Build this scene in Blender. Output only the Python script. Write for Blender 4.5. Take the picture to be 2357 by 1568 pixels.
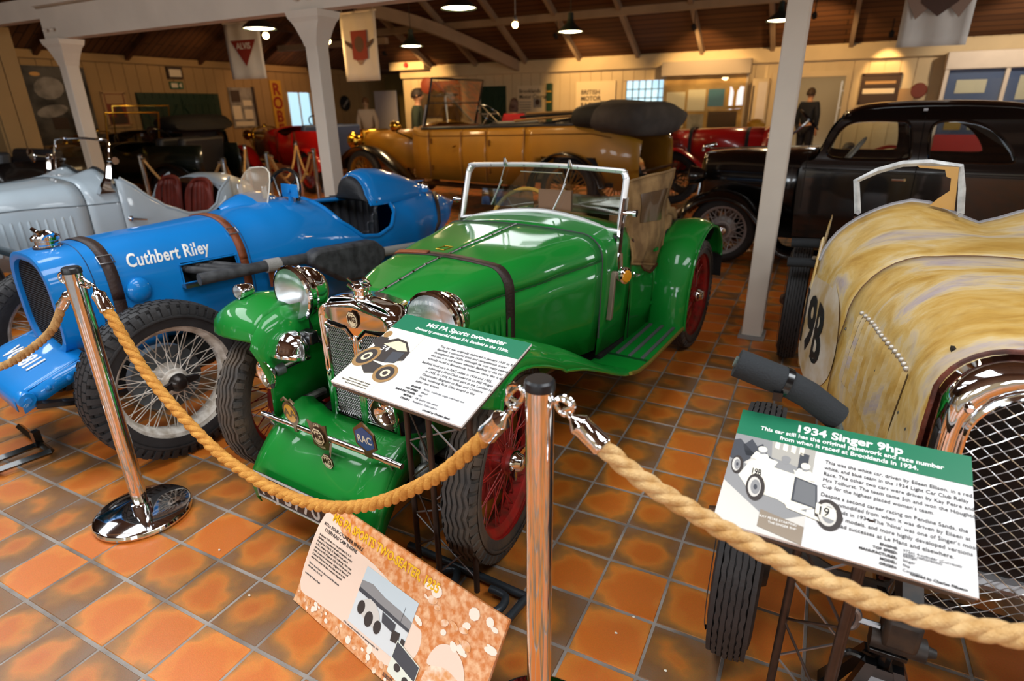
import bpy, bmesh, math, random
from mathutils import Vector, Matrix, Quaternion
random.seed(7)
for _o in list(bpy.data.objects): bpy.data.objects.remove(_o)
SC = bpy.context.scene
COL = SC.collection
PI = math.pi
def R(d): return math.radians(d)
# ---------------------------------------------------------------- camera
FPX, PITCH, ROLL, YAW, EYE = 1350.0, R(21.68), R(0.90), R(27.3), 1.45
_r = Vector((1, 0, 0)); _f = Vector((0, math.cos(PITCH), -math.sin(PITCH))); _d = Vector((0, -math.sin(PITCH), -math.cos(PITCH)))
_R = math.cos(ROLL) * _r + math.sin(ROLL) * _d
_D = -math.sin(ROLL) * _r + math.cos(ROLL) * _d
_rz = Matrix.Rotation(YAW, 3, 'Z')
_R, _D, _F = _rz @ _R, _rz @ _D, _rz @ _f
cd = bpy.data.cameras.new('camera'); cam = bpy.data.objects.new('camera', cd); COL.objects.link(cam)
cam.matrix_world = Matrix(((_R.x, -_D.x, -_F.x, 0), (_R.y, -_D.y, -_F.y, 0), (_R.z, -_D.z, -_F.z, EYE), (0, 0, 0, 1)))
cd.sensor_width = 36; cd.lens = FPX / 2357 * 36; cd.clip_start = 0.02; cd.clip_end = 200
cd.dof.use_dof = True; cd.dof.focus_distance = 1.75; cd.dof.aperture_fstop = 2.6
SC.camera = cam
# ---------------------------------------------------------------- light
def srgb(h):
    h = h.lstrip('#'); v = [int(h[i:i + 2], 16) / 255 for i in (0, 2, 4)]
    return tuple((c / 12.92 if c <= .04045 else ((c + .055) / 1.055) ** 2.4) for c in v)
w = bpy.data.worlds.new('world'); SC.world = w; w.use_nodes = True
w.node_tree.nodes['Background'].inputs[0].default_value = (0.62, 0.78, 1.0, 1)
w.node_tree.nodes['Background'].inputs[1].default_value = 1.3
SC.view_settings.view_transform = 'Standard'; SC.view_settings.look = 'None'
SC.view_settings.gamma = 1; SC.view_settings.use_curve_mapping = False
SC.view_settings.exposure = 0.62
def area(name, loc, rot, sx, sy, power, color):
    l = bpy.data.lights.new(name, 'AREA'); l.shape = 'RECTANGLE'; l.size = sx; l.size_y = sy; l.energy = power; l.color = color
    o = bpy.data.objects.new(name, l); o.location = loc; o.rotation_euler = rot; COL.objects.link(o); return o
DAY = (0.93, 0.97, 1.0)
# daylight of assumed roof lights in the front bay and an assumed window row behind the viewer
for i, (x, y) in enumerate(((-3.9, 0.6), (-1.3, 0.6), (1.3, 0.6))):
    area('roof_light_daylight', (x, y, 3.55), (R(-26), 0, 0), 1.1, 2.6, 62, DAY)  # bare area light added under the closed roof; no roof light is built
for i, (x, y) in enumerate(((-6.5, 0.6), (3.9, 0.6))):
    area('roof_light_daylight', (x, y, 3.55), (R(-26), 0, 0), 1.1, 2.6, 62, DAY)
for x in (-4.5, -1.5, 1.5):
    area('window_daylight', (x, -4.9, 1.75), (R(90), 0, 0), 1.6, 1.2, 45, DAY)  # added area lights in the assumed windows, out of view
area('side_window_daylight', (5.85, 7.2, 1.8), (R(90), 0, R(90)), 2.4, 1.3, 90, DAY)  # added cool fill from the right; the wall there has no window
WARM = (1.0, 0.60, 0.24)
def glow(name, loc, power, color, radius=0.05):
    l = bpy.data.lights.new(name, 'POINT'); l.energy = power; l.color = color; l.shadow_soft_size = radius
    o = bpy.data.objects.new(name, l); o.location = loc; COL.objects.link(o); return o
def spot(name, loc, target, power, color, angle=70, blend=.6):
    l = bpy.data.lights.new(name, 'SPOT'); l.energy = power; l.color = color; l.spot_size = R(angle); l.spot_blend = blend; l.shadow_soft_size = .06
    o = bpy.data.objects.new(name, l); o.location = loc
    o.rotation_euler = (Vector(target) - Vector(loc)).to_track_quat('-Z', 'Y').to_euler(); COL.objects.link(o); return o

# ---------------------------------------------------------------- materials
MATS = {}
def mat(name, color, rough=.5, metal=0., coat=0., spec=.5, var=0., vscale=8., bump=0., bscale=60., emit=None, estr=0., alpha=None, trans=0., ior=1.45, color2=None):
    if name in MATS: return MATS[name]
    m = bpy.data.materials.new(name); m.use_nodes = True; MATS[name] = m
    nt = m.node_tree; b = nt.nodes['Principled BSDF']; L = nt.links
    c = srgb(color) if isinstance(color, str) else color
    b.inputs['Base Color'].default_value = (*c, 1); b.inputs['Roughness'].default_value = rough
    b.inputs['Metallic'].default_value = metal; b.inputs['Coat Weight'].default_value = coat; b.inputs['Coat Roughness'].default_value = .06
    b.inputs['Specular IOR Level'].default_value = spec; b.inputs['IOR'].default_value = ior
    if trans: b.inputs['Transmission Weight'].default_value = trans
    if alpha is not None: b.inputs['Alpha'].default_value = alpha
    if emit: b.inputs['Emission Color'].default_value = (*srgb(emit), 1); b.inputs['Emission Strength'].default_value = estr
    tc = nt.nodes.new('ShaderNodeTexCoord')
    if var > 0:
        n = nt.nodes.new('ShaderNodeTexNoise'); n.inputs['Scale'].default_value = vscale; n.inputs['Detail'].default_value = 5
        L.new(tc.outputs['Object'], n.inputs['Vector'])
        mx = nt.nodes.new('ShaderNodeMix'); mx.data_type = 'RGBA'
        c2 = srgb(color2) if color2 else tuple(x * (1 - var) for x in c)
        mx.inputs[6].default_value = (*c, 1); mx.inputs[7].default_value = (*c2, 1)
        rp = nt.nodes.new('ShaderNodeValToRGB'); rp.color_ramp.elements[0].position = .38; rp.color_ramp.elements[1].position = .66
        L.new(n.outputs['Fac'], rp.inputs[0]); L.new(rp.outputs[0], mx.inputs[0]); L.new(mx.outputs[2], b.inputs['Base Color'])
    if bump > 0:
        n2 = nt.nodes.new('ShaderNodeTexNoise'); n2.inputs['Scale'].default_value = bscale; n2.inputs['Detail'].default_value = 4
        L.new(tc.outputs['Object'], n2.inputs['Vector'])
        bp = nt.nodes.new('ShaderNodeBump'); bp.inputs['Strength'].default_value = bump; bp.inputs['Distance'].default_value = .01
        L.new(n2.outputs['Fac'], bp.inputs['Height']); L.new(bp.outputs[0], b.inputs['Normal'])
    return m
def glassmat(name, tint=(1, 1, 1), rough=0.0, amount=.12):
    m = bpy.data.materials.new(name); m.use_nodes = True; MATS[name] = m
    nt = m.node_tree; nt.nodes.clear(); out = nt.nodes.new('ShaderNodeOutputMaterial')
    t = nt.nodes.new('ShaderNodeBsdfTransparent'); t.inputs[0].default_value = (*tint, 1)
    g = nt.nodes.new('ShaderNodeBsdfGlossy'); g.inputs['Roughness'].default_value = rough; g.inputs['Color'].default_value = (1, 1, 1, 1)
    fr = nt.nodes.new('ShaderNodeFresnel'); fr.inputs[0].default_value = 1.5
    mp = nt.nodes.new('ShaderNodeMath'); mp.operation = 'MULTIPLY_ADD'; mp.inputs[1].default_value = .55; mp.inputs[2].default_value = amount * .12
    mx = nt.nodes.new('ShaderNodeMixShader'); nt.links.new(fr.outputs[0], mp.inputs[0]); nt.links.new(mp.outputs[0], mx.inputs[0])
    nt.links.new(t.outputs[0], mx.inputs[1]); nt.links.new(g.outputs[0], mx.inputs[2]); nt.links.new(mx.outputs[0], out.inputs[0])
    return m
CHROME = mat('chrome', (.82, .83, .85), .06, 1.0)
STEEL = mat('steel', (.55, .55, .56), .28, 1.0)
DULL = mat('dull_metal', (.30, .30, .31), .45, .9)
BRASS = mat('brass', srgb('#c9a23f'), .18, 1.0)
RUBBER = mat('rubber', '#2b2a2b', .62, var=.35, vscale=14, bump=.15, bscale=120)
RUBBER2 = mat('grey_rubber', '#3c3a38', .7, var=.4, vscale=10, bump=.2, bscale=90, color2='#574a3d')
BLACK = mat('black_enamel', '#0b0b0c', .25, coat=.6)
MATTE = mat('matte_black', '#151515', .75)
DARK = mat('dark_interior', '#0c0b0a', .9)
GREEN = mat('green_paint', '#067a26', .5, coat=.65, spec=.25, var=.10, vscale=3)
BLUE = mat('blue_paint', '#0279c6', .5, coat=.65, spec=.25, var=.06, vscale=4)
GREY = mat('grey_paint', '#b3c3cd', .45, coat=.7, var=.08, vscale=4)
RED = mat('red_paint', '#a81414', .3, coat=.9)
TAN = mat('tan_paint', '#ab781f', .45, coat=.3, var=.12, vscale=3)
REDWIRE = mat('red_wheel_paint', '#a3201c', .4, var=.4, vscale=18, color2='#6e2a20')
WHITEWIRE = mat('white_wheel_paint', '#d9d3c9', .5, var=.3, vscale=25, color2='#a79b8b')
CANVAS = mat('tan_canvas', '#9a7a4e', .9, var=.35, vscale=9, bump=.4, bscale=140, color2='#6d5230')
LEATHER = mat('brown_leather', '#6a2f1c', .55, var=.4, vscale=16, bump=.3, bscale=80, color2='#3a1a10')
DKLEATHER = mat('dark_leather', '#33221d', .55, var=.3, vscale=16, bump=.3, bscale=80)
STRAP = mat('tan_leather', '#8a4520', .55, var=.4, vscale=16, bump=.3, bscale=80)
REDLEATHER = mat('oxblood_leather', '#7a2c20', .45, var=.3, vscale=10, bump=.3, bscale=120)
BLKLEATHER = mat('black_leather', '#26272b', .42, bump=.35, bscale=160)
GLASS = glassmat('clear_glass', (.93, .96, .96))
GLASSW = glassmat('warm_glass', (.90, .86, .80), .02, .3)
WHITEP = mat('white_joinery_paint', '#d9cdbd', .55, var=.08, vscale=3)
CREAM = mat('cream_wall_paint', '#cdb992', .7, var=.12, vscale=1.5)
BROWNB = mat('brown_roof_board', '#5a3517', .8, var=.4, vscale=2.5, color2='#3b210e')

# ---------------------------------------------------------------- mesh helpers
class MB:
    def __init__(s): s.v = []; s.f = []
    def add(s, vs, fs):
        o = len(s.v); s.v += [tuple(x) for x in vs]; s.f += [tuple(i + o for i in q) for q in fs]; return s
    def box(s, c, d, rot=None):
        x, y, z = d[0] / 2, d[1] / 2, d[2] / 2
        vs = [Vector((a * x, b * y, e * z)) for a in (-1, 1) for b in (-1, 1) for e in (-1, 1)]
        if rot is not None: vs = [rot @ q for q in vs]
        c = Vector(c)
        return s.add([c + q for q in vs], [(0, 1, 3, 2), (4, 6, 7, 5), (0, 4, 5, 1), (2, 3, 7, 6), (0, 2, 6, 4), (1, 5, 7, 3)])
    def loft(s, rings, closed=True, cap=True, loop=False):
        n = len(rings[0]); o = []; fs = []
        for r in rings: o += list(r)
        m = len(rings)
        for i in range(m if loop else m - 1):
            a = i * n; b = ((i + 1) % m) * n
            for j in range(n if closed else n - 1):
                k = (j + 1) % n; fs.append((a + j, a + k, b + k, b + j))
        if cap and closed and not loop: fs += [tuple(range(n))[::-1], tuple(range((m - 1) * n, m * n))]
        return s.add(o, fs)
    def tube(s, path, r, n=8, closed=False, cap=True, flat=1.0, up=None):
        P = [Vector(p) for p in path]; m = len(P); rings = []
        T = []
        for i in range(m):
            a = P[i - 1] if (i > 0 or closed) else P[i]; b = P[(i + 1) % m] if (i < m - 1 or closed) else P[i]
            t = (b - a); T.append(t.normalized() if t.length > 1e-9 else Vector((0, 0, 1)))
        u = Vector(up) if up else (Vector((0, 0, 1)) if abs(T[0].z) < .9 else Vector((1, 0, 0)))
        for i in range(m):
            t = T[i]; u = (u - t * u.dot(t))
            if u.length < 1e-6: u = t.orthogonal()
            u.normalize(); b = t.cross(u); rr = r[i] if isinstance(r, (list, tuple)) else r
            rings.append([P[i] + (u * math.cos(2 * PI * k / n) * flat + b * math.sin(2 * PI * k / n)) * rr for k in range(n)])
            if up: u = Vector(up)
        return s.loft(rings, True, cap, closed)
    def lathe(s, prof, o=(0, 0, 0), ax=(0, 0, 1), n=24, cap=True, arc=None):
        o = Vector(o); a = Vector(ax).normalized(); u = a.orthogonal().normalized(); b = a.cross(u); rings = []
        for r, h in prof: rings.append([o + a * h + (u * math.cos(2 * PI * k / n) + b * math.sin(2 * PI * k / n)) * r for k in range(n)])
        return s.loft(rings, True, cap)
    def prism(s, poly, dv):
        dv = Vector(dv); P = [Vector(p) for p in poly]; n = len(P)
        return s.add(P + [p + dv for p in P], [tuple(range(n))[::-1], tuple(range(n, 2 * n))] + [(i, (i + 1) % n, n + (i + 1) % n, n + i) for i in range(n)])
    def ball(s, c, r, n=12, m=8, sc=(1, 1, 1)):
        c = Vector(c); rings = []
        for i in range(m + 1):
            t = PI * (i + .02) / (m + .04); rings.append([c + Vector((sc[0] * r * math.sin(t) * math.cos(2 * PI * k / n), sc[1] * r * math.sin(t) * math.sin(2 * PI * k / n), sc[2] * r * math.cos(t))) for k in range(n)])
        return s.loft(rings)
    def strip(s, A, B):
        n = len(A); return s.add(list(A) + list(B), [(i, i + 1, n + i + 1, n + i) for i in range(n - 1)])
    def xf(s, M):
        s.v = [tuple(M @ Vector(q)) for q in s.v]; return s
    def mesh(s, name, m, smooth=40, fix=True):
        me = bpy.data.meshes.new(name); me.from_pydata(s.v, [], s.f)
        if fix:
            bm = bmesh.new(); bm.from_mesh(me); bmesh.ops.recalc_face_normals(bm, faces=bm.faces); bm.to_mesh(me); bm.free()
        if m: me.materials.append(m)
        if smooth:
            me.polygons.foreach_set('use_smooth', [True] * len(me.polygons)); me.set_sharp_from_angle(angle=R(smooth))
        me.update(); return me
    def build(s, name, m, parent=None, smooth=40, label=None, solid=0, bevel=0, sub=0, fix=True):
        return link(name, s.mesh(name, m, smooth, fix), parent, label, solid, bevel, sub)
def link(name, me, parent=None, label=None, solid=0, bevel=0, sub=0, loc=None, rot=None):
    o = bpy.data.objects.new(name, me); COL.objects.link(o)
    if parent is not None: o.parent = parent
    if label: o['label'] = label
    if loc is not None: o.location = loc
    if rot is not None: o.rotation_euler = rot
    if sub: md = o.modifiers.new('sub', 'SUBSURF'); md.levels = sub; md.render_levels = sub
    if solid: md = o.modifiers.new('solid', 'SOLIDIFY'); md.thickness = solid; md.offset = 0
    if bevel: md = o.modifiers.new('bevel', 'BEVEL'); md.width = bevel; md.segments = 2; md.limit_method = 'ANGLE'
    return o
def thing(name, label, cat, loc=(0, 0, 0), rotz=0, group=None):
    o = bpy.data.objects.new(name, None); COL.objects.link(o); o.empty_display_size = .1
    o.location = loc; o.rotation_euler = (0, 0, rotz); o['label'] = label; o['category'] = cat
    if group: o['group'] = group
    return o
def tag(o, label, cat, group=None):
    o['label'] = label; o['category'] = cat
    if group: o['group'] = group
    return o
def struct(o):
    o['kind'] = 'structure'; return o
def stuff(o):
    o['kind'] = 'stuff'; return o
def smoothpath(P, n=6, closed=False):
    P = [Vector(p) for p in P]; m = len(P); out = []
    for i in range(m if closed else m - 1):
        if closed: p0, p1, p2, p3 = P[i - 1], P[i], P[(i + 1) % m], P[(i + 2) % m]
        else: p0, p1, p2, p3 = P[max(i - 1, 0)], P[i], P[i + 1], P[min(i + 2, m - 1)]
        for k in range(n):
            t = k / n; out.append(.5 * ((2 * p1) + (p2 - p0) * t + (2 * p0 - 5 * p1 + 4 * p2 - p3) * t * t + (3 * p1 - p0 - 3 * p2 + p3) * t ** 3))
    if not closed: out.append(P[-1])
    return out
def lerp(tab, x):
    if x <= tab[0][0]: return tab[0][1]
    for (a, va), (b, vb) in zip(tab, tab[1:]):
        if x <= b:
            t = (x - a) / (b - a); t = t * t * (3 - 2 * t) * .5 + t * .5; return va + (vb - va) * t
    return tab[-1][1]
def plate(name, outlines, M, thick, m, parent=None, smooth=30, label=None):
    """flat panel with holes: outlines in 2D (u,v), placed by matrix M, extruded symmetrically"""
    cu = bpy.data.curves.new(name, 'CURVE'); cu.dimensions = '2D'; cu.fill_mode = 'BOTH'; cu.extrude = thick / 2
    for ol in outlines:
        sp = cu.splines.new('POLY'); sp.points.add(len(ol) - 1); sp.use_cyclic_u = True
        for p, q in zip(sp.points, ol): p.co = (q[0], q[1], 0, 1)
    to = bpy.data.objects.new('tmp', cu); me = bpy.data.meshes.new_from_object(to)
    bpy.data.objects.remove(to); bpy.data.curves.remove(cu)
    me.name = name; me.transform(M); me.materials.clear(); me.materials.append(m)
    if smooth: me.polygons.foreach_set('use_smooth', [True] * len(me.polygons)); me.set_sharp_from_angle(angle=R(smooth))
    return link(name, me, parent, label)
def text(name, body, M, size, m, parent=None, align='LEFT', thick=.0006, bold=0., sx=1., shear=0., line=1.0, spacing=1.0):
    cu = bpy.data.curves.new(name, 'FONT'); cu.body = body; cu.size = size; cu.align_x = align; cu.align_y = 'TOP'
    cu.extrude = thick; cu.offset = bold; cu.shear = shear; cu.space_line = line; cu.space_character = spacing; cu.resolution_u = 3
    to = bpy.data.objects.new('tmp', cu); me = bpy.data.meshes.new_from_object(to)
    bpy.data.objects.remove(to); bpy.data.curves.remove(cu)
    me.name = name; me.transform(M @ Matrix.Diagonal((sx, 1, 1, 1))); me.materials.clear(); me.materials.append(m)
    return link(name, me, parent)
def frameM(o, ex, ey):
    ex = Vector(ex).normalized(); ey = Vector(ey).normalized(); ez = ex.cross(ey)
    return Matrix(((ex.x, ey.x, ez.x, o[0]), (ex.y, ey.y, ez.y, o[1]), (ex.z, ey.z, ez.z, o[2]), (0, 0, 0, 1)))
# ================================================================ the building
XL, XR, YB, YF, YV, EAVE, SL = -15.0, 6.0, 16.7, -6.0, 4.0, 2.65, 0.5
YRB = (YB + YV) / 2; YRF = (YF + YV) / 2
def project(p):
    q = Vector(p) - Vector((0, 0, EYE)); z = q.dot(_F)
    return (1178.5 + FPX * q.dot(_R) / z, 784 + FPX * q.dot(_D) / z, z) if z > .05 else None
# ---- tile material
def tile_material():
    m = bpy.data.materials.new('quarry_tile'); m.use_nodes = True; nt = m.node_tree; L = nt.links; b = nt.nodes['Principled BSDF']
    N = nt.nodes.new
    uv = N('ShaderNodeUVMap'); oi = N('ShaderNodeObjectInfo'); gi = N('ShaderNodeNewGeometry')
    ad = N('ShaderNodeMath'); ad.operation = 'ADD'; L.new(oi.outputs['Random'], ad.inputs[0]); L.new(gi.outputs['Random Per Island'], ad.inputs[1])
    fr = N('ShaderNodeMath'); fr.operation = 'FRACT'; L.new(ad.outputs[0], fr.inputs[0])
    wn = N('ShaderNodeTexWhiteNoise'); wn.noise_dimensions = '1D'; L.new(fr.outputs[0], wn.inputs['W'])
    off = N('ShaderNodeVectorMath'); off.operation = 'MULTIPLY_ADD'; L.new(wn.outputs['Color'], off.inputs[0]); off.inputs[1].default_value = (31, 37, 41); off.inputs[2].default_value = (0, 0, 0)
    pos = N('ShaderNodeVectorMath'); pos.operation = 'ADD'; L.new(uv.outputs[0], pos.inputs[0]); L.new(off.outputs[0], pos.inputs[1])
    n1 = N('ShaderNodeTexNoise'); n1.inputs['Scale'].default_value = 2.1; n1.inputs['Detail'].default_value = 2; L.new(pos.outputs[0], n1.inputs['Vector'])
    # distance from a shifted centre, distorted by noise -> flashed edge
    ctr = N('ShaderNodeVectorMath'); ctr.operation = 'MULTIPLY_ADD'; L.new(wn.outputs['Color'], ctr.inputs[0]); ctr.inputs[1].default_value = (.24, .24, 0); ctr.inputs[2].default_value = (.38, .38, 0)
    dst = N('ShaderNodeVectorMath'); dst.operation = 'DISTANCE'; L.new(uv.outputs[0], dst.inputs[0]); L.new(ctr.outputs[0], dst.inputs[1])
    mm = N('ShaderNodeMath'); mm.operation = 'MULTIPLY_ADD'; L.new(n1.outputs['Fac'], mm.inputs[0]); mm.inputs[1].default_value = .75; mm.inputs[2].default_value = -.40
    sm = N('ShaderNodeMath'); sm.operation = 'ADD'; L.new(dst.outputs['Value'], sm.inputs[0]); L.new(mm.outputs[0], sm.inputs[1])
    th = N('ShaderNodeMath'); th.operation = 'MULTIPLY_ADD'; L.new(wn.outputs['Value'], th.inputs[0]); th.inputs[1].default_value = -.44; th.inputs[2].default_value = .15
    s2 = N('ShaderNodeMath'); s2.operation = 'ADD'; L.new(sm.outputs[0], s2.inputs[0]); L.new(th.outputs[0], s2.inputs[1])
    rp = N('ShaderNodeValToRGB'); e = rp.color_ramp.elements; e[0].position = .10; e[0].color = (*srgb('#bd641d'), 1); e[1].position = .52; e[1].color = (*srgb('#84592f'), 1)
    x = e.new(.27); x.color = (*srgb('#c47428'), 1); x = e.new(.40); x.color = (*srgb('#9a672f'), 1); x = e.new(.75); x.color = (*srgb('#806046'), 1)
    L.new(s2.outputs[0], rp.inputs[0])
    hs = N('ShaderNodeHueSaturation'); L.new(rp.outputs[0], hs.inputs['Color'])
    mv = N('ShaderNodeMapRange'); mv.inputs[3].default_value = .82; mv.inputs[4].default_value = 1.12; L.new(wn.outputs['Value'], mv.inputs[0]); L.new(mv.outputs[0], hs.inputs['Value'])
    n2 = N('ShaderNodeTexNoise'); n2.inputs['Scale'].default_value = 55; n2.inputs['Detail'].default_value = 3; L.new(pos.outputs[0], n2.inputs['Vector'])
    mx = N('ShaderNodeMix'); mx.data_type = 'RGBA'; mx.blend_type = 'OVERLAY'; mx.inputs[0].default_value = .25; L.new(hs.outputs[0], mx.inputs[6]); L.new(n2.outputs['Color'], mx.inputs[7])
    L.new(mx.outputs[2], b.inputs['Base Color'])
    rr = N('ShaderNodeMapRange'); rr.inputs[3].default_value = .32; rr.inputs[4].default_value = .55; L.new(n1.outputs['Fac'], rr.inputs[0]); L.new(rr.outputs[0], b.inputs['Roughness'])
    bp = N('ShaderNodeBump'); bp.inputs['Strength'].default_value = .12; bp.inputs['Distance'].default_value = .002; L.new(n2.outputs['Fac'], bp.inputs['Height']); L.new(bp.outputs[0], b.inputs['Normal'])
    return m
TILE = tile_material()
GROUT = mat('grout', '#9d948c', .85, var=.45, vscale=5, bump=.3, bscale=90, color2='#6b6159')
TX, TY, TX0, TY0 = .2032, .1997, -1.864, .568
fl = MB(); fl.add([(XL, YF, -.0022), (XR, YF, -.0022), (XR, YB + 4, -.0022), (XL, YB + 4, -.0022)], [(0, 1, 2, 3)])
floor = struct(fl.build('floor', GROUT, smooth=0, fix=False))
def tile_geo(cx, cy):
    a, b, e = TX / 2 - .0042, TY / 2 - .0058, .0018
    v = [(cx - a, cy - b, -.006), (cx + a, cy - b, -.006), (cx + a, cy + b, -.006), (cx - a, cy + b, -.006),
         (cx - a, cy - b, -.0018), (cx + a, cy - b, -.0018), (cx + a, cy + b, -.0018), (cx - a, cy + b, -.0018),
         (cx - a + e, cy - b + e, 0), (cx + a - e, cy - b + e, 0), (cx + a - e, cy + b - e, 0), (cx - a + e, cy + b - e, 0)]
    f = [(8, 9, 10, 11)] + [(i, (i + 1) % 4, 4 + (i + 1) % 4, 4 + i) for i in range(4)] + [(4 + i, 4 + (i + 1) % 4, 8 + (i + 1) % 4, 8 + i) for i in range(4)]
    return v, f
def tile_uv(me, centers):
    uvl = me.uv_layers.new(name='UVMap'); d = [0.] * (len(me.loops) * 2)
    for i, lp in enumerate(me.loops):
        c = centers[lp.vertex_index // 12]; co = me.vertices[lp.vertex_index].co
        d[2 * i] = (co.x - c[0]) / TX + .5; d[2 * i + 1] = (co.y - c[1]) / TY + .5
    uvl.data.foreach_set('uv', d)
cand, rest = [], []
for i in range(-66, 38):
    for j in range(-12, 80):
        cx, cy = TX0 + (i + .5) * TX, TY0 + (j + .5) * TY
        if cx < XL or cx > XR - .2 or cy > YB - .1: continue
        p = project((cx, cy, 0))
        if p and -60 < p[0] < 2420 and p[1] < 1640: cand.append((p[2], cx, cy))
        else: rest.append((cx, cy))
cand.sort()
tm = MB(); tm.add(*tile_geo(0, 0)); tme = tm.mesh('floor_tile', TILE, 0, False); tile_uv(tme, [(0, 0)])
for d, cx, cy in cand[:300]:
    o = link('floor_tile', tme, floor, loc=(cx, cy, random.uniform(-.0006, .0006)))
    o.rotation_euler = (random.uniform(-.003, .003), random.uniform(-.003, .003), random.uniform(-.004, .004))
tf = MB(); cs = [(c[1], c[2]) for c in cand[300:]] + rest
for c in cs: tf.add(*tile_geo(*c))
tfm = tf.mesh('distant_floor_tiles', TILE, 0, False); tile_uv(tfm, cs); stuff(link('distant_floor_tiles', tfm, floor))
# small debris on the tiles
# ---- walls
BOARDM = {}
def board_mesh(sx, sy, sz, m):
    k = (round(sx, 3), round(sy, 3), round(sz, 3), m.name)
    if k not in BOARDM:
        b = MB(); b.box((0, 0, 0), (sx, sy, sz)); BOARDM[k] = b.mesh('wall_board', m, 0)
    return BOARDM[k]
def board_wall(name, axis, at, lo, hi, top, holes, bw, face, m):
    """axis 'x': wall runs along x at y=at ; face = direction the boards sit proud (+1/-1)"""
    outl = [[(lo, 0), (hi, 0), (hi, top), (lo, top)]] + [[(a, max(c, .001)), (b, max(c, .001)), (b, d), (a, d)] for a, b, c, d in holes]
    M = frameM((0, at, 0), (1, 0, 0), (0, 0, 1)) if axis == 'x' else frameM((at, 0, 0), (0, 1, 0), (0, 0, 1))
    wl = struct(plate(name, outl, M, .10, m, smooth=0))
    n = int((hi - lo) / bw); w = (hi - lo) / n
    for i in range(n):
        a, b = lo + i * w, lo + (i + 1) * w; segs = [(0, top)]
        for ha, hb, hc, hd in holes:
            if a < hb - .02 and b > ha + .02:
                segs = [s for z0, z1 in segs for s in ((z0, min(z1, hc)), (max(z0, hd), z1)) if s[1] - s[0] > .03]
        for z0, z1 in segs:
            c = (a + b) / 2; me = board_mesh(w - .012, .02, z1 - z0, m)
            p = (c, at + face * .06, (z0 + z1) / 2) if axis == 'x' else (at + face * .06, c, (z0 + z1) / 2)
            link('wall_board', me, wl, loc=p, rot=(0, 0, 0 if axis == 'x' else R(90)))
    return wl
BH = [(-5.03, -3.99, 1.0, 2.06), (-1.30, .16, 0, 2.01)]
wall_back = board_wall('wall_back', 'x', YB, -12.35, XR, 2.75, BH, .30, -1, CREAM)
LH = [(14.25, 15.15, 1.0, 1.975)]
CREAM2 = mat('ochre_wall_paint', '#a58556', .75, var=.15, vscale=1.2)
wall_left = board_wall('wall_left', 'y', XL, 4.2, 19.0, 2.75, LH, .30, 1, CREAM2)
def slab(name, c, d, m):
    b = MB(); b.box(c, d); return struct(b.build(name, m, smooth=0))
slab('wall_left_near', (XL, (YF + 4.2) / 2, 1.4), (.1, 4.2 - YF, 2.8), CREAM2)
slab('wall_right', (XR, (YF + YB) / 2, 1.4), (.1, YB - YF, 2.8), CREAM)
# front wall behind the viewer with an assumed window row
plate_holes = [[(x - .8, 1.15), (x + .8, 1.15), (x + .8, 2.35), (x - .8, 2.35)] for x in (-4.5, -1.5, 1.5)]
struct(plate('wall_front', [[(XL, 0), (XR, 0), (XR, 2.75), (XL, 2.75)]] + plate_holes, frameM((0, YF + .9, 0), (1, 0, 0), (0, 0, 1)), .1, CREAM, smooth=0))
# recess left of the back wall
OLIVE = mat('olive_wall_paint', '#7d6b3c', .8)
slab('wall_recess', (-13.6, 19.0, 1.5), (2.9, .1, 3.0), OLIVE); slab('wall_recess_side', (-12.3, 17.85, 1.4), (.1, 2.3, 2.75), CREAM)
# ---- wall plate board along the eaves
def boxobj(name, c, d, m, parent=None, rot=None, bevel=.004, smooth=0):
    b = MB(); b.box(c, d, rot); return b.build(name, m, parent, smooth=smooth, bevel=bevel)
struct(boxobj('trim_1', (-3.1, YB - .12, 2.50), (18.5, .14, .30), CREAM))
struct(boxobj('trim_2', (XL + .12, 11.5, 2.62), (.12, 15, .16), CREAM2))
struct(boxobj('trim_3', (-11.9, YB - .3, 2.68), (1.3, .3, .22), CREAM))
# ---- roof
def roof_mat():
    m = bpy.data.materials.new('roof_boarding'); m.use_nodes = True; nt = m.node_tree; L = nt.links; b = nt.nodes['Principled BSDF']; N = nt.nodes.new
    tc = N('ShaderNodeTexCoord'); br = N('ShaderNodeTexBrick'); br.inputs['Scale'].default_value = 1; br.inputs['Brick Width'].default_value = 3.2; br.inputs['Row Height'].default_value = .16
    br.inputs['Mortar Size'].default_value = .012; br.inputs['Color1'].default_value = (*srgb('#6b4423'), 1); br.inputs['Color2'].default_value = (*srgb('#543218'), 1); br.inputs['Mortar'].default_value = (*srgb('#241205'), 1)
    L.new(tc.outputs['Object'], br.inputs['Vector']); L.new(br.outputs[0], b.inputs['Base Color']); b.inputs['Roughness'].default_value = .8
    return m
ROOF = roof_mat(); HR = EAVE + SL * (YB - YRB); HF = EAVE + SL * (YRF - YF)
c0 = MB()
xa = XL + (YB - YRB)
c0.add([(XL, YB, EAVE), (XR, YB, EAVE), (XR, YRB, HR), (xa, YRB, HR)], [(0, 1, 2, 3)])
c0.add([(XL, YV, EAVE), (XR, YV, EAVE), (XR, YRB, HR), (xa, YRB, HR)], [(0, 1, 2, 3)])
c0.add([(XL, YB, EAVE), (xa, YRB, HR), (XL, YV, EAVE)], [(0, 1, 2)])
c0.add([(XL, YF + .9, EAVE), (XR, YF + .9, EAVE), (XR, YRF, HF), (XL, YRF, HF)], [(0, 1, 2, 3)])
c0.add([(XL, YV, EAVE), (XR, YV, EAVE), (XR, YRF, HF), (XL, YRF, HF)], [(0, 1, 2, 3)])
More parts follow.
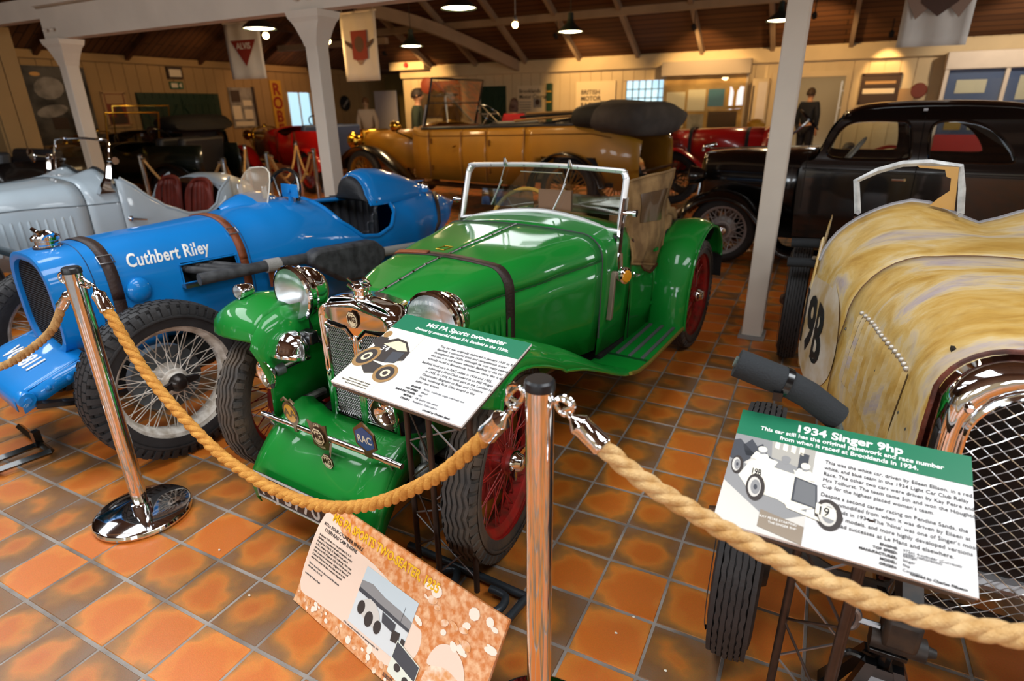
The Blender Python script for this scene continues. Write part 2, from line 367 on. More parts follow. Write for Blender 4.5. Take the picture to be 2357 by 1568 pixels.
c0.add([(XL, YB, EAVE), (-12.3, YB, EAVE), (-12.3, 19.2, EAVE), (XL, 19.2, EAVE)], [(0, 1, 2, 3)])
c0.add([(XR, YV, EAVE), (XR, YRB, HR), (XR, YB, EAVE)], [(0, 1, 2)]); c0.add([(XR, YV, EAVE), (XR, YRF, HF), (XR, YF, EAVE)], [(0, 1, 2)]); c0.add([(XL, YV, EAVE), (XL, YRF, HF), (XL, YF, EAVE)], [(0, 1, 2)])
ceiling = struct(c0.build('ceiling', ROOF, smooth=0, fix=False))
RAFT = mat('painted_rafter', '#a08a72', .7, var=.2, vscale=2)
def bar(name, a, b, wd, ht, m, parent):
    a, b = Vector(a), Vector(b); mb = MB(); t = (b - a).normalized(); s = t.cross(Vector((0, 0, 1))).normalized(); u = s.cross(t)
    mb.loft([[p + s * wd / 2 * i + u * ht / 2 * j for i, j in ((-1, -1), (1, -1), (1, 1), (-1, 1))] for p in (a, b)])
    return mb.build(name, m, parent, smooth=0)
for i in range(11):
    x = -11.2 + i * 1.62
    t = min(1, max(.2, (x - XL) / (YB - YRB)))
    ye = YB - t * (YB - YRB)
    bar('rafter', (x, YB - .1, EAVE - .02), (x, ye, EAVE + SL * (YB - ye) - .08), .09, .16, RAFT, ceiling)
for i in range(6):
    y = 5.6 + i * 1.9; t = min(y - YV, YB - y, YB - YRB)
    bar('rafter', (XL + .1, y, EAVE - .02), (XL + t, y, EAVE + SL * t - .08), .09, .14, BROWNB, ceiling)
for d in (1.9, 3.6):
    bar('purlin', (XL + d, YB - d, EAVE + SL * d - .14), (XR, YB - d, EAVE + SL * d - .14), .12, .16, RAFT, ceiling)
    bar('purlin', (XL + d, YB - d, EAVE + SL * d - .14), (XL + d, YV + d, EAVE + SL * d - .14), .12, .16, BROWNB, ceiling)
# curved tie brace seen above the tan car
pb = smoothpath([(-10.6, 12.6, 3.75), (-9.6, 13.8, 3.45), (-8.8, 15.0, 3.02), (-8.2, 16.5, 2.55)], 6)
b = MB(); b.loft([[p + Vector((.05 * i, 0, .14 * j)) for i, j in ((-1, -1), (1, -1), (1, 1), (-1, 1))] for p in pb]); b.build('tie_brace', RAFT, ceiling)
bar('tie_beam', (-13.5, 12.8, 3.0), (-9.9, 12.8, 3.0), .14, .14, RAFT, ceiling)
# ---- columns and valley beam
def column(x, y, capital, n):
    o = MB(); o.box((0, 0, 1.09), (.122, .135, 2.18)); c = struct(o.build('column', WHITEP, smooth=0, bevel=.008)); c.location = (x, y, 0)
    f = MB(); f.box((0, 0, .012), (.16, .17, .024)); f.build('column_foot', mat('column_foot_paint', '#8d8a86', .6), c, smooth=0)
    if capital:
        k = MB(); k.loft([[(i * w, j * dd, z) for i, j in ((-1, -1), (1, -1), (1, 1), (-1, 1))] for z, w, dd in ((1.93, .064, .07), (1.97, .075, .075), (2.05, .11, .09), (2.10, .14, .10), (2.13, .16, .12), (2.178, .17, .13))])
        k.build('capital', WHITEP, c, smooth=0)
        for s in (-1, 1):
            q = MB(); q.lathe([(.018, 0), (.018, .02), (.009, .03)], (s * .06, -.10, 2.26), (0, -1, 0), 8); q.build('bolt', WHITEP, c)
    return c
column(-.25, 4.0, False, 1); column(-3.80, 4.0, True, 2); column(-7.32, 4.0, True, 3)
o = MB(); o.box((-.55, 4.0, 2.33), (13.9, .14, .30)); beam = struct(o.build('trim_4', WHITEP, smooth=0, bevel=.006))
boxobj('beam_ledge', (-.55, 3.99, 2.55), (13.9, .24, .14), WHITEP, beam); boxobj('beam_bead', (-.55, 3.925, 2.475), (13.9, .03, .02), RAFT, beam)
o = MB(); o.box((-9.6, 4.0, 2.48), (4.2, .12, .2)); struct(o.build('trim_6', WHITEP, smooth=0, bevel=.006))
# board-clad pier at the far left
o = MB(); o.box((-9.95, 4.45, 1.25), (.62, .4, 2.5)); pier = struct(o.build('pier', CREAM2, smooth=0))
for i in range(3):
    boxobj('pier_board', (-10.16 + i * .21, 4.24, 1.25), (.2, .03, 2.5), CREAM2, pier)
for i in range(2): boxobj('pier_board', (-9.63, 4.35 + i * .2, 1.25), (.03, .19, 2.5), CREAM2, pier)

# ---- windows and doors
SASH = mat('window_sash_paint', '#3d4a4c', .6)
SKY = mat('daylit_pane', '#9fc6da', .4, emit='#a5d0e4', estr=.85)
def window(name, M, wd, ht, cols, rows, fm, pane):
    wn = struct(plate(name, [[(-wd / 2 - .05, -.05), (wd / 2 + .05, -.05), (wd / 2 + .05, ht + .05), (-wd / 2 - .05, ht + .05)], [(-wd / 2, 0), (wd / 2, 0), (wd / 2, ht), (-wd / 2, ht)]], M, .05, fm, smooth=0))
    for i in range(1, cols):
        x = -wd / 2 + wd * i / cols; q = MB(); q.box((x, ht / 2, 0), (.022 if cols > 3 else .05, ht, .03)); q.xf(M); q.build('glazing_bar', fm, wn, smooth=0)
    for j in range(1, rows):
        q = MB(); q.box((0, ht * j / rows, 0), (wd, .022, .028)); q.xf(M); q.build('glazing_bar', fm, wn, smooth=0)
    for i in range(cols):
        for j in range(rows):
            q = MB(); x0 = -wd / 2 + wd * i / cols; y0 = ht * j / rows
            q.box((x0 + wd / cols / 2, y0 + ht / rows / 2, -.005), (wd / cols - .02, ht / rows - .02, .004)); q.xf(M); q.build('pane', pane, wn, smooth=0)
    return wn
window('window_1', frameM((XL + .03, 14.7, 1.0), (0, 1, 0), (0, 0, 1)), .90, .975, 2, 1, WHITEP, SKY)
window('window_2', frameM((-4.51, YB - .02, 1.0), (1, 0, 0), (0, 0, 1)), 1.04, 1.06, 6, 5, SASH, SKY)
window('window_3', frameM((-12.95, 18.93, .95), (1, 0, 0), (0, 0, 1)), .62, 1.1, 2, 2, WHITEP, SKY)
DGREEN = mat('dark_green_door_paint', '#16301f', .5)
def boarded_door(name, M, wd, ht, leaves):
    d = struct(plate(name, [[(-wd / 2, 0), (wd / 2, 0), (wd / 2, ht), (-wd / 2, ht)]], M, .04, DGREEN, smooth=0))
    lw = wd / leaves
    for i in range(leaves):
        nb = max(3, round(lw / .2))
        for k in range(nb):
            q = MB(); q.box((-wd / 2 + i * lw + (k + .5) * lw / nb, ht / 2, .03), (lw / nb - .012, ht - .02, .02)); q.xf(M); q.build('door_board', DGREEN, d, smooth=0)
        x0 = -wd / 2 + i * lw
        for z in (.2, ht - .2):
            q = MB(); q.box((x0 + lw / 2, z, .05), (lw - .04, .14, .02)); q.xf(M); q.build('door_ledge', DGREEN, d, smooth=0)
        q = MB(); s = 1 if i % 2 == 0 else -1; a = Vector((x0 + (.08 if s > 0 else lw - .08), .3, .05)); e = Vector((x0 + (lw - .08 if s > 0 else .08), ht - .3, .05)); t = (e - a).normalized(); n_ = Vector((-t.y, t.x, 0)) * .06
        q.prism([a + n_, e + n_, e - n_, a - n_], (0, 0, .02)); q.xf(M); q.build('door_brace', DGREEN, d, smooth=0)
        q = MB(); q.lathe([(.02, 0), (.02, .03), (.03, .035), (.03, .05)], (x0 + (lw - .09 if s > 0 else .09), 1.0, .05), (0, 0, 1), 10); q.xf(M); q.build('door_handle', DULL, d)
    return d
boarded_door('door_1', frameM((XL + .09, 10.6, 0), (0, 1, 0), (0, 0, 1)), 2.26, 1.91, 2)
boarded_door('door_2', frameM((-9.07, YB - .09, 0), (1, 0, 0), (0, 0, 1)), .84, 2.04, 1)
# room beyond the doorway at the right
slab('wall_far_room', (-.6, 21.0, 1.4), (5, .1, 2.8), mat('far_room_wall', '#a98f66', .7)); slab('ceiling_far_room', (-.6, 19, 2.75), (5, 4.5, .05), WHITEP)
slab('wall_far_room_left', (-2.9, 18.9, 1.4), (.1, 4.3, 2.8), CREAM); slab('wall_far_room_right', (1.8, 18.9, 1.4), (.1, 4.3, 2.8), CREAM)
dfw = struct(plate('trim_7', [[(-1.42, 0), (.28, 0), (.28, 2.13), (-1.42, 2.13)], [(-1.3, .001), (.16, .001), (.16, 2.01), (-1.3, 2.01)]], frameM((0, YB - .09, 0), (1, 0, 0), (0, 0, 1)), .05, CREAM, smooth=0))
# ================================================================ rope barrier
ROPE1 = mat('golden_rope', '#d79b45', .8, var=.25, vscale=40, bump=.5, bscale=260, color2='#b97a2c')
ROPE2 = mat('pale_rope', '#d9b37c', .85, var=.25, vscale=40, bump=.6, bscale=260, color2='#c09154')
ROPE3 = mat('beige_rope', '#c09a63', .85, var=.25, vscale=40, bump=.5, bscale=260, color2='#9c7443')
def stanchion(loc, label, h=.987, group=None):
    t = thing('rope_post', label, 'post', loc, 0, group)
    b = MB(); b.lathe([(.0, .002), (.160, .002), (.168, .008), (.170, .016), (.166, .025), (.158, .030), (.060, .034), (.0, .034)], n=48, cap=False); b.build('base', CHROME, t, 30)
    b = MB(); b.lathe([(.034, .032), (.034, .06), (.0275, .062), (.0275, h - .02)], n=28); b.build('pole', CHROME, t, 30)
    b = MB(); b.lathe([(.0, h), (.024, h), (.028, h - .004), (.0295, h - .012), (.0295, h - .02), (.0, h - .02)], n=28, cap=False); b.build('cap', mat('black_cap', '#17191d', .35), t, 30)
    return t
def tidy(P, n=8): return smoothpath(P, n)
def ring(b, c, ax, r, w, n=20):
    ax = Vector(ax).normalized(); u = ax.orthogonal().normalized(); v = ax.cross(u); c = Vector(c)
    b.tube([c + (u * math.cos(2 * PI * k / n) + v * math.sin(2 * PI * k / n)) * r for k in range(n)], w, 7, closed=True)
def rope(label, P, rad, m, hooks, group='ropes of the barrier', pitch=.098):
    """P = world points of the rope axis; hooks=[(end index 0/-1, post xyz ring)]"""
    o = Vector(P[0]); t = thing('barrier_rope', label, 'rope', o, 0, group)
    path = tidy([Vector(p) - o for p in P], 40); L = [0]
    for a, b_ in zip(path, path[1:]): L.append(L[-1] + (b_ - a).length)
    n = int(L[-1] / .011); pts = []; k = 0
    for i in range(n + 1):
        d = L[-1] * i / n
        while k < len(L) - 2 and L[k + 1] < d: k += 1
        f = (d - L[k]) / max(1e-9, L[k + 1] - L[k]); pts.append((path[k].lerp(path[k + 1], f), d))
    for s in range(3):
        rings = []; c = []
        for i, (p, d) in enumerate(pts):
            a = pts[max(i - 1, 0)][0]; e = pts[min(i + 1, n)][0]; tn = (e - a).normalized()
            side = tn.cross(Vector((0, 0, 1))).normalized(); up = side.cross(tn)
            an = 2 * PI * d / pitch + s * 2 * PI / 3; c.append(p + (side * math.cos(an) + up * math.sin(an)) * rad * .47)
        b = MB(); b.tube(c, rad * .60, 9); b.build('strand', m, t, 60)
    for end, ringp in hooks:
        p0 = pts[0][0] if end == 0 else pts[-1][0]; p1 = pts[4][0] if end == 0 else pts[-5][0]; d = (p0 - p1).normalized(); rg = Vector(ringp) - o
        b = MB(); b.lathe([(.0, -.05), (rad * 1.22, -.05), (rad * 1.3, -.046), (rad * 1.22, -.04), (rad * 1.18, .0), (rad * 1.26, .003), (rad * 1.26, .008), (rad * 1.0, .014), (.008, .024), (.006, .034), (.0, .034)], p0, d, 20, cap=False); b.build('ferrule', CHROME, t, 35)
        q = p0 + d * .032; mid = q.lerp(rg, .5); side = d.cross(Vector((0, 0, 1))).normalized(); up = side.cross(d)
        hk = smoothpath([q, q + d * .012, mid + up * .012, rg + up * .004 + d * .012, rg + d * .016 - up * .010, rg - up * .018, mid - up * .010], 6)
        b = MB(); b.tube(hk, .0052, 8); b.ball(hk[-1], .008, 8, 6); b.build('snap_hook', CHROME, t)
        b = MB(); ring(b, rg, side, .017, .0042); b.build('ring', CHROME, t)
    return t
PA, PB = Vector((-2.138, 1.008, 0)), Vector((-.402, .888, 0))
stanchion(PA, 'chrome rope post standing in front of the blue racing car', group='posts of the rope barrier')
stanchion(PB, 'chrome rope post in the centre foreground, base cut by the frame', group='posts of the rope barrier')
stanchion((1.02, .90, 0), 'chrome rope post beside the cream racing car, out at the right', group='posts of the rope barrier')
stanchion((-3.3, .55, 0), 'chrome rope post left of the blue racing car, out at the left', group='posts of the rope barrier')
rope('golden twisted rope sagging between the two chrome posts before the green car', [(-1.995, .998, .905), (-1.95, .995, .835), (-1.843, .988, .686), (-1.70, .978, .572), (-1.527, .966, .477), (-1.38, .955, .440), (-1.257, .947, .428), (-1.075, .935, .446), (-.873, .921, .53), (-.67, .906, .678), (-.56, .899, .79), (-.492, .894, .872)], .0172, ROPE1, [(0, (-2.075, 1.002, .945)), (-1, (-.455, .892, .945))])
rope('pale twisted rope running right from the centre post under the printed sign', [(-.318, .89, .905), (-.285, .89, .88), (-.2, .89, .826), (-.074, .89, .775), (.013, .89, .748), (.111, .89, .722), (.232, .89, .712), (.363, .89, .730), (.55, .89, .79), (.78, .895, .87), (.92, .895, .915)], .0178, ROPE2, [(0, (-.352, .89, .943)), (-1, (.965, .9, .945))], pitch=.115)
rope('beige twisted rope hanging left from the post by the blue car', [(-2.176, .992, .885), (-2.20, .983, .86), (-2.267, .957, .764), (-2.386, .91, .676), (-2.499, .866, .618), (-2.66, .80, .585), (-2.85, .73, .60), (-3.05, .65, .70), (-3.2, .59, .86)], .0145, ROPE3, [(0, (-2.172, .995, .95)), (-1, (-3.255, .56, .945))], pitch=.07)

# ================================================================ printed lectern signs
PRINTW = mat('white_print', '#e9e6e4', .35); PRINTG = mat('green_print', '#1f7050', .35); PRINTK = mat('black_print', '#1d1d20', .4); PRINTWT = mat('white_ink', '#f4f2ee', .4)
SEPIA = mat('sepia_print', '#e3d2ae', .4); SEPD = mat('sepia_dark_print', '#3a3330', .4); SEPM = mat('sepia_mid_print', '#9a7648', .4); GR1 = mat('grey_light_print', '#cfcac2', .4); GR2 = mat('grey_mid_print', '#8d8c8c', .4); GR3 = mat('grey_dark_print', '#44464c', .4); CRM = mat('cream_print', '#efe6d2', .4)
BROWNSTEEL = mat('brown_steel', '#4a3a31', .4, metal=.5, var=.3, vscale=20)
def flat(name, pts, M, m, parent, z=.0008, t=.0005):
    b = MB(); b.prism([(p[0], p[1], z) for p in pts], (0, 0, t)); b.xf(M); return b.build(name, m, parent, smooth=0)
def ell(cx, cy, a, b, rot=0, n=28):
    return [(cx + a * math.cos(t) * math.cos(rot) - b * math.sin(t) * math.sin(rot), cy + a * math.cos(t) * math.sin(rot) + b * math.sin(t) * math.cos(rot)) for t in [2 * PI * k / n for k in range(n)]]
def truss_stand(t, legs, ztop, base):
    L = [Vector(l) for l in legs]
    for i, l in enumerate(L):
        b = MB(); b.tube([l + Vector((0, 0, .03)), l + Vector((0, 0, ztop))], .0095, 10); b.build('upright', BROWNSTEEL, t)
    for i in range(len(L)):
        a, c = L[i], L[(i + 1) % len(L)]; n = 5; z0 = .08
        for k in range(n):
            h = (ztop - z0 - .04) / n; za, zb = z0 + k * h, z0 + (k + 1) * h
            if k % 2: za, zb = zb, za
            b = MB(); b.tube([a + Vector((0, 0, za)), c + Vector((0, 0, zb))], .0032, 6); b.build('lattice_rod', DULL if i else BROWNSTEEL, t)
    FR = mat('grey_steel_tube', '#3f464c', .38, metal=.5)
    for P in base:
        b = MB(); b.tube(P, .013, 10); b.build('base_tube', FR, t)
def sign(name, label, cen, yaw, tilt, W, H):
    ex = Vector((math.cos(yaw), math.sin(yaw), 0)); n = Vector((-math.sin(yaw), math.cos(yaw), 0)); up = n * math.cos(tilt) + Vector((0, 0, math.sin(tilt)))
    t = thing(name, label, 'sign', (cen[0], cen[1], 0)); M = frameM((0, 0, cen[2]), ex, up)
    b = MB(); b.box((0, 0, -.003), (W, H, .006)); b.xf(M); b.build('panel', PRINTW, t, smooth=0)
    b = MB(); b.box((0, -.004, -.011), (W - .006, H - .004, .009)); b.xf(M); b.build('backing_plate', mat('perspex_edge', '#4b4038', .3), t, smooth=0)
    b = MB(); b.box((0, 0, -.022), (W * .9, H * .8, .012)); b.xf(M); b.build('carrier_plate', BROWNSTEEL, t, smooth=0)
    return t, M
# ---- sign before the green car
S1, M1 = sign('lectern_sign', 'tilted printed sign with green heading standing before the green sports car', (-.853, 1.173, .820), R(-7.2), R(18.5), .45, .32)
W, H = .45, .32
flat('heading_band', [(-W / 2, H / 2 - .068), (W / 2, H / 2 - .068), (W / 2, H / 2), (-W / 2, H / 2)], M1, PRINTG, S1)
def T(px, s, body, x, y, size, m=PRINTK, align='LEFT', bold=0., sx=1., z=.0016, line=1., parent=None, name='lettering', shear=0.):
    return text(name, body, px @ Matrix.Translation((x, y, z)), size, m, s, align, .0003, bold, sx, shear, line)
T(M1, S1, 'MG PA Sports two-seater', .02, H / 2 - .012, .0245, PRINTWT, 'CENTER', .0006, 1.08)
T(M1, S1, 'Owned by successful driver E.H. Banfield in the 1930s.', .02, H / 2 - .041, .0152, PRINTWT, 'CENTER', .0003, .98)
body = ['This car was originally delivered in January 1935 to E.H.', 'Banfield, a successful trials and competitions driver', 'throughout the 1930s. Although he won many awards in', 'this car, it is not known whether Banfield or the car', 'actually raced at Brooklands, however, many like it did.']
for i, s in enumerate(body): T(M1, S1, s, -.015, .072 - i * .0135, .0112)
body = ['Banfield took part in RAC rallies in 1934 and 1935,', 'achieving a First-Class award in an MG Midget', 'in 1935. In 1934, he took part in the London to', 'Gloucester, Brighton to Beer and Colmore', 'Trials, achieving First Class award in the', 'latter two events.']
for i, s in enumerate(body): T(M1, S1, s, -.022 if i == 0 else .012, .0 - i * .0135, .0112)
for i, (a, c) in enumerate((('ENGINE:', '847cc, 4-cylinder single overhead cam'), ('TOP SPEED:', '80mph'), ('MANUFACTURER:', 'MG'), ('MODEL:', 'PA Sports two-seater'), ('ORIGIN:', 'Abingdon, Oxfordshire'))):
    T(M1, S1, a, .045, -.088 - i * .0112, .0085, PRINTK, 'RIGHT', .0002); T(M1, S1, c, .055, -.088 - i * .0112, .0085, GR3)
T(M1, S1, 'Loaned by Graham Beels', .10, -.147, .0085, PRINTK, 'LEFT', .0002)
# photograph printed on it: sepia racing car
ph = flat('photo_ground', [(-W / 2, -H / 2), (-.085, -H / 2), (-.085, H / 2 - .068), (-W / 2, H / 2 - .068)], M1, CRM, S1, .0007, .0003)
def P(M, S, pts, m, z=.0013): return flat('photo_shape', pts, M, m, S, z, .0002)
ox, oy = -.155, -.03
P(M1, S1, [(-.03, .085), (.01, .10), (.045, .08), (.075, .045), (.075, .0), (.03, -.02), (-.03, -.01), (-.06, .03), (-.055, .06)] and [(ox + a, oy + b) for a, b in ((-.045, .06), (-.01, .085), (.03, .08), (.07, .045), (.075, .01), (.03, -.015), (-.03, -.02), (-.06, .02))], SEPD)
P(M1, S1, [(ox + a, oy + b) for a, b in ((-.035, .05), (0, .075), (.03, .072), (.06, .045), (.03, .038))], SEPIA, .0015)
P(M1, S1, ell(ox - .055, oy + .09, .013, .015), SEPM, .0016); P(M1, S1, [(ox + a, oy + b) for a, b in ((-.085, .05), (-.07, .075), (-.04, .078), (-.025, .05), (-.05, .03))], SEPD, .0014)
for cx, cy, a, b_, r in ((-.045, -.012, .034, .045, -.35), (.062, -.05, .036, .036, .2)):
    P(M1, S1, ell(ox + cx, oy + cy, a, b_, r), SEPM, .0017); P(M1, S1, ell(ox + cx, oy + cy, a * .74, b_ * .74, r), SEPD, .0019); P(M1, S1, ell(ox + cx, oy + cy, a * .4, b_ * .4, r), SEPIA, .0021); P(M1, S1, ell(ox + cx, oy + cy, a * .22, b_ * .22, r), SEPD, .0023)
P(M1, S1, [(ox + a, oy + b) for a, b in ((-.02, -.02), (.05, -.03), (.045, -.055), (-.0, -.07), (-.03, -.05))], SEPD, .0015)
P(M1, S1, [(ox + a, oy + b) for a, b in ((.018, .03), (.058, .038), (.058, -.008), (.024, -.015))], GR3, .0018)
T(M1, S1, '34', ox - .03, oy + .048, .03, PRINTWT, z=.0021)
for i, s in enumerate(('DONOVAN STANLEY TURNER', 'PRACTISING FOR CAMPBELL CIRCUIT', 'RACE IN SUPERCHARGED MG')): T(M1, S1, s, -.10, -.128 - i * .0085, .006, SEPD, 'RIGHT')
lw = [Vector((-1.005, 1.29, 0)), Vector((-.885, 1.235, 0)), Vector((-.775, 1.215, 0))]; oo = Vector((-.853, 1.173, 0))
lg = [Vector((-1.02, 1.262, 0)) - oo, Vector((-.885, 1.19, 0)) - oo, Vector((-.765, 1.215, 0)) - oo]
truss_stand(S1, lg, .80, [[(-.24, .13, .02), (.235, .10, .02)], [(.235, .10, .02), (.215, -.05, .02)], [(.215, -.05, .02), (.12, -.045, .02), (-.26, -.01, .02)], smoothpath([(.12, .07, .03), (.18, .06, .03), (.18, .0, .03), (.12, -.02, .03)], 5), [(.12, -.12, .02), (.20, -.135, .02)], [(.12, -.12, .02), (.10, -.045, .02)], smoothpath([(-.08, .06, .03), (-.02, .09, .03), (.0, .03, .03), (-.06, .0, .03)], 5)])
# ---- sign before the cream car
S2, M2 = sign('lectern_sign', 'large tilted printed sign before the cream racing car, black and white photo', (.133, 1.163, .735), R(-1.8), R(21.7), .43, .304)
W, H = .43, .304
flat('heading_band', [(-W / 2, H / 2 - .073), (W / 2, H / 2 - .073), (W / 2, H / 2), (-W / 2, H / 2)], M2, PRINTG, S2)
T(M2, S2, '1934 Singer 9hp', .0, H / 2 - .010, .0275, PRINTWT, 'CENTER', .0008, 1.12)
T(M2, S2, 'This car still has the original paintwork and race number', .0, H / 2 - .0365, .0148, PRINTWT, 'CENTER', .0003, 1.0)
T(M2, S2, 'from when it raced at Brooklands in 1934.', .0, H / 2 - .0525, .0148, PRINTWT, 'CENTER', .0003, 1.0)
for i, s in enumerate(('This was the white car, driven by Eileen Ellison, in a red,', 'white, and blue team in the 1934 Light Car Club Relay', 'Race. The other two cars were driven by Kay Petre and', 'Mrs Tolhurst. The team came 5th and won the Houghton', "Cup for the highest placed women's team.")): T(M2, S2, s, -.035, .062 - i * .0152, .0128, sx=.86)
for i, s in enumerate(('Despite a second career racing on Pendine Sands, the', 'car is unmodified from when it was driven by Eileen at', "Brooklands in 1934. The 'Nine' was one of Singer's most", 'successful models, and more highly developed versions', 'had successes at Le Mans and elsewhere.')): T(M2, S2, s, -.035 if i < 4 else .0, -.020 - i * .0152, .0128, sx=.86)
for i, (a, c) in enumerate((('ENGINE:', '972cc 4-cylinder (Currently\nunder restoration)'), ('TOP SPEED:', ''), ('MANUFACTURER:', 'Singer'), ('MODEL:', '9hp'), ('ORIGIN:', 'Coventry'))):
    T(M2, S2, a, .098, -.098 - i * .0098, .0075, PRINTK, 'RIGHT', .0002); T(M2, S2, c, .106, -.098 - i * .0098, .0078, GR3, line=.75)
T(M2, S2, '66mph', .106, -.1085, .0078, GR3)
T(M2, S2, 'Loaned by Charles Pilbeam', .118, -.1405, .0075, PRINTK, 'LEFT', .0002)
flat('photo_ground', [(-W / 2, -H / 2), (-.055, -H / 2), (-.055, H / 2 - .073), (-W / 2, H / 2 - .073)], M2, GR1, S2, .0007, .0003)
ox, oy = -.135, -.02
q = lambda *pts: [(ox + a, oy + b) for a, b in pts]
P(M2, S2, q((-.08, .099), (.08, .099), (.08, .03), (.0, .03), (-.08, .07)), GR2, .0011)
P(M2, S2, q((-.005, .099), (.08, .099), (.08, .04), (.0, .055)), mat('grey_brick_print', '#aaa59c', .4), .0012)
for k in range(4): P(M2, S2, q((.002 + k * .016, .099), (.011 + k * .016, .099), (.011 + k * .016, .080 - k * .001), (.002 + k * .016, .083 - k * .001)), CRM, .0014)
P(M2, S2, q((.052, .085), (.070, .083), (.070, .035), (.052, .038)), GR3, .0014)
P(M2, S2, q((-.045, .092), (-.032, .075), (-.022, .085), (-.01, .06), (.005, .05), (-.05, .045), (-.06, .07)), GR3, .0013)
P(M2, S2, q((-.08, .08), (-.068, .086), (-.058, .075), (-.03, .05), (-.055, .02), (-.08, .03)), GR3, .0013)
P(M2, S2, q((-.08, .035), (.08, -.02), (.08, -.065), (.02, -.1), (-.08, -.03)), GR2, .0009)
P(M2, S2, q((-.04, .03), (-.01, .052), (.02, .045), (.055, .033), (.085, .012), (.09, -.045), (.06, -.06), (.025, -.045), (-.03, -.04), (-.055, -.01)), CRM, .0015)
P(M2, S2, q((.05, .02), (.092, .012), (.098, -.045), (.05, -.04)), GR3, .0017); P(M2, S2, q((.054, .016), (.089, .009), (.094, -.042), (.054, -.036)), mat('grille_print', '#6d6e70', .4), .0018)
for cx, cy, a, b_ in ((-.018, -.03, .018, .033), (-.062, .015, .012, .024), (.118, -.05, .024, .035)):
    P(M2, S2, ell(ox + cx, oy + cy, a, b_, .1), SEPD, .0019); P(M2, S2, ell(ox + cx - .002, oy + cy, a * .68, b_ * .74, .1), GR1, .0021); P(M2, S2, ell(ox + cx, oy + cy, a * .5, b_ * .55, .1), GR2, .0022); P(M2, S2, ell(ox + cx, oy + cy, a * .2, b_ * .2, .1), GR3, .0023)
P(M2, S2, q((.04, -.05), (.1, -.062), (.105, -.07), (.045, -.06)), CRM, .0022); P(M2, S2, q((.095, -.03), (.13, -.036), (.13, -.06), (.095, -.054)), CRM, .0024)
T(M2, S2, '19', ox + .098, oy - .033, .027, PRINTK, z=.0026, bold=.0004, sx=.8, parent=S2); T(M2, S2, '19B', ox - .033, oy + .018, .022, PRINTK, z=.0019, bold=.0004, sx=.6)
for cx, cy, mm in ((-.02, .066, CRM), (.028, .055, GR2), (.066, .048, CRM)):
    P(M2, S2, q((cx - .02, cy - .025), (cx - .012, cy - .005), (cx + .012, cy - .007), (cx + .022, cy - .03)), mm, .0016); P(M2, S2, ell(ox + cx, oy + cy, .008, .010), GR2, .0018); P(M2, S2, ell(ox + cx, oy + cy + .004, .009, .008), mm, .0019)
P(M2, S2, q((-.0, -.078), (.08, -.092), (.08, -.132), (.0, -.118)), mat('caption_print', '#8e7f6e', .4), .0017)
T(M2, S2, 'KAY PETRE STARTING', ox + .068, oy - .090, .0068, PRINTWT, 'RIGHT', z=.0022); T(M2, S2, 'THE SINGER 9HP', ox + .068, oy - .099, .0068, PRINTWT, 'RIGHT', z=.0022)
oo = Vector((.133, 1.163, 0))
truss_stand(S2, [Vector((.083, 1.215, 0)) - oo, Vector((.185, 1.115, 0)) - oo, Vector((.205, 1.20, 0)) - oo], .715, [[(-.10, .07, .02), (.26, .06, .02)], [(-.10, .07, .02), (-.12, -.12, .02)], [(-.12, -.12, .02), (.25, -.13, .02)], [(.26, .06, .02), (.25, -.13, .02)]])
# ---- bare base of a third stand by the blue car's nose
S3 = thing('sign_stand_base', 'black welded steel stand base on the floor by the blue car nose', 'stand', (-3.02, .98, 0))
for Pth in ([(-.3, .16, .03), (.10, .10, .03)], [(.10, .10, .03), (.06, -.09, .03)], [(.06, -.09, .03), (-.3, -.05, .03)], [(-.02, .11, .03), (-.05, -.08, .03)]):
    b = MB(); b.tube(Pth, .015, 4, up=(0, 0, 1)); b.build('base_tube', BLACK, S3, smooth=0)
for x, y in ((-.02, .11), (-.05, -.08)):
    b = MB(); b.box((x, y, .06), (.03, .03, .08)); b.build('socket', BLACK, S3, smooth=0)
# ================================================================ orange poster board leaning on the stand
pz = R(56.7); yw = R(-12.9); ex = Vector((math.cos(yw), math.sin(yw), 0)); nn = Vector((-math.sin(yw), math.cos(yw), 0)); up = nn * math.cos(pz) + Vector((0, 0, math.sin(pz)))
S4 = thing('poster_board', 'orange and pink printed board leaning low at the foot of the green car sign', 'board', (-.921, .865, 0)); M4 = frameM((0, 0, .004), ex, up); W, H = .753, .328
PINK = mat('pink_print', '#ecd2be', .45); ORG = mat('orange_print', '#cf7a38', .45, var=.4, vscale=55, color2='#e9b98c'); ORG2 = mat('orange_edge', '#c06a2c', .5); YEL = mat('yellow_ink', '#e8b418', .45); ORG3 = mat('peach_print', '#dd9a5e', .45, var=.5, vscale=40, color2='#f3dcc4')
b = MB(); b.box((0, H / 2, -.004), (W, H, .008)); b.xf(M4); b.build('panel', ORG, S4, smooth=0)
b = MB(); b.box((0, H / 2, -.010), (W, H, .003)); b.xf(M4); b.build('board_back', ORG2, S4, smooth=0)
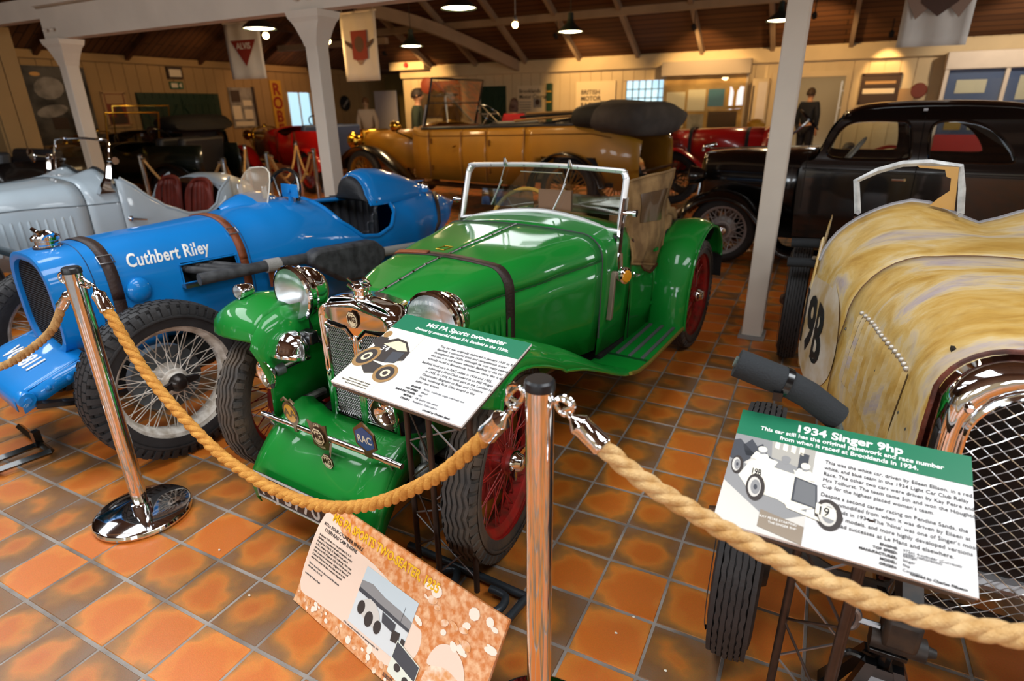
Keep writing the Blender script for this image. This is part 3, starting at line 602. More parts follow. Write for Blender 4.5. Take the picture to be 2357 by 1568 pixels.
# pale centre field with soft wavy edge
top = [(-W / 2 + .001 + .05 * i, H - .045 - .012 * math.sin(i * 1.7) - (.05 if i > 6 else 0) * 1) for i in range(11)]
fld = [(-W / 2 + .001, .06), (-W / 2 + .001, H - .04), (-.24, H - .075), (-.10, H - .085), (.02, H - .11), (.10, H - .15), (.14, .17), (.15, .12), (.12, .07), (.05, .035), (-.05, .05), (-.18, .05), (-.28, .045)]
flat('pale_field', [tuple(p) for p in smoothpath([(a, c, 0) for a, c in fld], 4, True) for p in [p[:2]]], M4, PINK, S4, .0004, .0004)
T(M4, S4, 'MG PA SPORTS TWO-SEATER, 1935', -.335, H - .018, .036, YEL, 'LEFT', .0010, .86, .0020)
T(M4, S4, '847cc FOUR-CYLINDER SINGLE', -.365, H - .062, .0145, PRINTK, bold=.0001); T(M4, S4, 'OVERHEAD CAM ENGINE', -.352, H - .078, .0145, PRINTK, bold=.0001)
for i, s in enumerate(('In January 1935 this car was purchased by E. H.', 'Banfield, a successful trials and competition driver', 'through the 1930s. E. H. Banfield took part in', 'R.A.C. rallies in 1934 and 1935 achieving a first class', 'award in an MG Midget in 1935. In 1934 he took part', 'in the London to Gloucester, Brighton to Beer and', 'Colmore Trials and won first class awards in the', 'latter two events. He later owned a Magnette')): T(M4, S4, s, -.368, H - .102 - i * .0105, .0088)
for i, s in enumerate(('This car is not known to have raced at Brooklands', 'although many like it did.')): T(M4, S4, s, -.368, H - .195 - i * .010, .0078, GR3)
T(M4, S4, 'Loaned by Graham Beels', -.368, H - .228, .008, GR3)
ph = [(-.125, H - .085), (.105, H - .095), (.105, .075), (-.125, .075)]
SKYB = mat('photo_sky_print', '#c3d0d6', .4); TRK = mat('photo_track_print', '#d5dadb', .4)
flat('photo_ground', [(-.125, H - .098), (.10, H - .098), (.10, .065), (-.125, .065)], M4, TRK, S4, .0012, .0003); flat('photo_shape', [(-.125, H - .098), (.10, H - .098), (.10, .172), (-.125, .185)], M4, SKYB, S4, .0016, .0002)
flat('photo_shape', [(-.125, .188), (-.08, .196), (-.02, .186), (.05, .183), (.10, .176), (.10, .155), (-.125, .165)], M4, GR2, S4, .0019, .0002); flat('photo_shape', [(-.125, .168), (.10, .156), (.10, .148), (-.125, .156)], M4, GR3, S4, .0022, .0002)
flat('photo_shape', [(-.105, .135), (-.07, .158), (-.045, .155), (-.02, .14), (-.0, .112), (-.02, .095), (-.06, .098), (-.105, .112)], M4, GR1, S4, .0025, .0002)
for cx, cy, r in ((-.092, .122, .019), (-.05, .108, .021), (-.01, .105, .018)): flat('photo_shape', ell(cx, cy, r * .8, r), M4, SEPD, S4, .0028, .0002)
flat('photo_shape', [(-.01, .15), (.05, .145), (.055, .12), (.0, .125)], M4, GR3, S4, .0026, .0002); flat('photo_shape', [(.045, .128), (.075, .132), (.08, .105), (.05, .10)], M4, SEPD, S4, .0029, .0002); flat('photo_shape', [(.085, .125), (.10, .125), (.10, .112), (.085, .11)], M4, SEPD, S4, .0029, .0002)
flat('photo_shape', [(.062, .20), (.0632, .20), (.0632, .15), (.062, .15)], M4, GR3, S4, .0024, .0002)
flat('photo_ground', [(.075, .115), (.175, .095), (.175, .018), (.075, .03)], M4, mat('photo_pale_print', '#dfe3d4', .4), S4, .0032, .0003); flat('photo_shape', [(.077, .112), (.173, .093), (.173, .055), (.077, .07)], M4, GR3, S4, .0036, .0002)
for cx, cy in ((.105, .055), (.145, .04)): flat('photo_shape', ell(cx, cy, .012, .010), M4, SEPD, S4, .0039, .0002)
T(M4, S4, 'A PA competing at Brooklands in the opening meeting, 1935', -.14, .06, .0066, GR3); T(M4, S4, 'A Magna leads an MG in a\nBrooklands relay race', .065, .022, .0066, GR3, line=.8)
# pale figures printed in the orange border: crowd and a driver with a white cap
flat('photo_shape', [tuple(p[:2]) for p in smoothpath([(a, c, 0) for a, c in ((.20, .005), (.19, .08), (.21, .125), (.25, .15), (.30, .135), (.32, .09), (.31, .03), (.30, .005))], 4, True)], M4, ORG3, S4, .0013, .0002)
flat('photo_shape', [tuple(p[:2]) for p in smoothpath([(a, c, 0) for a, c in ((.19, .115), (.20, .165), (.24, .19), (.29, .175), (.315, .13), (.25, .135))], 4, True)], M4, PINK, S4, .0016, .0002)
random.seed(3)
CW = mat('pale_crowd_print', '#f4e4d2', .45)
for i in range(26):
    cx = random.uniform(.10, .36); cy = random.uniform(.19, .30); a = random.uniform(.006, .02); flat('photo_shape', ell(cx, cy, a, a * random.uniform(.3, .9), random.uniform(-.6, .6), 9), M4, CW if i % 3 else ORG3, S4, .0014 + i * .00001, .0002)
for i in range(34):
    cx = random.uniform(-.37, .15); cy = random.uniform(.005, .045); a = random.uniform(.004, .012); flat('photo_shape', ell(cx, cy, a, a * random.uniform(.5, 1.3), random.uniform(-.6, .6), 8), M4, CW if i % 2 else ORG3, S4, .0014 + i * .00001, .0002)
for i in range(7):
    cx = .32 + .006 * i; cy = .09 + .02 * (i % 3); flat('photo_shape', [(cx - .01, cy - .06), (cx - .012, cy), (cx + .012, cy), (cx + .012, cy - .06)], M4, CW, S4, .0017 + i * .00002, .0002); flat('photo_shape', ell(cx, cy + .01, .008, .01), M4, ORG2, S4, .0020 + i * .00002, .0002)
random.seed(7)
# crumbs on the floor
for i, (x, y) in enumerate(((-1.43, .90), (-1.70, 1.00), (-.30, 1.36), (-.17, 1.22), (-.33, 1.28))):
    b = MB(); b.ball((0, 0, .003), .005, 6, 4, (1, .7, .6)); tag(b.build('crumb', CRM), ('pale crumb on the tiles near the leaning board', 'white speck on the tiles behind the left rope post', 'white speck on a grout line right of the centre post', 'pale speck on the tiles near the cream car wheel', 'white speck on the tiles beside the centre post')[i], 'crumb').location = (x, y, 0)
# ================================================================ wheels
def frontM(loc, deg): return loc, -R(deg)
WCACHE = {}
def wheel(parent, pos, Rt, Wt, rr, side, rimm, hubm, tread='zigzag', nsp=48, single=False, steer=0., tyrem=None, drum=None, name='wheel', spoke_r=.0022, capm=None, ears=True, hubr=.045, knock=.062):
    key = (round(Rt, 3), round(Wt, 3), round(rr, 3), rimm.name, tread, nsp, single, hubm.name, ears)
    tyrem = tyrem or RUBBER
    if key not in WCACHE:
        c = {}; X = (1, 0, 0)
        b = MB(); w = Wt * .36
        b.lathe([(rr + .004, w + .004), (rr + .012, w + .006), (rr + .012, w - .004), (rr - .006, w - .006), (rr - .022, w * .45), (rr - .022, -w * .45), (rr - .006, -w + .006), (rr + .012, -w + .004), (rr + .012, -w - .006), (rr + .004, -w - .004)], ax=X, n=56, cap=False); c['rim'] = b.mesh('rim', rimm, 40)
        b = MB(); h = Rt - rr; pr = []
        for k in range(17):
            a = PI * k / 16 ; xx = math.cos(a); s = math.sin(a)
            pr.append((rr + .006 + (h - .012) * (s ** .75), Wt / 2 * (1 if xx > 0 else -1) * (abs(xx) ** .62) * (.86 + .14 * math.sin(min(1., s * 1.2) * PI / 1.3))))
        b.lathe(pr, ax=X, n=64, cap=False)
        b.lathe([(rr + h * .42, Wt * .5 + .0015), (rr + h * .48, Wt * .5 + .003), (rr + h * .54, Wt * .5 + .0)], ax=X, n=64, cap=False)
        c['tyre'] = b.mesh('tyre', tyrem, 50)
        b = MB()
        def P(x, r, th): return (x, r * math.cos(th), r * math.sin(th))
        def crown(x): return Rt - .010 * (abs(x) / (Wt * .42)) ** 2.5
        if tread == 'zigzag':
            for q in range(5):
                x0 = (-.32 + .16 * q) * Wt; rings = []
                n = 168
                for k in range(n):
                    th = 2 * PI * k / n; z = ((k % 6) / 3.); z = z if z < 1 else 2 - z; x = x0 + (z - .5) * Wt * .075
                    rings.append([P(x - Wt * .052, crown(x) - .012, th), P(x - Wt * .046, crown(x), th), P(x + Wt * .046, crown(x), th), P(x + Wt * .052, crown(x) - .012, th)])
                b.loft(rings, True, False, True)
            for s in (-1, 1):
                for k in range(56):
                    t0, t1 = 2 * PI * k / 56, 2 * PI * (k + .62) / 56
                    b.loft([[P(s * Wt * .40, Rt - .004, t), P(s * Wt * .47, Rt - .016, t), P(s * Wt * .505, Rt - .036, t), P(s * Wt * .42, Rt - .036, t)] for t in (t0, t1)])
        elif tread == 'block':
            for q in range(4):
                for k in range(52):
                    t0 = 2 * PI * (k + .5 * (q % 2)) / 52; t1 = t0 + 2 * PI * .80 / 52; xa, xb = (-.38 + .195 * q) * Wt, (-.38 + .195 * q + .165) * Wt
                    b.loft([[P(xa, crown(xa) - .012, t), P(xa + .002, crown(xa), t), P(xb - .002, crown(xb), t), P(xb, crown(xb) - .012, t)] for t in (t0, t1)])
            for s in (-1, 1):
                for k in range(52):
                    t0, t1 = 2 * PI * k / 52, 2 * PI * (k + .6) / 52
                    b.loft([[P(s * Wt * .41, Rt - .006, t), P(s * Wt * .48, Rt - .020, t), P(s * Wt * .51, Rt - .050, t), P(s * Wt * .42, Rt - .050, t)] for t in (t0, t1)])
        elif tread == 'rib':
            for q in range(7):
                x0 = (-.36 + .12 * q) * Wt; rings = []; n = 192
                for k in range(n):
                    th = 2 * PI * k / n; x = x0 + (.010 * Wt if k % 4 < 2 else -.010 * Wt) * (1 if q in (1, 3, 5) else 0)
                    rings.append([P(x - Wt * .050, crown(x) - .010, th), P(x - Wt * .046, crown(x), th), P(x + Wt * .046, crown(x), th), P(x + Wt * .050, crown(x) - .010, th)])
                b.loft(rings, True, False, True)
        c['tread'] = b.mesh('tread', tyrem, 30) if b.v else None
        b = MB(); hx = Wt * .36
        b.lathe([(.0, hx + .012), (hubr * .7, hx + .012), (hubr * .8, hx), (hubr * .85, hx - .012), (hubr * 1.05, hx - .014), (hubr * 1.05, hx - .024), (hubr * .8, hx - .03), (hubr * .95, -.02), (hubr * 1.4, -hx * .6), (hubr * 1.5, -hx * .75), (hubr * .8, -hx * .8), (.0, -hx * .8)], ax=X, n=28, cap=False); c['hub'] = b.mesh('hub', rimm, 40)
        b = MB(); b.lathe([(.0, hx + .042), (.018, hx + .042), (.028, hx + .036), (.033, hx + .022), (.040, hx + .016), (.042, hx + .004), (.034, hx), (.0, hx)], ax=X, n=24, cap=False)
        if ears:
            for s in (-1, 1): b.loft([[(hx + .006, s * .030, -.018), (hx + .022, s * .030, -.016), (hx + .022, s * .030, .016), (hx + .006, s * .030, .018)], [(hx + .014, s * (knock - .012), -.014), (hx + .028, s * (knock - .012), -.012), (hx + .028, s * (knock - .012), .012), (hx + .014, s * (knock - .012), .014)], [(hx + .022, s * knock, -.004), (hx + .030, s * knock, -.003), (hx + .030, s * knock, .003), (hx + .022, s * knock, .004)]])
        c['nut'] = b.mesh('hub_nut', hubm, 40)
        def spoke(kind):
            b = MB()
            if kind == 0: b.tube([P(hx - .020, hubr * 1.02, 0), P(-Wt * .05, rr - .018, .34)], spoke_r, 6)
            elif kind == 1: b.tube([P(hx - .020, hubr * 1.02, 0), P(-Wt * .05, rr - .018, -.34)], spoke_r, 6)
            elif kind == 2: b.tube([P(-hx * .68, hubr * 1.45, 0), P(Wt * .12, rr - .018, .40)], spoke_r, 6)
            else: b.tube([P(-hx * .68, hubr * 1.45, 0), P(Wt * .12, rr - .018, -.40)], spoke_r, 6)
            return b
        n4 = nsp // 4
        if single: c['spokes'] = [spoke(k).mesh('spoke', rimm, 60) for k in range(4)]
        else:
            b = MB()
            for k in range(4):
                for i in range(n4):
                    s = spoke(k); s.xf(Matrix.Rotation(2 * PI * (i + .25 * k) / n4, 4, 'X')); b.add(s.v, s.f)
            c['spokes'] = b.mesh('spokes', rimm, 60)
        WCACHE[key] = c
    c = WCACHE[key]
    w = link(name, c['rim'], parent, loc=pos, rot=(random.uniform(0, 1.), 0, (0 if side > 0 else PI) + steer)); w.rotation_mode = 'ZYX' if False else 'XYZ'
    link('tyre', c['tyre'], w)
    if c['tread']: link('tread', c['tread'], w)
    link('hub', c['hub'], w); link('hub_nut', c['nut'], w)
    if single:
        for k in range(4):
            for i in range(nsp // 4): link('spoke', c['spokes'][k], w, rot=(2 * PI * (i + .25 * k) / (nsp // 4), 0, 0))
    else: stuff(link('spokes', c['spokes'], w))
    if drum is not None:
        if ('drum', key) not in WCACHE:
            b = MB(); b.lathe([(.0, -Wt * .62), (.12, -Wt * .62), (.145, -Wt * .6), (.15, -Wt * .5), (.15, -Wt * .22), (.13, -Wt * .2), (.0, -Wt * .2)], ax=(1, 0, 0), n=32, cap=False); WCACHE[('drum', key)] = b.mesh('brake_drum', drum, 40)
        link('brake_drum', WCACHE[('drum', key)], w)
    return w
def lamp(parent, pos, d, r, depth, glassm, shell=CHROME, name='headlamp', rings=True):
    """bowl lamp: shell mesh is the part, lens a sub-part"""
    b = MB(); p = [(r * .99, .0), (r * 1.06, -.004), (r * 1.08, -.014), (r * 1.02, -.020), (r * 1.0, -.03)]
    if rings: p += [(r * .97, -.045), (r * 1.0, -.05), (r * .95, -.06)]
    of = .06 if rings else .032
    for k in range(1, 8):
        a = PI / 2 * k / 7; p.append((max(.001, r * (.92 if rings else .99) * math.cos(a)), -of - (depth - of) * math.sin(a)))
    b.lathe(p, pos, d, 40, cap=False); o = b.build(name, shell, parent, 35)
    b = MB(); b.lathe([(.001, r * .16), (r * .35, r * .14), (r * .7, r * .085), (r * .9, r * .03), (r * .985, -.002)], pos, d, 40, cap=False); b.build('lens', glassm, o, 50)
    b = MB(); b.lathe([(r * .97, -.003), (r * .7, -.028), (r * .35, -.055), (.001, -.06)], pos, d, 32, cap=False); b.build('reflector', mat('reflector', (.92, .93, .95), .32, 1.0), o, 50)
    return o
LENS = glassmat('lamp_lens_glass', (.9, .93, .95), .08, .5)
# flute the lens with a fine bump
_nt = LENS.node_tree; _g = [n for n in _nt.nodes if n.type == 'BSDF_GLOSSY'][0]; _tc = _nt.nodes.new('ShaderNodeTexCoord'); _wv = _nt.nodes.new('ShaderNodeTexWave'); _wv.inputs['Scale'].default_value = 60; _bp = _nt.nodes.new('ShaderNodeBump'); _bp.inputs['Strength'].default_value = .5; _bp.inputs['Distance'].default_value = .003
_nt.links.new(_tc.outputs['Object'], _wv.inputs[0]); _nt.links.new(_wv.outputs['Fac'], _bp.inputs['Height']); _nt.links.new(_bp.outputs[0], _g.inputs['Normal'])

# ================================================================ green sports car
G = thing('sports_car', 'green open two-seater sports car with red wire wheels and chrome radiator', 'car', (-1.37, 1.42, 0), -R(4.9))
def hw(y): return lerp([(.14, .168), (.4, .27), (.8, .375), (1.12, .452), (1.42, .468)], y)     # bonnet half width
def zt(y): return lerp([(.14, .835), (.5, .885), (.8, .905), (1.12, .925)], y)                   # bonnet top
def zs(y): return lerp([(.14, .745), (.5, .775), (1.12, .80), (1.42, .82)], y)                    # shoulder bead
def zb(y): return lerp([(.14, .42), (.6, .40), (1.12, .36), (1.4, .33)], y)
def bonnet_half(y, s, top=True):
    w, t, h = hw(y), zt(y), zs(y); P = [(0, t)]
    for k in range(1, 9):
        a = k / 8; P.append((w * .74 * a, t - .012 * a * a))
    for k in range(1, 8):
        a = PI / 2 * k / 7; P.append((w * .74 + w * .26 * math.sin(a), t - .012 - (t - .012 - h) * (1 - math.cos(a))))
    return [(s * x, y, z) for x, z in P]
ys = [.14 + i * (1.118 - .14) / 16 for i in range(17)]
for s in (-1, 1):
    b = MB(); b.loft([bonnet_half(y, s) for y in ys], False, False); b.build('bonnet_top', GREEN, G, 60, solid=.003)
    b = MB(); b.loft([[(s * (hw(y) + .001), y, zs(y) - .003), (s * (hw(y) + .002), y, zs(y) - .10), (s * (hw(y) - .004), y, zs(y) - .25), (s * (hw(y) - .02), y, zb(y))] for y in ys], False, False); b.build('bonnet_side', GREEN, G, 60, solid=.003)
    b = MB(); b.tube([(s * (hw(y) + .0015), y, zs(y) - .002) for y in ys], .0028, 6); b.build('bonnet_bead', mat('dark_green_paint', '#06401a', .4, coat=.6), G)
    for k in range(13):      # louvres
        y = .205 + k * .0285; x = s * (hw(y) + .002); m = MB(); h0, h1 = zs(y) - .245, zs(y) - .085
        m.loft([[(x, y - .010, z), (x + s * .010 * q, y + .006, z), (x + s * .004 * q, y + .012, z), (x, y + .012, z)] for z, q in ((h0, 0.1), (h0 + .015, 1), (h1 - .02, 1), (h1, .1))]); m.build('louvre', GREEN, G, 50)
b = MB(); b.tube([(0, y, zt(y) + .003) for y in ys], .0042, 8); b.build('bonnet_hinge', STEEL, G)
for k in range(12):
    y = .2 + k * .078; m = MB(); m.lathe([(.0052, -.006), (.0052, .006)], (0, y, zt(y) + .003), (0, 1, 0), 8); m.build('hinge_knuckle', CHROME, G)
# rear edge seal of bonnet
b = MB(); q = [(-x, y, z) for x, y, z in bonnet_half(1.12, 1)][::-1] + bonnet_half(1.12, 1)[1:]
q = [(-hw(1.12) + .005, 1.12, .42)] + q + [(hw(1.12) - .005, 1.12, .42)]; b.tube([(x * 1.004, y, z + .002) for x, y, z in q], .004, 6); b.build('bonnet_seal', mat('seam_grey', '#3d4340', .6), G)
# leather strap over the bonnet
def over(y, zend, dx=.004):
    P = [(-x, yy, z) for x, yy, z in bonnet_half(y, 1)][::-1] + bonnet_half(y, 1)[1:]
    w = hw(y); side = [(w - .004 * 0, y, z) for z in (zs(y) - .06, zs(y) - .14, zs(y) - .24, zend)]
    P = [(-x, yy, z) for x, yy, z in side][::-1] + P + side
    c = Vector((0, y, zs(y) - .1)); return [Vector(p) + Vector((p[0] - c.x, 0, p[2] - c.z)).normalized() * dx for p in P]
P0 = over(.535, .42); P1 = over(.578, .42); b = MB(); b.strip(P0, P1); b.build('bonnet_strap', DKLEATHER, G, 60, solid=.005)
b = MB(); b.strip([p + Vector((0, .004, .006)) for p in P0[9:17]], [p + Vector((0, -.006, .006)) for p in P1[9:17]]); b.build('strap_pad', STRAP, G, 60, solid=.006)
b = MB(); b.tube([(-.02, .528, .921), (.02, .528, .921), (.02, .588, .921), (-.02, .588, .921)], .003, 6, closed=True); b.build('strap_buckle', BRASS, G)
# scuttle
def scut(y, s):
    t = lerp([(1.12, .926), (1.25, .938), (1.36, .948), (1.44, .945)], y); w = hw(y); h = zs(y); P = [(0, t)]
    for k in range(1, 9): a = k / 8; P.append((w * .78 * a, t - .030 * a * a))
    for k in range(1, 8):
        a = PI / 2 * k / 7; P.append((w * .78 + w * .22 * math.sin(a), t - .03 - (t - .03 - h) * (1 - math.cos(a))))
    P += [(w, h - .15), (w - .005, h - .3), (w - .015, .33)]
    return [(s * x, y, z) for x, z in P]
b = MB(); b.loft([[(x, y, z) for x, y, z in scut(y, -1)[::-1]] + scut(y, 1)[1:] for y in (1.122, 1.18, 1.25, 1.32, 1.38, 1.44)], False, False); b.build('scuttle', GREEN, G, 60, solid=.004)
# body sides, cutaway doors and tail
def topz(y): return lerp([(1.44, .835), (1.52, .74), (1.62, .64), (1.74, .60), (1.88, .62), (2.02, .72), (2.15, .80), (2.32, .80)], y)
def bx(y): return lerp([(1.42, .468), (1.7, .475), (2.0, .46), (2.3, .40)], y)
for s in (-1, 1):
    for nm, ya, yb in (('door', 1.445, 1.79), ('body_side', 1.796, 2.32)):
        yy = [ya + (yb - ya) * i / 10 for i in range(11)]; b = MB()
        b.loft([[(s * bx(y), y, topz(y)), (s * (bx(y) + .004), y, topz(y) * .75 + .3 * .25), (s * (bx(y) + .002), y, topz(y) * .4 + .3 * .6), (s * (bx(y) - .015), y, .30)] for y in yy], False, False); b.build(nm, GREEN, G, 60, solid=.005)
    yy = [1.44 + .88 * i / 24 for i in range(25)]; b = MB(); b.tube([(s * bx(y), y, topz(y) + .004) for y in yy], .008, 6); b.build('elbow_roll', LEATHER, G)
    b = MB(); b.tube([(s * (bx(1.45) + .004), 1.448, z) for z in (.84, .7, .5, .32)], .0028, 5); b.build('door_shut_line', DARK, G)
    b = MB(); b.lathe([(.016, 0), (.016, .006), (.008, .010), (.008, .03)], (s * .474, 1.47, .655), (s, 0, 0), 12); b.tube([(s * .502, 1.45, .655), (s * .504, 1.53, .648)], [.007, .005], 8); b.build('door_handle', CHROME, G)
    for z in (.42, .72):
        b = MB(); b.box((s * .478, 1.79, z), (.012, .05, .016)); b.build('door_hinge', GREEN, G)
b = MB(); b.loft([[(-bx(2.32), 2.32, .30), (-bx(2.32), 2.32, .80), (0, 2.34, .84), (bx(2.32), 2.32, .80), (bx(2.32), 2.32, .30)], [(-.3, 2.62, .36), (-.3, 2.62, .62), (0, 2.64, .66), (.3, 2.62, .62), (.3, 2.62, .36)]]); b.build('tail_panel', GREEN, G)
# floor and interior
b = MB(); b.box((0, 1.75, .30), (.9, 1.2, .04)); b.build('cockpit_floor', DARK, G)
b = MB(); b.box((0, 1.42, .70), (.88, .03, .36)); b.build('dashboard', mat('dash_wood', '#57351b', .4, coat=.5), G)
for x in (-.27, .27):
    b = MB(); b.loft([[(x - .2, 1.95, .40), (x + .2, 1.95, .40), (x + .2, 1.60, .42), (x - .2, 1.60, .42)], [(x - .2, 1.95, .50), (x + .2, 1.95, .50), (x + .2, 1.60, .52), (x - .2, 1.60, .52)]]); b.build('seat_cushion', CANVAS, G, bevel=.02)
    b = MB(); b.loft([[(x - .2, 1.96, .48), (x + .2, 1.96, .48), (x + .2, 2.06, .48), (x - .2, 2.06, .48)], [(x - .19, 2.06, .86), (x + .19, 2.06, .86), (x + .19, 2.12, .86), (x - .19, 2.12, .86)]]); b.build('seat_back', CANVAS, G, bevel=.02)
pts = []
b = MB(); c = Vector((-.27, 1.60, .85)); ax = Vector((0, -.85, .52)).normalized(); u = Vector((1, 0, 0)); v = ax.cross(u)
b.tube([c + (u * math.cos(2 * PI * k / 40) + v * math.sin(2 * PI * k / 40)) * .19 for k in range(40)], .012, 8, closed=True); sw = b.build('steering_wheel', mat('yellow_rim', '#c79a3c', .4), G)
for k in range(4):
    m = MB(); a = PI / 4 + PI / 2 * k; m.tube([c, c + (u * math.cos(a) + v * math.sin(a)) * .185], .005, 6); m.build('spoke', STEEL, sw)
m = MB(); m.tube([c, c + Vector((0, -.28, -.2))], .014, 8); m.build('steering_column', BLACK, sw)
# windscreen reflections built as pale panes, and the mirror box
for x, w in ((-.27, .34), (.29, .34)):
    m = MB(); pl = [(x - w / 2, .945), (x + w / 2, .945), (x + w / 2 - .01, 1.035), (x - w / 2 + .01, 1.035)]
    m.prism([(a, 1.46, z) for a, z in pl], (0, .005, 0)); m.build('aero_screen', glassmat('smoke_glass', (.55, .66, .68), .05, .8) if 'smoke_glass' not in MATS else MATS['smoke_glass'], G, 0)
m = MB(); m.box((.03, 1.46, 1.0), (.19, .02, .10)); m.build('mirror_back', mat('mirror_back_paint', '#8a6a58', .5), G)
# windscreen: frame, glass, rubber, wipers, pillars
def wsb(x): return (x, 1.345 - .10 * (x / .46) ** 2 * .6, .955 - .075 * (abs(x) / .46) ** 1.8)
bot = [wsb(-.455 + .91 * i / 14) for i in range(15)]
topl = smoothpath([(.455, 1.30, .90), (.452, 1.36, 1.11), (.448, 1.366, 1.138), (.435, 1.37, 1.160), (.40, 1.372, 1.168), (0, 1.378, 1.180), (-.40, 1.372, 1.168), (-.435, 1.37, 1.160), (-.448, 1.366, 1.138), (-.452, 1.36, 1.11), (-.455, 1.30, .90)], 4)
fr = MB(); fr.tube(bot[1:-1] + topl, .0125, 8, closed=True, flat=1.25); ws = fr.build('windscreen_frame', mat('brushed_chrome', (.93, .94, .95), .42, .9), G)
m = MB(); grid = []
for j in range(5):
    t = j / 4; row = []
    for i in range(15):
        bq = Vector(bot[i]); tq = Vector((-.452 + .904 * i / 14, 1.374, 1.170 - (.03 if i in (0, 14) else 0))); row.append(bq.lerp(tq, t))
    grid.append(row)
m.loft(grid, False, False); m.build('windscreen_glass', GLASSW, ws, 60)
m = MB(); m.tube([(x, y - .006, z - .018) for x, y, z in bot], .010, 6, flat=1.6); m.build('windscreen_rubber', mat('black_rubber_seal', '#17191a', .6), ws)
for k in range(9):
    x = -.40 + .1 * k; m = MB(); m.lathe([(.005, 0), (.005, .003), (.003, .005)], (x, 1.362, 1.168 + .010 * (1 - (x / .4) ** 2)), (0, -1, 0), 8); m.build('frame_screw', DULL, ws)
for x in (-.21, .16):
    m = MB(); m.lathe([(.012, -.012), (.014, .0), (.010, .012), (.006, .03)], (x, 1.362, 1.182), (0, -.4, 1), 10); wp = m.build('wiper_pivot', STEEL, ws)
    m = MB(); m.tube([(x, 1.352, 1.17), (x - .03, 1.335, 1.06)], .0035, 6); m.tube([(x - .01, 1.337, 1.10), (x - .065, 1.315, .975)], .0045, 6); m.build('wiper_arm', STEEL, wp)
m = MB(); m.tube([(-.12, 1.362, 1.145), (.12, 1.362, 1.145)], .0028, 6); m.build('wiper_link', CHROME, ws)
for s in (-1, 1):
    m = MB(); m.loft([[(s * (.462 + i * .006), y + j * .022, z) for i, j in ((-1, -1), (1, -1), (1, 1), (-1, 1))] for y, z in ((1.30, .72), (1.29, .80), (1.30, .90), (1.345, 1.05))]); m.build('windscreen_pillar', CHROME, G)
    m = MB(); m.lathe([(.012, -.02), (.012, .03), (.018, .035), (.018, .05)], (s * .475, 1.33, .985), (s, 0, 0), 10); m.build('pillar_nut', CHROME, G)
# round amber pass lamp and trafficator on the scuttle side
m = MB(); m.lathe([(.0, .018), (.03, .017), (.038, .012), (.042, .004), (.042, -.012), (.0, -.016)], (.505, 1.27, .70), (1, -.45, 0), 24, cap=False); al = m.build('side_marker', CHROME, G, 30)
m = MB(); m.lathe([(.0, .0225), (.026, .021), (.031, .016)], (.505, 1.27, .70), (1, -.45, 0), 20, cap=False); m.build('amber_lens', mat('amber_lens', '#d08a1c', .2, coat=.6), al)
m = MB(); m.tube([(.485, 1.275, .735), (.475, 1.29, .80)], .008, 8); m.build('marker_stalk', CHROME, G)
m = MB(); m.loft([[(.458, 1.215 - .016, z), (.478, 1.215 - .016, z), (.478, 1.215 + .016, z), (.458, 1.215 + .016, z)] for z in (.0,)] * 1 + []) if False else None
m = MB(); m.loft([[(x, y + dy, z) for x, dy in ((.455, -.011), (.480, -.011), (.480, .011), (.455, .011))] for y, z in ((1.235, .725), (1.228, .70), (1.205, .52), (1.198, .495))]); m.build('trafficator', mat('aged_trim', '#8c7b6a', .4, metal=.5), G, bevel=.003)
# canvas side screen
def quadsheet(pl, nrm, seed, nx=10, ny=12, amp=.012):
    random.seed(seed); A, B, C_, D_ = [Vector(p) for p in pl]; nrm = Vector(nrm); rows = []
    ph = [random.uniform(0, 6) for _ in range(6)]
    for j in range(ny + 1):
        t = j / ny; rows.append([(A.lerp(B, i / nx)).lerp(D_.lerp(C_, i / nx), t) + nrm * amp * (math.sin(5 * i / nx + ph[0] + 4 * t) + .6 * math.sin(11 * t + ph[1] + 3 * i / nx) + .4 * math.sin(13 * i / nx + ph[2])) for i in range(nx + 1)])
    return rows
rows = quadsheet([(.462, 1.40, 1.115), (.50, 1.90, 1.135), (.475, 1.93, .60), (.470, 1.43, .72)], (1, 0, 0), 5)
m = MB(); m.loft(rows, False, False); sd = m.build('side_screen', CANVAS, G, 60, solid=.004)
CEL = glassmat('yellowed_celluloid', (.62, .45, .28), .25, .7)
m = MB(); rr_ = [[p + Vector((.006, 0, 0)) for p in r[2:9]] for r in rows[2:7]]; m.loft(rr_, False, False); m.build('celluloid_pane', mat('celluloid', '#5b442c', .25, coat=.4), sd, 60)
m = MB(); m.tube([r[0] for r in rows] + rows[-1][1:] + [r[-1] for r in rows[::-1]][1:] + rows[0][::-1][1:-1], .007, 6, closed=True); m.build('screen_hem', CANVAS, sd)
rows = quadsheet([(.40, 1.95, .98), (.36, 2.2, .92), (.40, 2.2, .68), (.45, 1.96, .68)], (1, 0, .3), 9, amp=.018); m = MB(); m.loft(rows, False, False); m.build('folded_hood', CANVAS, G, 60, solid=.02)
rows = quadsheet([(-.44, 2.12, .90), (.40, 2.12, .90), (.42, 2.34, .84), (-.44, 2.34, .84)], (0, .3, 1), 11, amp=.02); m = MB(); m.loft(rows, False, False); m.build('hood_bag', CANVAS, G, 60, solid=.05)
random.seed(7)
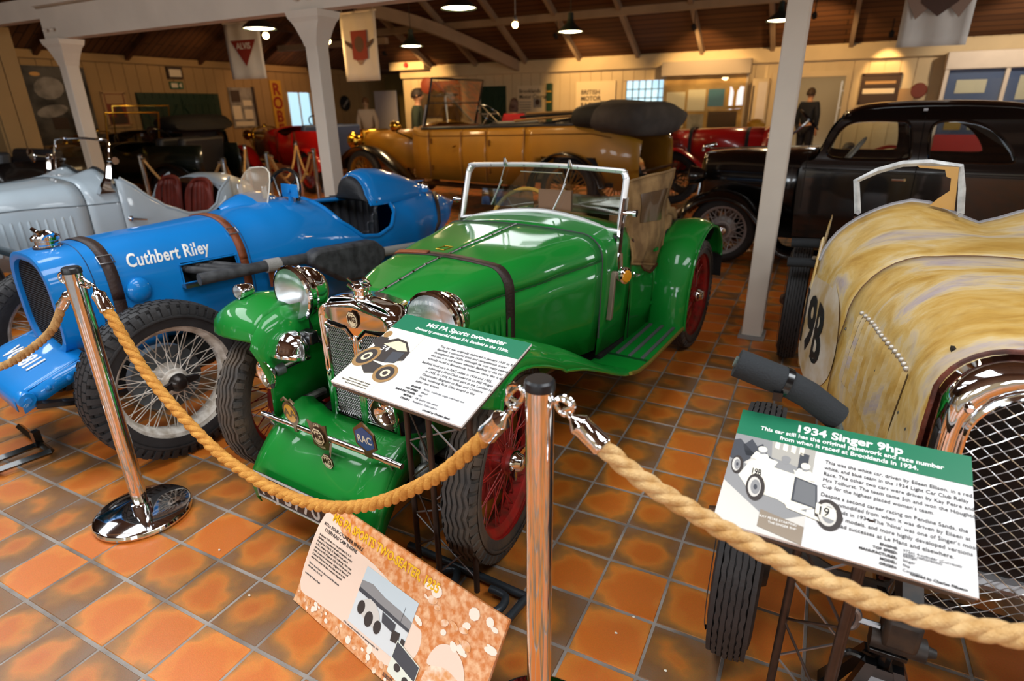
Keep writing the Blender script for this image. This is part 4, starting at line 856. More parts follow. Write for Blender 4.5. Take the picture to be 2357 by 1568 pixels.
# wings
def wing(path, xi, xo, drop, s, inner=0.012, n=5):
    P = smoothpath([(0, a, c) for a, c in path], n); rings = []
    for i, p in enumerate(P):
        t = (P[min(i + 1, len(P) - 1)] - P[max(i - 1, 0)]).normalized(); nr = Vector((0, -t.z, t.y)); nr = nr if nr.z > 0 or abs(nr.z) < .3 and nr.y != 0 else -nr
        if i == 0: last = nr
        if nr.dot(last) < 0: nr = -nr
        last = nr; ring_ = []; f = i / (len(P) - 1)
        dr = drop(f) if callable(drop) else drop; a_, b_ = (xi(f) if callable(xi) else xi), (xo(f) if callable(xo) else xo)
        for k in range(9):
            u = k / 8; x = a_ + (b_ - a_) * u; h = -inner * (1 - u) ** 2 * 4 - dr * max(0, (u - .35) / .65) ** 2.2
            q = p + nr * h; ring_.append((s * x, q.y, q.z))
        rings.append(ring_)
    return rings
FW = [(-.155, .672), (-.138, .728), (-.085, .778), (.02, .806), (.13, .792), (.26, .746), (.386, .688), (.55, .61), (.72, .51), (.90, .40), (1.04, .325), (1.20, .295)]
for s in (-1, 1):
    m = MB(); rg = wing(FW, lambda f: .345 + .06 * min(1, f / .5), lambda f: .675 - (.025 * min(1, max(0, f - .1) / .3)), lambda f: .085 if f < .55 else .095 * max(.12, 1 - (f - .55) / .4), s); m.loft(rg, False, False); fw = m.build('front_wing', GREEN, G, 70, solid=.004)
    m = MB(); m.tube([r[-1] for r in rg], .006, 6); m.build('wing_bead', GREEN, fw)
    m = MB(); m.loft([[r[0], (s * .36, r[0][1], max(.36, r[0][2] - .16)), (s * .33, r[0][1], .34)] for r in rg[14:52]], False, False); m.build('wing_valance', GREEN, G, 70, solid=.003)
    # inner splash guard beside the radiator
    m = MB(); m.loft([[(s * .35, y, z1), (s * .325, y + .01, z1 - .05), (s * .312, y + .03, z1 - .14), (s * .305, y + .02, .36 if s < 0 else .52)] for y, z1 in ((-.15, .655), (-.13, .70), (-.08, .75), (.0, .775), (.1, .765), (.2, .73), (.3, .69))], False, False); m.build('inner_wing', GREEN, G, 70, solid=.004)
    RWp = [(1.765, .275), (1.775, .42), (1.815, .58), (1.90, .72), (2.03, .80), (2.17, .835), (2.33, .815), (2.45, .75), (2.53, .66), (2.56, .57)]
    m = MB(); rg2 = wing(RWp, .455, .668, .045, s, .006); m.loft(rg2, False, False); rw = m.build('rear_wing', GREEN, G, 70, solid=.005)
    m = MB(); m.tube([r[-1] for r in rg2], .006, 6); m.build('wing_bead', GREEN, rw)
    m = MB(); m.tube([r[0] for r in rg2], .006, 6); m.build('wing_piping', mat('black_piping', '#1b1f1d', .5), rw)
    m = MB(); rg3 = [[(s * .50, q[4][1] + .012, q[4][2] - .025), (s * .665, q[4][1] + .012, q[4][2] - .03)] for q in rg2[18:]]; m.loft(rg3, False, False); m.build('wing_underside', MATTE, rw)
    m = MB(); m.add([(s * .47, 2.565, .59), (s * .66, 2.565, .59), (s * .66, 2.60, .40), (s * .47, 2.60, .40)], [(0, 1, 2, 3)]); m.build('mud_flap', MATTE, rw, 0, solid=.005)
    # running board
    m = MB(); m.loft([[(s * .42, y, z - .012), (s * .655, y, z - .012), (s * .662, y, z - .004), (s * .655, y, z + .004), (s * .42, y, z + .004)] for y, z in ((1.10, .300), (1.20, .292), (1.5, .288), (1.80, .290))]); rb = m.build('running_board', GREEN, G, 30)
    m = MB(); m.tube([(s * .664, 1.0, .335), (s * .664, 1.1, .306), (s * .663, 1.25, .290), (s * .662, 1.82, .288)], .009, 8); m.build('board_edge', mat('bronze_edge', '#8b7a33', .35, metal=.5), rb)
    for x in (.49, .555, .62):
        m = MB(); m.box((s * x, 1.52, .296), (.018, .50, .008)); m.build('tread_strip', mat('grey_tread_rubber', '#4b4f4e', .7), rb, bevel=.002)
    m = MB(); m.box((s * .54, 1.255, .295), (.22, .02, .006)); m.build('board_joint', mat('dark_green_paint', '#06401a', .4), rb)
# chassis, axle, springs below
m = MB()
for s in (-1, 1): m.tube([(s * .27, -.06, .28), (s * .27, .05, .32), (s * .30, .4, .36), (s * .34, 1.2, .33), (s * .34, 2.4, .36)], .028, 6)
m.build('chassis_rails', BLACK, G)
m = MB(); m.tube([(-.50, .12, .335), (-.3, .12, .29), (.3, .12, .29), (.50, .12, .335)], .022, 8); m.build('front_axle', mat('oily_black', '#1c1a19', .5, var=.4, vscale=30, color2='#4a453c'), G)
m = MB(); m.tube([(-.50, 2.21, .335), (.50, 2.21, .335)], .03, 8); m.ball((0, 2.21, .335), .1, 12, 8); m.build('rear_axle', BLACK, G)
for s in (-1, 1):
    for k in range(5):
        m = MB(); ln = .38 - .05 * k; m.loft([[(s * .27 - .02, y, z), (s * .27 + .02, y, z), (s * .27 + .02, y, z + .007), (s * .27 - .02, y, z + .007)] for y, z in [(.12 + ln * .8 * t, .245 - .009 * k + .04 * t * t) for t in (-1, -.66, -.33, 0, .33, .66, 1)]]); m.build('spring_leaf', BLACK, G)
    m = MB(); m.ball((s * .37, -.06, .33), .045, 10, 8, (1, 1, .8)); m.tube([(s * .37, -.06, .33), (s * .30, .0, .40), (s * .29, .10, .40)], .016, 8); m.build('friction_damper', mat('cast_alloy', '#8d8f8a', .45, metal=.6, var=.5, vscale=30, color2='#3b3a36'), G)
m = MB(); m.box((0, .6, .30), (.5, 1.1, .12)); m.build('engine_sump', DARK, G)
# wheels
for s in (-1, 1):
    wheel(G, (s * .545, .12, .342), .342, .112, .252, s, REDWIRE, CHROME, 'zigzag', 48, single=(s == 1), tyrem=RUBBER2, drum=mat('red_drum', '#8a2020', .5, var=.4, vscale=12, color2='#4c1a14'), steer=R(9))
    wheel(G, (s * .555, 2.30, .342), .342, .112, .252, s, REDWIRE, CHROME, 'zigzag', 48, tyrem=RUBBER2, drum=mat('red_drum', '#8a2020', .5))
# radiator shell
def radring(y, grow, zl, peak):
    w = .172 + grow; P = [(-w, zl), (-w, .60), (-w, .76)]
    for k in range(1, 7): a = PI / 2 * k / 6; P.append((-w + .045 * (1 - math.cos(a)), .765 + grow * .5 + .045 * math.sin(a)))
    P.append((0, .822 + grow + peak)); P += [(-x, z) for x, z in P[-2::-1]]
    return [(x, y, z) for x, z in P]
m = MB(); rgs = [radring(.055, -.030, .36, .012), radring(.040, -.022, .355, .012), radring(.030, -.010, .352, .012), radring(.028, -.002, .350, .012), radring(.034, .003, .35, .012), radring(.08, .004, .35, .012), radring(.145, .002, .36, .012)]
m.loft(rgs, False, False); rad = m.build('radiator_shell', CHROME, G, 45, solid=.003)
m = MB(); m.loft([[(x, y, z) for x, y, z in radring(.052, -.020, .36, .012)], [(x * .2, .052, .45 + (z - .45) * .4) for x, y, z in radring(.05, -.020, .36, .012)]], False, False); m.build('radiator_core', DARK, rad)
m = MB(); sec = lambda y, g: [Vector((-x * (1 + g), y, z + .006)) for x, _, z in bonnet_half(.14, 1)[::-1]] + [Vector((x * (1 + g), y, z + .006)) for x, _, z in bonnet_half(.14, 1)[1:]]
se = [[Vector((-.168 * (1 + g), y, .42))] + sec(y, g) + [Vector((.168 * (1 + g), y, .42))] for y, g in ((.055, -.02), (.075, .02), (.10, .035), (.158, .035))]
m.loft(se, False, False); m.build('shell_top', CHROME, rad, 60, solid=.003)
# chrome top tank face with V dip, centre bar
m = MB(); V = [(-.15, .752), (-.045, .742), (0, .700), (.045, .742), (.15, .752), (.142, .80), (.1, .816), (0, .832), (-.1, .816), (-.142, .80)]
m.prism([(x, .044, z) for x, z in V], (0, -.010, 0)); m.build('radiator_top', CHROME, rad, 30, bevel=.004)
m = MB(); m.box((0, .036, .535), (.014, .012, .36)); m.build('centre_bar', CHROME, rad, bevel=.003)
m = MB(); m.box((0, .034, .352), (.35, .02, .02)); m.build('radiator_foot', GREEN, rad, bevel=.004)
for s in (-1, 1):
    px = [(.012, .372), (.148, .372), (.150, .735), (.050, .728), (.012, .695)]
    m = MB(); m.tube([(s * x, .036, z) for x, z in px], .0055, 6, closed=True); gf = m.build('grille_frame', CHROME, rad)
    m = MB(); step = .0165
    def inside(x, z): return .014 < x < .147 and .375 < z < (.73 if x > .05 else .695 + (x - .012) * .9)
    for d in (-1, 1):
        k = -60
        while k < 90:
            c = k * step * 1.0; seg = None; pts = []
            for i in range(140):
                x = .014 + .133 * i / 139; z = .36 + c + d * x * 1.55
                if inside(x, z): pts.append((s * x, .040 + .0015 * d, z))
            if len(pts) > 1: m.tube([pts[0], pts[-1]], .0013, 4)
            k += 1
    stuff(m.build('grille_mesh', mat('steel_mesh', (.42, .41, .40), .35, 1.0), gf, 0, fix=False))
    for x, z in ((.03, .70), (.135, .715), (.03, .385), (.135, .385)):
        m = MB(); m.lathe([(.006, 0), (.006, .004), (.002, .006)], (s * x, .034, z), (0, -1, 0), 10); m.build('grille_screw', STEEL, gf)
# octagonal badge
OCT = lambda r, a0=PI / 8: [(r * math.cos(a0 + PI / 4 * k), r * math.sin(a0 + PI / 4 * k)) for k in range(8)]
IVORY = mat('ivory_enamel', '#e8dcb8', .3, coat=.5); BRN = mat('brown_enamel', '#3a2413', .35)
def octbadge(parent, M, r, h=1.25):
    b = MB(); b.prism([(x, y * h, 0) for x, y in OCT(r)], (0, 0, .004)); b.xf(M); o = b.build('badge', BRN, parent, 0)
    b = MB(); b.prism([(x, y * h, .004) for x, y in OCT(r * .93)], (0, 0, .001)); b.xf(M); b.build('badge_field', IVORY, o, 0)
    b = MB(); b.tube([(x, y * h, .005) for x, y in OCT(r * .76)], r * .045, 4, closed=True); b.xf(M); b.build('badge_border', BRN, o, 0)
    text('badge_letters', 'MG', M @ Matrix.Translation((0, r * h * .56, .0055)), r * 1.15, BRN, o, 'CENTER', .0004, r * .03, .78); return o
octbadge(rad, frameM((0, .030, .775), (1, 0, 0), (0, -.1, 1)), .0265)
# filler cap with winged quick release lever
m = MB(); m.lathe([(.034, 0), (.034, .012), (.030, .016), (.030, .030), (.036, .034), (.036, .044), (.028, .050), (.0, .054)], (0, .088, .838), (0, 0, 1), 24, cap=False); cap = m.build('filler_cap', CHROME, G, 35)
m = MB(); m.tube(smoothpath([(-.052, .075, .905), (-.03, .08, .892), (0, .085, .898), (.02, .075, .905), (.03, .07, .918)], 4), [.004] * 4 + [.006] * 9 + [.004] * 4, 8); m.tube([(.03, .1, .885), (.036, .09, .90), (.02, .085, .912)], .005, 6); m.tube([(.0, .05, .88), (-.02, .045, .895)], .006, 8); m.build('cap_lever', CHROME, cap)
# lamps
for s in (-1, 1):
    hl = lamp(G, (s * .335, .045, .812), (s * .03, -1, -.02), .100, .155, LENS, name='headlamp')
    m = MB(); m.tube([(s * .335, .10, .715), (s * .32, .10, .65), (s * .25, .10, .61), (s * .17, .10, .60)], .012, 8); m.build('lamp_bracket', BLACK, G)
    m = MB(); m.box((s * .245, .03, .665), (.06, .04, .05)); m.build('bracket_clamp', BLACK, G, bevel=.006)
    lamp(G, (s * .285, -.035, .595), (0, -.28, -.95), .068, .105, LENS, name='fog_lamp', rings=False)
    m = MB(); m.lathe([(.001, .004), (.012, .0), (.018, .012), (.030, .030), (.046, .040), (.056, .043), (.057, .040), (.046, .036), (.028, .024), (.016, .0), (.013, -.05), (.013, -.10)], (s * .315 - (.05 if s > 0 else 0), -.085, .555), (s * .05, -1, -.05), 28, cap=False); hn = m.build('horn', CHROME, G, 40)
    m = MB(); m.lathe([(.0, .004), (.022, .002), (.024, -.03)], (s * .315 - (.05 if s > 0 else 0), -.085, .555), (s * .05, -1, -.05), 20, cap=False); m.build('horn_mouth', mat('horn_grey', '#7a8084', .4, metal=.6), hn)
    lamp(G, (s * .545, -.035, .810), (0, -1, .02), .027, .075, LENS, name='side_lamp', rings=False)
    m = MB(); m.box((s * .545, .0, .782), (.02, .05, .02)); m.build('side_lamp_foot', CHROME, G)
# front apron between the dumb irons
rows = []
for y, z, wv in ((.03, .362, .30), (-.02, .372, .30), (-.07, .372, .30), (-.12, .350, .30), (-.17, .318, .302), (-.22, .275, .305), (-.255, .225, .305), (-.27, .165, .30), (-.27, .12, .29)):
    rows.append([(wv * u, y, z + (.030 * math.exp(-((abs(u) - .80) / .12) ** 2) if y > -.24 else .012) * (1 if abs(u) < .95 else .2) + (.045 * max(0, 1 - abs(y + .02) / .2) if abs(u) > .9 else 0)) for u in [-1 + i / 12 for i in range(25)]])
m = MB(); m.loft(rows, False, False); ap = m.build('front_apron', GREEN, G, 60, solid=.004)
for s in (-1, 1):
    m = MB(); m.loft([[r[0 if s < 0 else -1], (r[0 if s < 0 else -1][0], r[0][1] + .015, max(.09, r[0][2] - .09))] for r in rows], False, False); m.build('apron_side', GREEN, ap, 60, solid=.004)
    for y, z in ((-.06, .39), (-.20, .30)):
        m = MB(); m.lathe([(.008, 0), (.008, .005), (.004, .008)], (s * .27, y, z), (0, -.3, 1), 8); m.build('apron_bolt', GREEN, ap)
# badge bar with badges
m = MB(); m.tube([(-.345, -.15, .398), (.345, -.15, .398)], .0105, 12); bar_ = m.build('badge_bar', CHROME, G)
for x in (-.30, .29):
    m = MB(); m.lathe([(.013, -.014), (.013, .014)], (x, -.15, .398), (1, 0, 0), 14); m.tube([(x, -.15, .39), (x, -.135, .36), (x, -.12, .33)], .007, 8); m.build('bar_clamp', CHROME, bar_)
def face(x, z, y=-.165, k=1.35): return frameM((x, y, z), (1, 0, 0), (0, -.12, 1)) @ Matrix.Scale(k, 4)
GOLDB = mat('gold_enamel', '#d9a520', .3, coat=.4); BLUEB = mat('blue_enamel', '#1f4f86', .3, coat=.4); BRZ = mat('bronze_badge', '#7d6a50', .3, metal=.8)
M = face(-.150, .462); b = MB(); b.prism([(x, y, 0) for x, y in ell(0, 0, .028, .036)], (0, 0, .004)); b.xf(M); bd = b.build('oval_badge', BRZ, bar_, 0)
b = MB(); b.prism([(x, y, .004) for x, y in ell(0, 0, .021, .028)], (0, 0, .001)); b.xf(M); b.build('badge_field', GOLDB, bd, 0); text('badge_letters', 'AA', M @ Matrix.Translation((0, .018, .0052)), .034, BRZ, bd, 'CENTER', .0004, .0006, .95)
b = MB(); b.tube([(-.024, .034, .002), (-.012, .044, .002), (0, .036, .002), (.012, .044, .002), (.024, .034, .002)], .004, 6); b.box((0, -.045, 0), (.012, .03, .006)); b.xf(M); b.build('badge_wings', BRZ, bd)
M = face(-.012, .412, k=1.3); b = MB(); b.prism([(x, y, 0) for x, y in ((-.036, .042), (-.018, .036), (0, .040), (.018, .036), (.036, .042), (.030, .0), (.032, -.036), (0, -.046), (-.032, -.036), (-.030, .0))], (0, 0, .004)); b.xf(M); bd = b.build('shield_badge', BRZ, bar_, 0)
octbadge(bd, M @ Matrix.Translation((0, 0, .004)), .025, 1.15); text('badge_letters', 'CAR', M @ Matrix.Translation((0, .040, .0045)), .011, IVORY, bd, 'CENTER', .0003); text('badge_letters', 'CLUB', M @ Matrix.Translation((0, -.030, .0045)), .011, IVORY, bd, 'CENTER', .0003)
octbadge(bar_, face(.035, .335, -.185, 1.0), .028, 1.15)
b = MB(); b.tube([(.035, -.175, .345), (.03, -.158, .392)], .004, 6); b.build('badge_stalk', STEEL, bar_)
M = face(.212, .468); b = MB(); b.prism([(x, y, 0) for x, y in ((0, .05), (.012, .040), (.034, .022), (.034, -.022), (.012, -.038), (.012, -.055), (-.012, -.055), (-.012, -.038), (-.034, -.022), (-.034, .022), (-.012, .040))], (0, 0, .004)); b.xf(M); bd = b.build('lozenge_badge', BRZ, bar_, 0)
b = MB(); b.prism([(x, y, .004) for x, y in ((0, .036), (.028, .018), (.028, -.018), (0, -.034), (-.028, -.018), (-.028, .018))], (0, 0, .001)); b.xf(M); b.build('badge_field', BLUEB, bd, 0); text('badge_letters', 'RAC', M @ Matrix.Translation((0, .014, .0052)), .030, mat('silver_enamel', '#d8d2bf', .3), bd, 'CENTER', .0004, .0005, .8)
# number plate
npM = frameM((0, -.285, .205), (1, 0, 0), (0, -.06, 1)); b = MB(); b.box((0, 0, -.004), (.50, .105, .006)); b.xf(npM); npo = b.build('number_plate', mat('plate_brown_black', '#2c211c', .45), G, 0)
b = MB(); b.tube([(-.25, -.052, 0), (.25, -.052, 0), (.25, .052, 0), (-.25, .052, 0)], .004, 6, closed=True); b.xf(npM); b.build('plate_border', mat('plate_silver', '#b9b4ad', .4, metal=.5), npo)
text('plate_letters', 'NJ 3770', npM @ Matrix.Translation((-.232, .040, .0)), .10, mat('plate_letter', '#b7b2aa', .5), npo, 'LEFT', .001, .001, .95)
m = MB(); m.box((0, -.262, .175), (.40, .012, .02)); m.build('plate_bracket', BLACK, G)
# ================================================================ blue racing car
import_deg = 8
_a = R(8); _hub = Vector((-2.351, 1.391, 0)); _exb = Vector((math.cos(_a), -math.sin(_a), 0)); _org = _hub + _exb * -.67
B = thing('racing_car', 'bright blue single-seater racing car with pointed tail and white wire wheels', 'car', (_org.x, _org.y, 0), -_a)
def bw(y): return lerp([(-.22, .222), (-.1, .232), (.3, .262), (.66, .295), (.95, .325), (1.25, .345), (1.6, .345), (1.9, .31), (2.2, .23), (2.45, .12), (2.62, .03)], y)
def bt(y): return lerp([(-.22, .893), (-.1, .905), (.3, .92), (.66, .935), (.82, .965), (.98, .985), (1.15, .965), (1.4, .925), (1.6, .90), (1.9, .90), (2.2, .885), (2.45, .83), (2.62, .765)], y)
def bb(y): return lerp([(-.22, .43), (0, .40), (.5, .34), (1.2, .30), (1.8, .30), (2.2, .40), (2.5, .60), (2.62, .735)], y)
def bring(y, n=48):
    w, t, b_ = bw(y), bt(y), bb(y); zc = b_ + (t - b_) * lerp([(-.22, .50), (.6, .52), (1.2, .55), (2.6, .5)], y); ex = lerp([(-.22, 3.0), (.0, 2.9), (.7, 2.5), (1.3, 2.3), (2.6, 2.0)], y); P = []
    for k in range(n):
        a = 2 * PI * k / n; c, s_ = math.cos(a), math.sin(a); h = (t - zc) if s_ > 0 else (zc - b_)
        P.append(Vector((w * math.copysign(abs(c) ** (2 / ex), c), y, zc + h * math.copysign(abs(s_) ** (2 / (ex if s_ > 0 else 3.5)), s_))))
    return P
def surf(y, x, lift=0.):
    """point on upper body at lateral x"""
    w, t, b_ = bw(y), bt(y), bb(y); zc = b_ + (t - b_) * lerp([(-.22, .50), (.6, .52), (1.2, .55), (2.6, .5)], y); ex = lerp([(-.22, 3.0), (.0, 2.9), (.7, 2.5), (1.3, 2.3), (2.6, 2.0)], y)
    u = min(1, abs(x) / w); return Vector((x, y, zc + (t - zc) * (1 - u ** ex) ** (1 / ex) + lift))
# cockpit opening: function negative inside
def CKZ(y): return lerp([(1.08, 1.2), (1.18, .955), (1.28, .81), (1.40, .715), (1.52, .70), (1.64, .73), (1.74, .80), (1.81, .89), (1.86, 1.2)], y)
def cock(x, y, z):
    return z > (CKZ(y) if x > 0 else max(.885, CKZ(y))) and 1.10 < y < 1.845
def shell(name, ya, yb, n, m, skip=None, nr=64):
    yy = [ya + (yb - ya) * i / n for i in range(n + 1)]; rg = [bring(y, nr) for y in yy]; mb = MB(); vs = [p for r in rg for p in r]; fs = []
    for i in range(n):
        for j in range(nr):
            q = (i * nr + j, i * nr + (j + 1) % nr, (i + 1) * nr + (j + 1) % nr, (i + 1) * nr + j)
            c = sum((vs[k] for k in q), Vector()) / 4
            if skip and skip(c.x, c.y, c.z): continue
            fs.append(q)
    mb.add(vs, fs); return mb.build(name, m, B, 60)
def ventskip(x, y, z): return x > .2 and .305 < y < .575 and .66 < z < .765
shell('nose_cowl', -.215, -.062, 8, BLUE); shell('bonnet', -.058, .652, 64, BLUE, ventskip, 96); shell('body', .656, 2.62, 120, BLUE, cock, 96)
for y, nm in ((-.06, 'cowl_seam'), (.654, 'bonnet_seam')):
    m = MB(); m.tube([p * 1.0 + Vector((0, 0, 0)) for p in bring(y, 40)], .0022, 5, closed=True); m.build(nm, mat('dark_seam', '#0a2c52', .5), B)
m = MB(); m.loft([[Vector((.19, y, z)) for y, z in ((.29, .65), (.59, .65), (.59, .78), (.29, .78))], [Vector((.22, y, z)) for y, z in ((.29, .65), (.59, .65), (.59, .78), (.29, .78))]]); m.build('exhaust_opening', DARK, B, 0)
m = MB(); m.tube([(bw(y) * .995, y, z) for y, z in ((.30, .665), (.30, .76), (.58, .76), (.58, .668))], .004, 5, closed=True); m.build('opening_edge', BLUE, B)
m = MB(); m.loft([[(.262, y, .652), (.30, y, .648), (.30, y, .662), (.262, y, .666)] for y in (.29, .44, .59)]); m.build('heat_shield', STEEL, B)
# inner tub, seat, headrest
m = MB(); m.loft([[p + (Vector((0, y, .6)) - p) * .06 for p in bring(y, 40)[20:] + bring(y, 40)[:1]] for y in (.85, 1.1, 1.3, 1.5, 1.9)], False, False); m.build('cockpit_lining', DARK, B)
m = MB(); m.box((0, .90, .60), (.42, .02, .44)); m.build('cockpit_bulkhead', DARK, B)
edge = []; edgeL = []
for i in range(41):
    y = 1.105 + (1.84 - 1.105) * i / 40
    zc = CKZ(y)
    zl = max(.885, zc)
    if surf(y, 0).z > zl:
        lo, hi = 0., bw(y) * .999
        for _ in range(30):
            md = (lo + hi) / 2
            if surf(y, md).z > zl: lo = md
            else: hi = md
        edgeL.append(surf(y, -lo))
    # find x on right side where surface z = zc
    lo, hi = 0., bw(y) * .999
    if surf(y, 0).z <= zc: continue
    for _ in range(30):
        md = (lo + hi) / 2
        if surf(y, md).z > zc: lo = md
        else: hi = md
    edge.append(surf(y, lo))
loop = edge + edgeL[::-1]
m = MB(); m.tube(loop, .013, 8, closed=True); m.build('cockpit_rim', BLUE, B)
# wrap-round seat with vertical flutes
for k in range(17):
    th = R(-12 + 204 * k / 16); cx, cy = .265 * math.cos(th), 1.47 + .27 * math.sin(th); ztop = (.72 if th < PI / 2 else .86) + (.20 if th < PI / 2 else .06) * max(0, math.sin(th)) ** .8; d_ = Vector((math.cos(th), math.sin(th), 0)); tn = Vector((-d_.y, d_.x, 0)); rg = []
    for z, sc_ in ((.40, 1), (.55, 1), (ztop - .06, 1), (ztop - .015, .9), (ztop, .6)):
        rg.append([Vector((cx, cy, z)) + tn * (.030 * math.cos(a)) - d_ * (.020 * sc_ * math.sin(a)) + d_ * .02 * (1 - sc_) for a in [PI * q / 6 for q in range(7)]])
    m = MB(); m.loft(rg, False, False); m.build('seat_flute', mat('worn_black_leather', '#3b3c41', .4, bump=.3, bscale=160), B, 60, solid=.006)  # leather colour lightened to offset the shade inside the cockpit
m = MB(); m.box((0, 1.48, .42), (.5, .42, .1)); m.build('seat_cushion', BLKLEATHER, B, bevel=.03)
# headrest pad and fairing
fr_ = []
for y, w_, t_ in ((1.63, .14, 1.045), (1.66, .158, 1.068), (1.72, .16, 1.08), (1.85, .15, 1.07), (2.0, .125, 1.03), (2.15, .09, .975), (2.3, .05, .915), (2.4, .02, .86)):
    base = .86 if y < 2.2 else .80; fr_.append([Vector((w_ * math.cos(PI * k / 14) * (1.25 if k in (0, 14) else 1), y, base + (t_ - base) * math.sin(PI * k / 14) ** .8)) for k in range(15)])
m = MB(); m.loft(fr_, False, False); m.build('headrest_fairing', BLUE, B, 60, solid=.004)
m = MB(); m.tube(fr_[0], .009, 8); m.build('fairing_rim', BLUE, B)
pad = [[Vector((x * s_, 1.625 - d_, .965 + (z - .965) * s_)) for x, z in [(p.x * .93, .885 + (p.z - .86) * .86) for p in fr_[0]]] for s_, d_ in ((1, -.03), (1, 0), (.92, .022), (.75, .036), (.4, .044), (.05, .046))]
m = MB(); m.loft(pad, True, True); m.build('headrest_pad', BLKLEATHER, B, 60)
# aero screen
def cloudy():
    m = bpy.data.materials.new('cloudy_perspex'); m.use_nodes = True; nt = m.node_tree; nt.nodes.clear(); N = nt.nodes.new
    o = N('ShaderNodeOutputMaterial'); t = N('ShaderNodeBsdfTransparent'); t.inputs[0].default_value = (.9, .85, .78, 1); d = N('ShaderNodeBsdfPrincipled'); d.inputs['Base Color'].default_value = (*srgb('#b9a48c'), 1); d.inputs['Roughness'].default_value = .25
    x = N('ShaderNodeMixShader'); x.inputs[0].default_value = .42; nt.links.new(t.outputs[0], x.inputs[1]); nt.links.new(d.outputs[0], x.inputs[2]); nt.links.new(x.outputs[0], o.inputs[0]); return m
sc_ = []; 
for k in range(13):
    a = PI * k / 12; sc_.append((-.115 * math.cos(a), .92 - .05 * math.sin(a) * 1, .985 + .0))
m = MB(); rg = []
for t, zz in ((0, 0), (.25, .06), (.5, .115), (.75, .155), (.93, .175), (1, .18)):
    wv = math.sqrt(max(0., 1 - t ** 3)) if t < 1 else .12
    rg.append([Vector((-.04 + .15 * wv * u, .85 + .07 * u * u + .09 * t, bt(.9) - .015 + zz * 1.05)) for u in [-1 + k / 6 for k in range(13)]])
m.loft(rg, False, False); asn = m.build('aero_screen', cloudy(), B, 60)
m = MB(); m.tube([r[0] for r in rg] + [rg[-1][6]] + [r[-1] for r in rg[::-1]], .004, 6); m.build('screen_edge', mat('clear_edge', '#d8d2c6', .2), asn)
m = MB(); cw = []
for y, w_, h_ in ((.72, .03, .955), (.78, .08, .985), (.86, .12, 1.012), (.95, .135, 1.02), (1.05, .13, .985), (1.10, .11, .95)):
    cw.append([Vector((-.05 + w_ * 1.2 * math.cos(PI * k / 10), y, .90 + (h_ - .90) * math.sin(PI * k / 10))) for k in range(11)])
m.loft(cw, False, False); m.build('screen_cowl', BLUE, B, 60)
for x in (-.175, .07):
    m = MB(); m.box((x, .94, 1.02), (.012, .03, .07)); m.build('screen_bracket', STEEL, B, bevel=.003)
c = Vector((-.05, 1.12, .965)); ax = Vector((0, -.9, .42)).normalized(); u = Vector((1, 0, 0)); v = ax.cross(u)
m = MB(); m.tube([c + (u * math.cos(2 * PI * k / 36) + v * math.sin(2 * PI * k / 36)) * .17 for k in range(36)], .012, 8, closed=True); sw = m.build('steering_wheel', BLACK, B)
for k in range(4):
    a = PI / 4 + k * PI / 2; m = MB(); m.tube([c, c + (u * math.cos(a) + v * math.sin(a)) * .165], .008, 6); m.build('spoke', BLACK, sw)
m = MB(); m.box((.135, 1.06, 1.02), (.15, .008, .075)); gp = m.build('mirror_plate', BLUE, B, bevel=.003)
m = MB(); m.lathe([(.014, 0), (.014, .008)], (.135, 1.054, 1.02), (0, -1, 0), 10); m.box((.135, 1.06, .975), (.02, .02, .04)); m.build('mirror_boss', BLUE, gp)
# straps
def bstrap(y0, wd, m_, nm, zlo=.45):
    A = [p for p in bring(y0, 96) if p.z > zlo]; A.sort(key=lambda p: math.atan2(p.z - .6, p.x)); 
    def off(y): 
        Q = [p for p in bring(y, 96) if p.z > zlo]; Q.sort(key=lambda p: math.atan2(p.z - .6, p.x)); return [p + Vector((p.x, 0, p.z - .6)).normalized() * .004 for p in Q]
    a_, b_ = off(y0), off(y0 + wd); n = min(len(a_), len(b_)); mb = MB(); mb.strip(a_[:n], b_[:n]); o = mb.build(nm, m_, B, 60, solid=.005)
    P = [p for p in a_ if p.x > .02]; k = int(len(P) * .62); p = P[k]; q = P[k + 3]; d = (q - p).normalized(); nrm = Vector((p.x, 0, p.z - .6)).normalized()
    mb = MB(); c_ = p + Vector((0, wd / 2, 0)) + nrm * .006; mb.tube([c_ + Vector((0, i * (wd * .62), 0)) + d * j * .02 for i, j in ((-1, -1), (1, -1), (1, 1), (-1, 1))], .0035, 6, closed=True); mb.build('buckle', STEEL, o)
    mb = MB(); mb.strip([t_ + nrm * .004 for t_ in a_[n // 2 - 14:n // 2 - 5]], [t_ + nrm * .004 for t_ in b_[n // 2 - 14:n // 2 - 5]]); mb.build('strap_tongue', m_, o, 60, solid=.004)
    return o
bstrap(-.012, .05, DKLEATHER, 'bonnet_strap'); bstrap(.595, .042, STRAP, 'bonnet_strap')
# radiator grille
gy = -.222
def gring(s_, y): return [Vector((p.x * s_, y, .66 + (p.z - .66) * s_)) for p in bring(-.215, 48)]
m = MB(); m.loft([gring(1.0, -.215), gring(1.0, -.224), gring(.93, -.228), gring(.86, -.222), gring(.85, -.20)], True, False); m.build('grille_surround', BLUE, B, 60)
m = MB(); m.loft([gring(.86, -.205), gring(.02, -.205)], True, True); grl = m.build('grille', mat('grille_black', '#14161a', .6), B, 0)
m = MB()
for k in range(34):
    z = .47 + k * .0115; w_ = .185 * min(1, (1 - max(0, (z - .70) / .18) ** 3)) if z < .88 else .03
    m.tube([(-w_, -.207, z), (w_, -.207, z)], .0016, 4)
stuff(m.build('grille_wires', mat('grille_wire', '#3c4147', .5, metal=.4), grl, 0, fix=False))
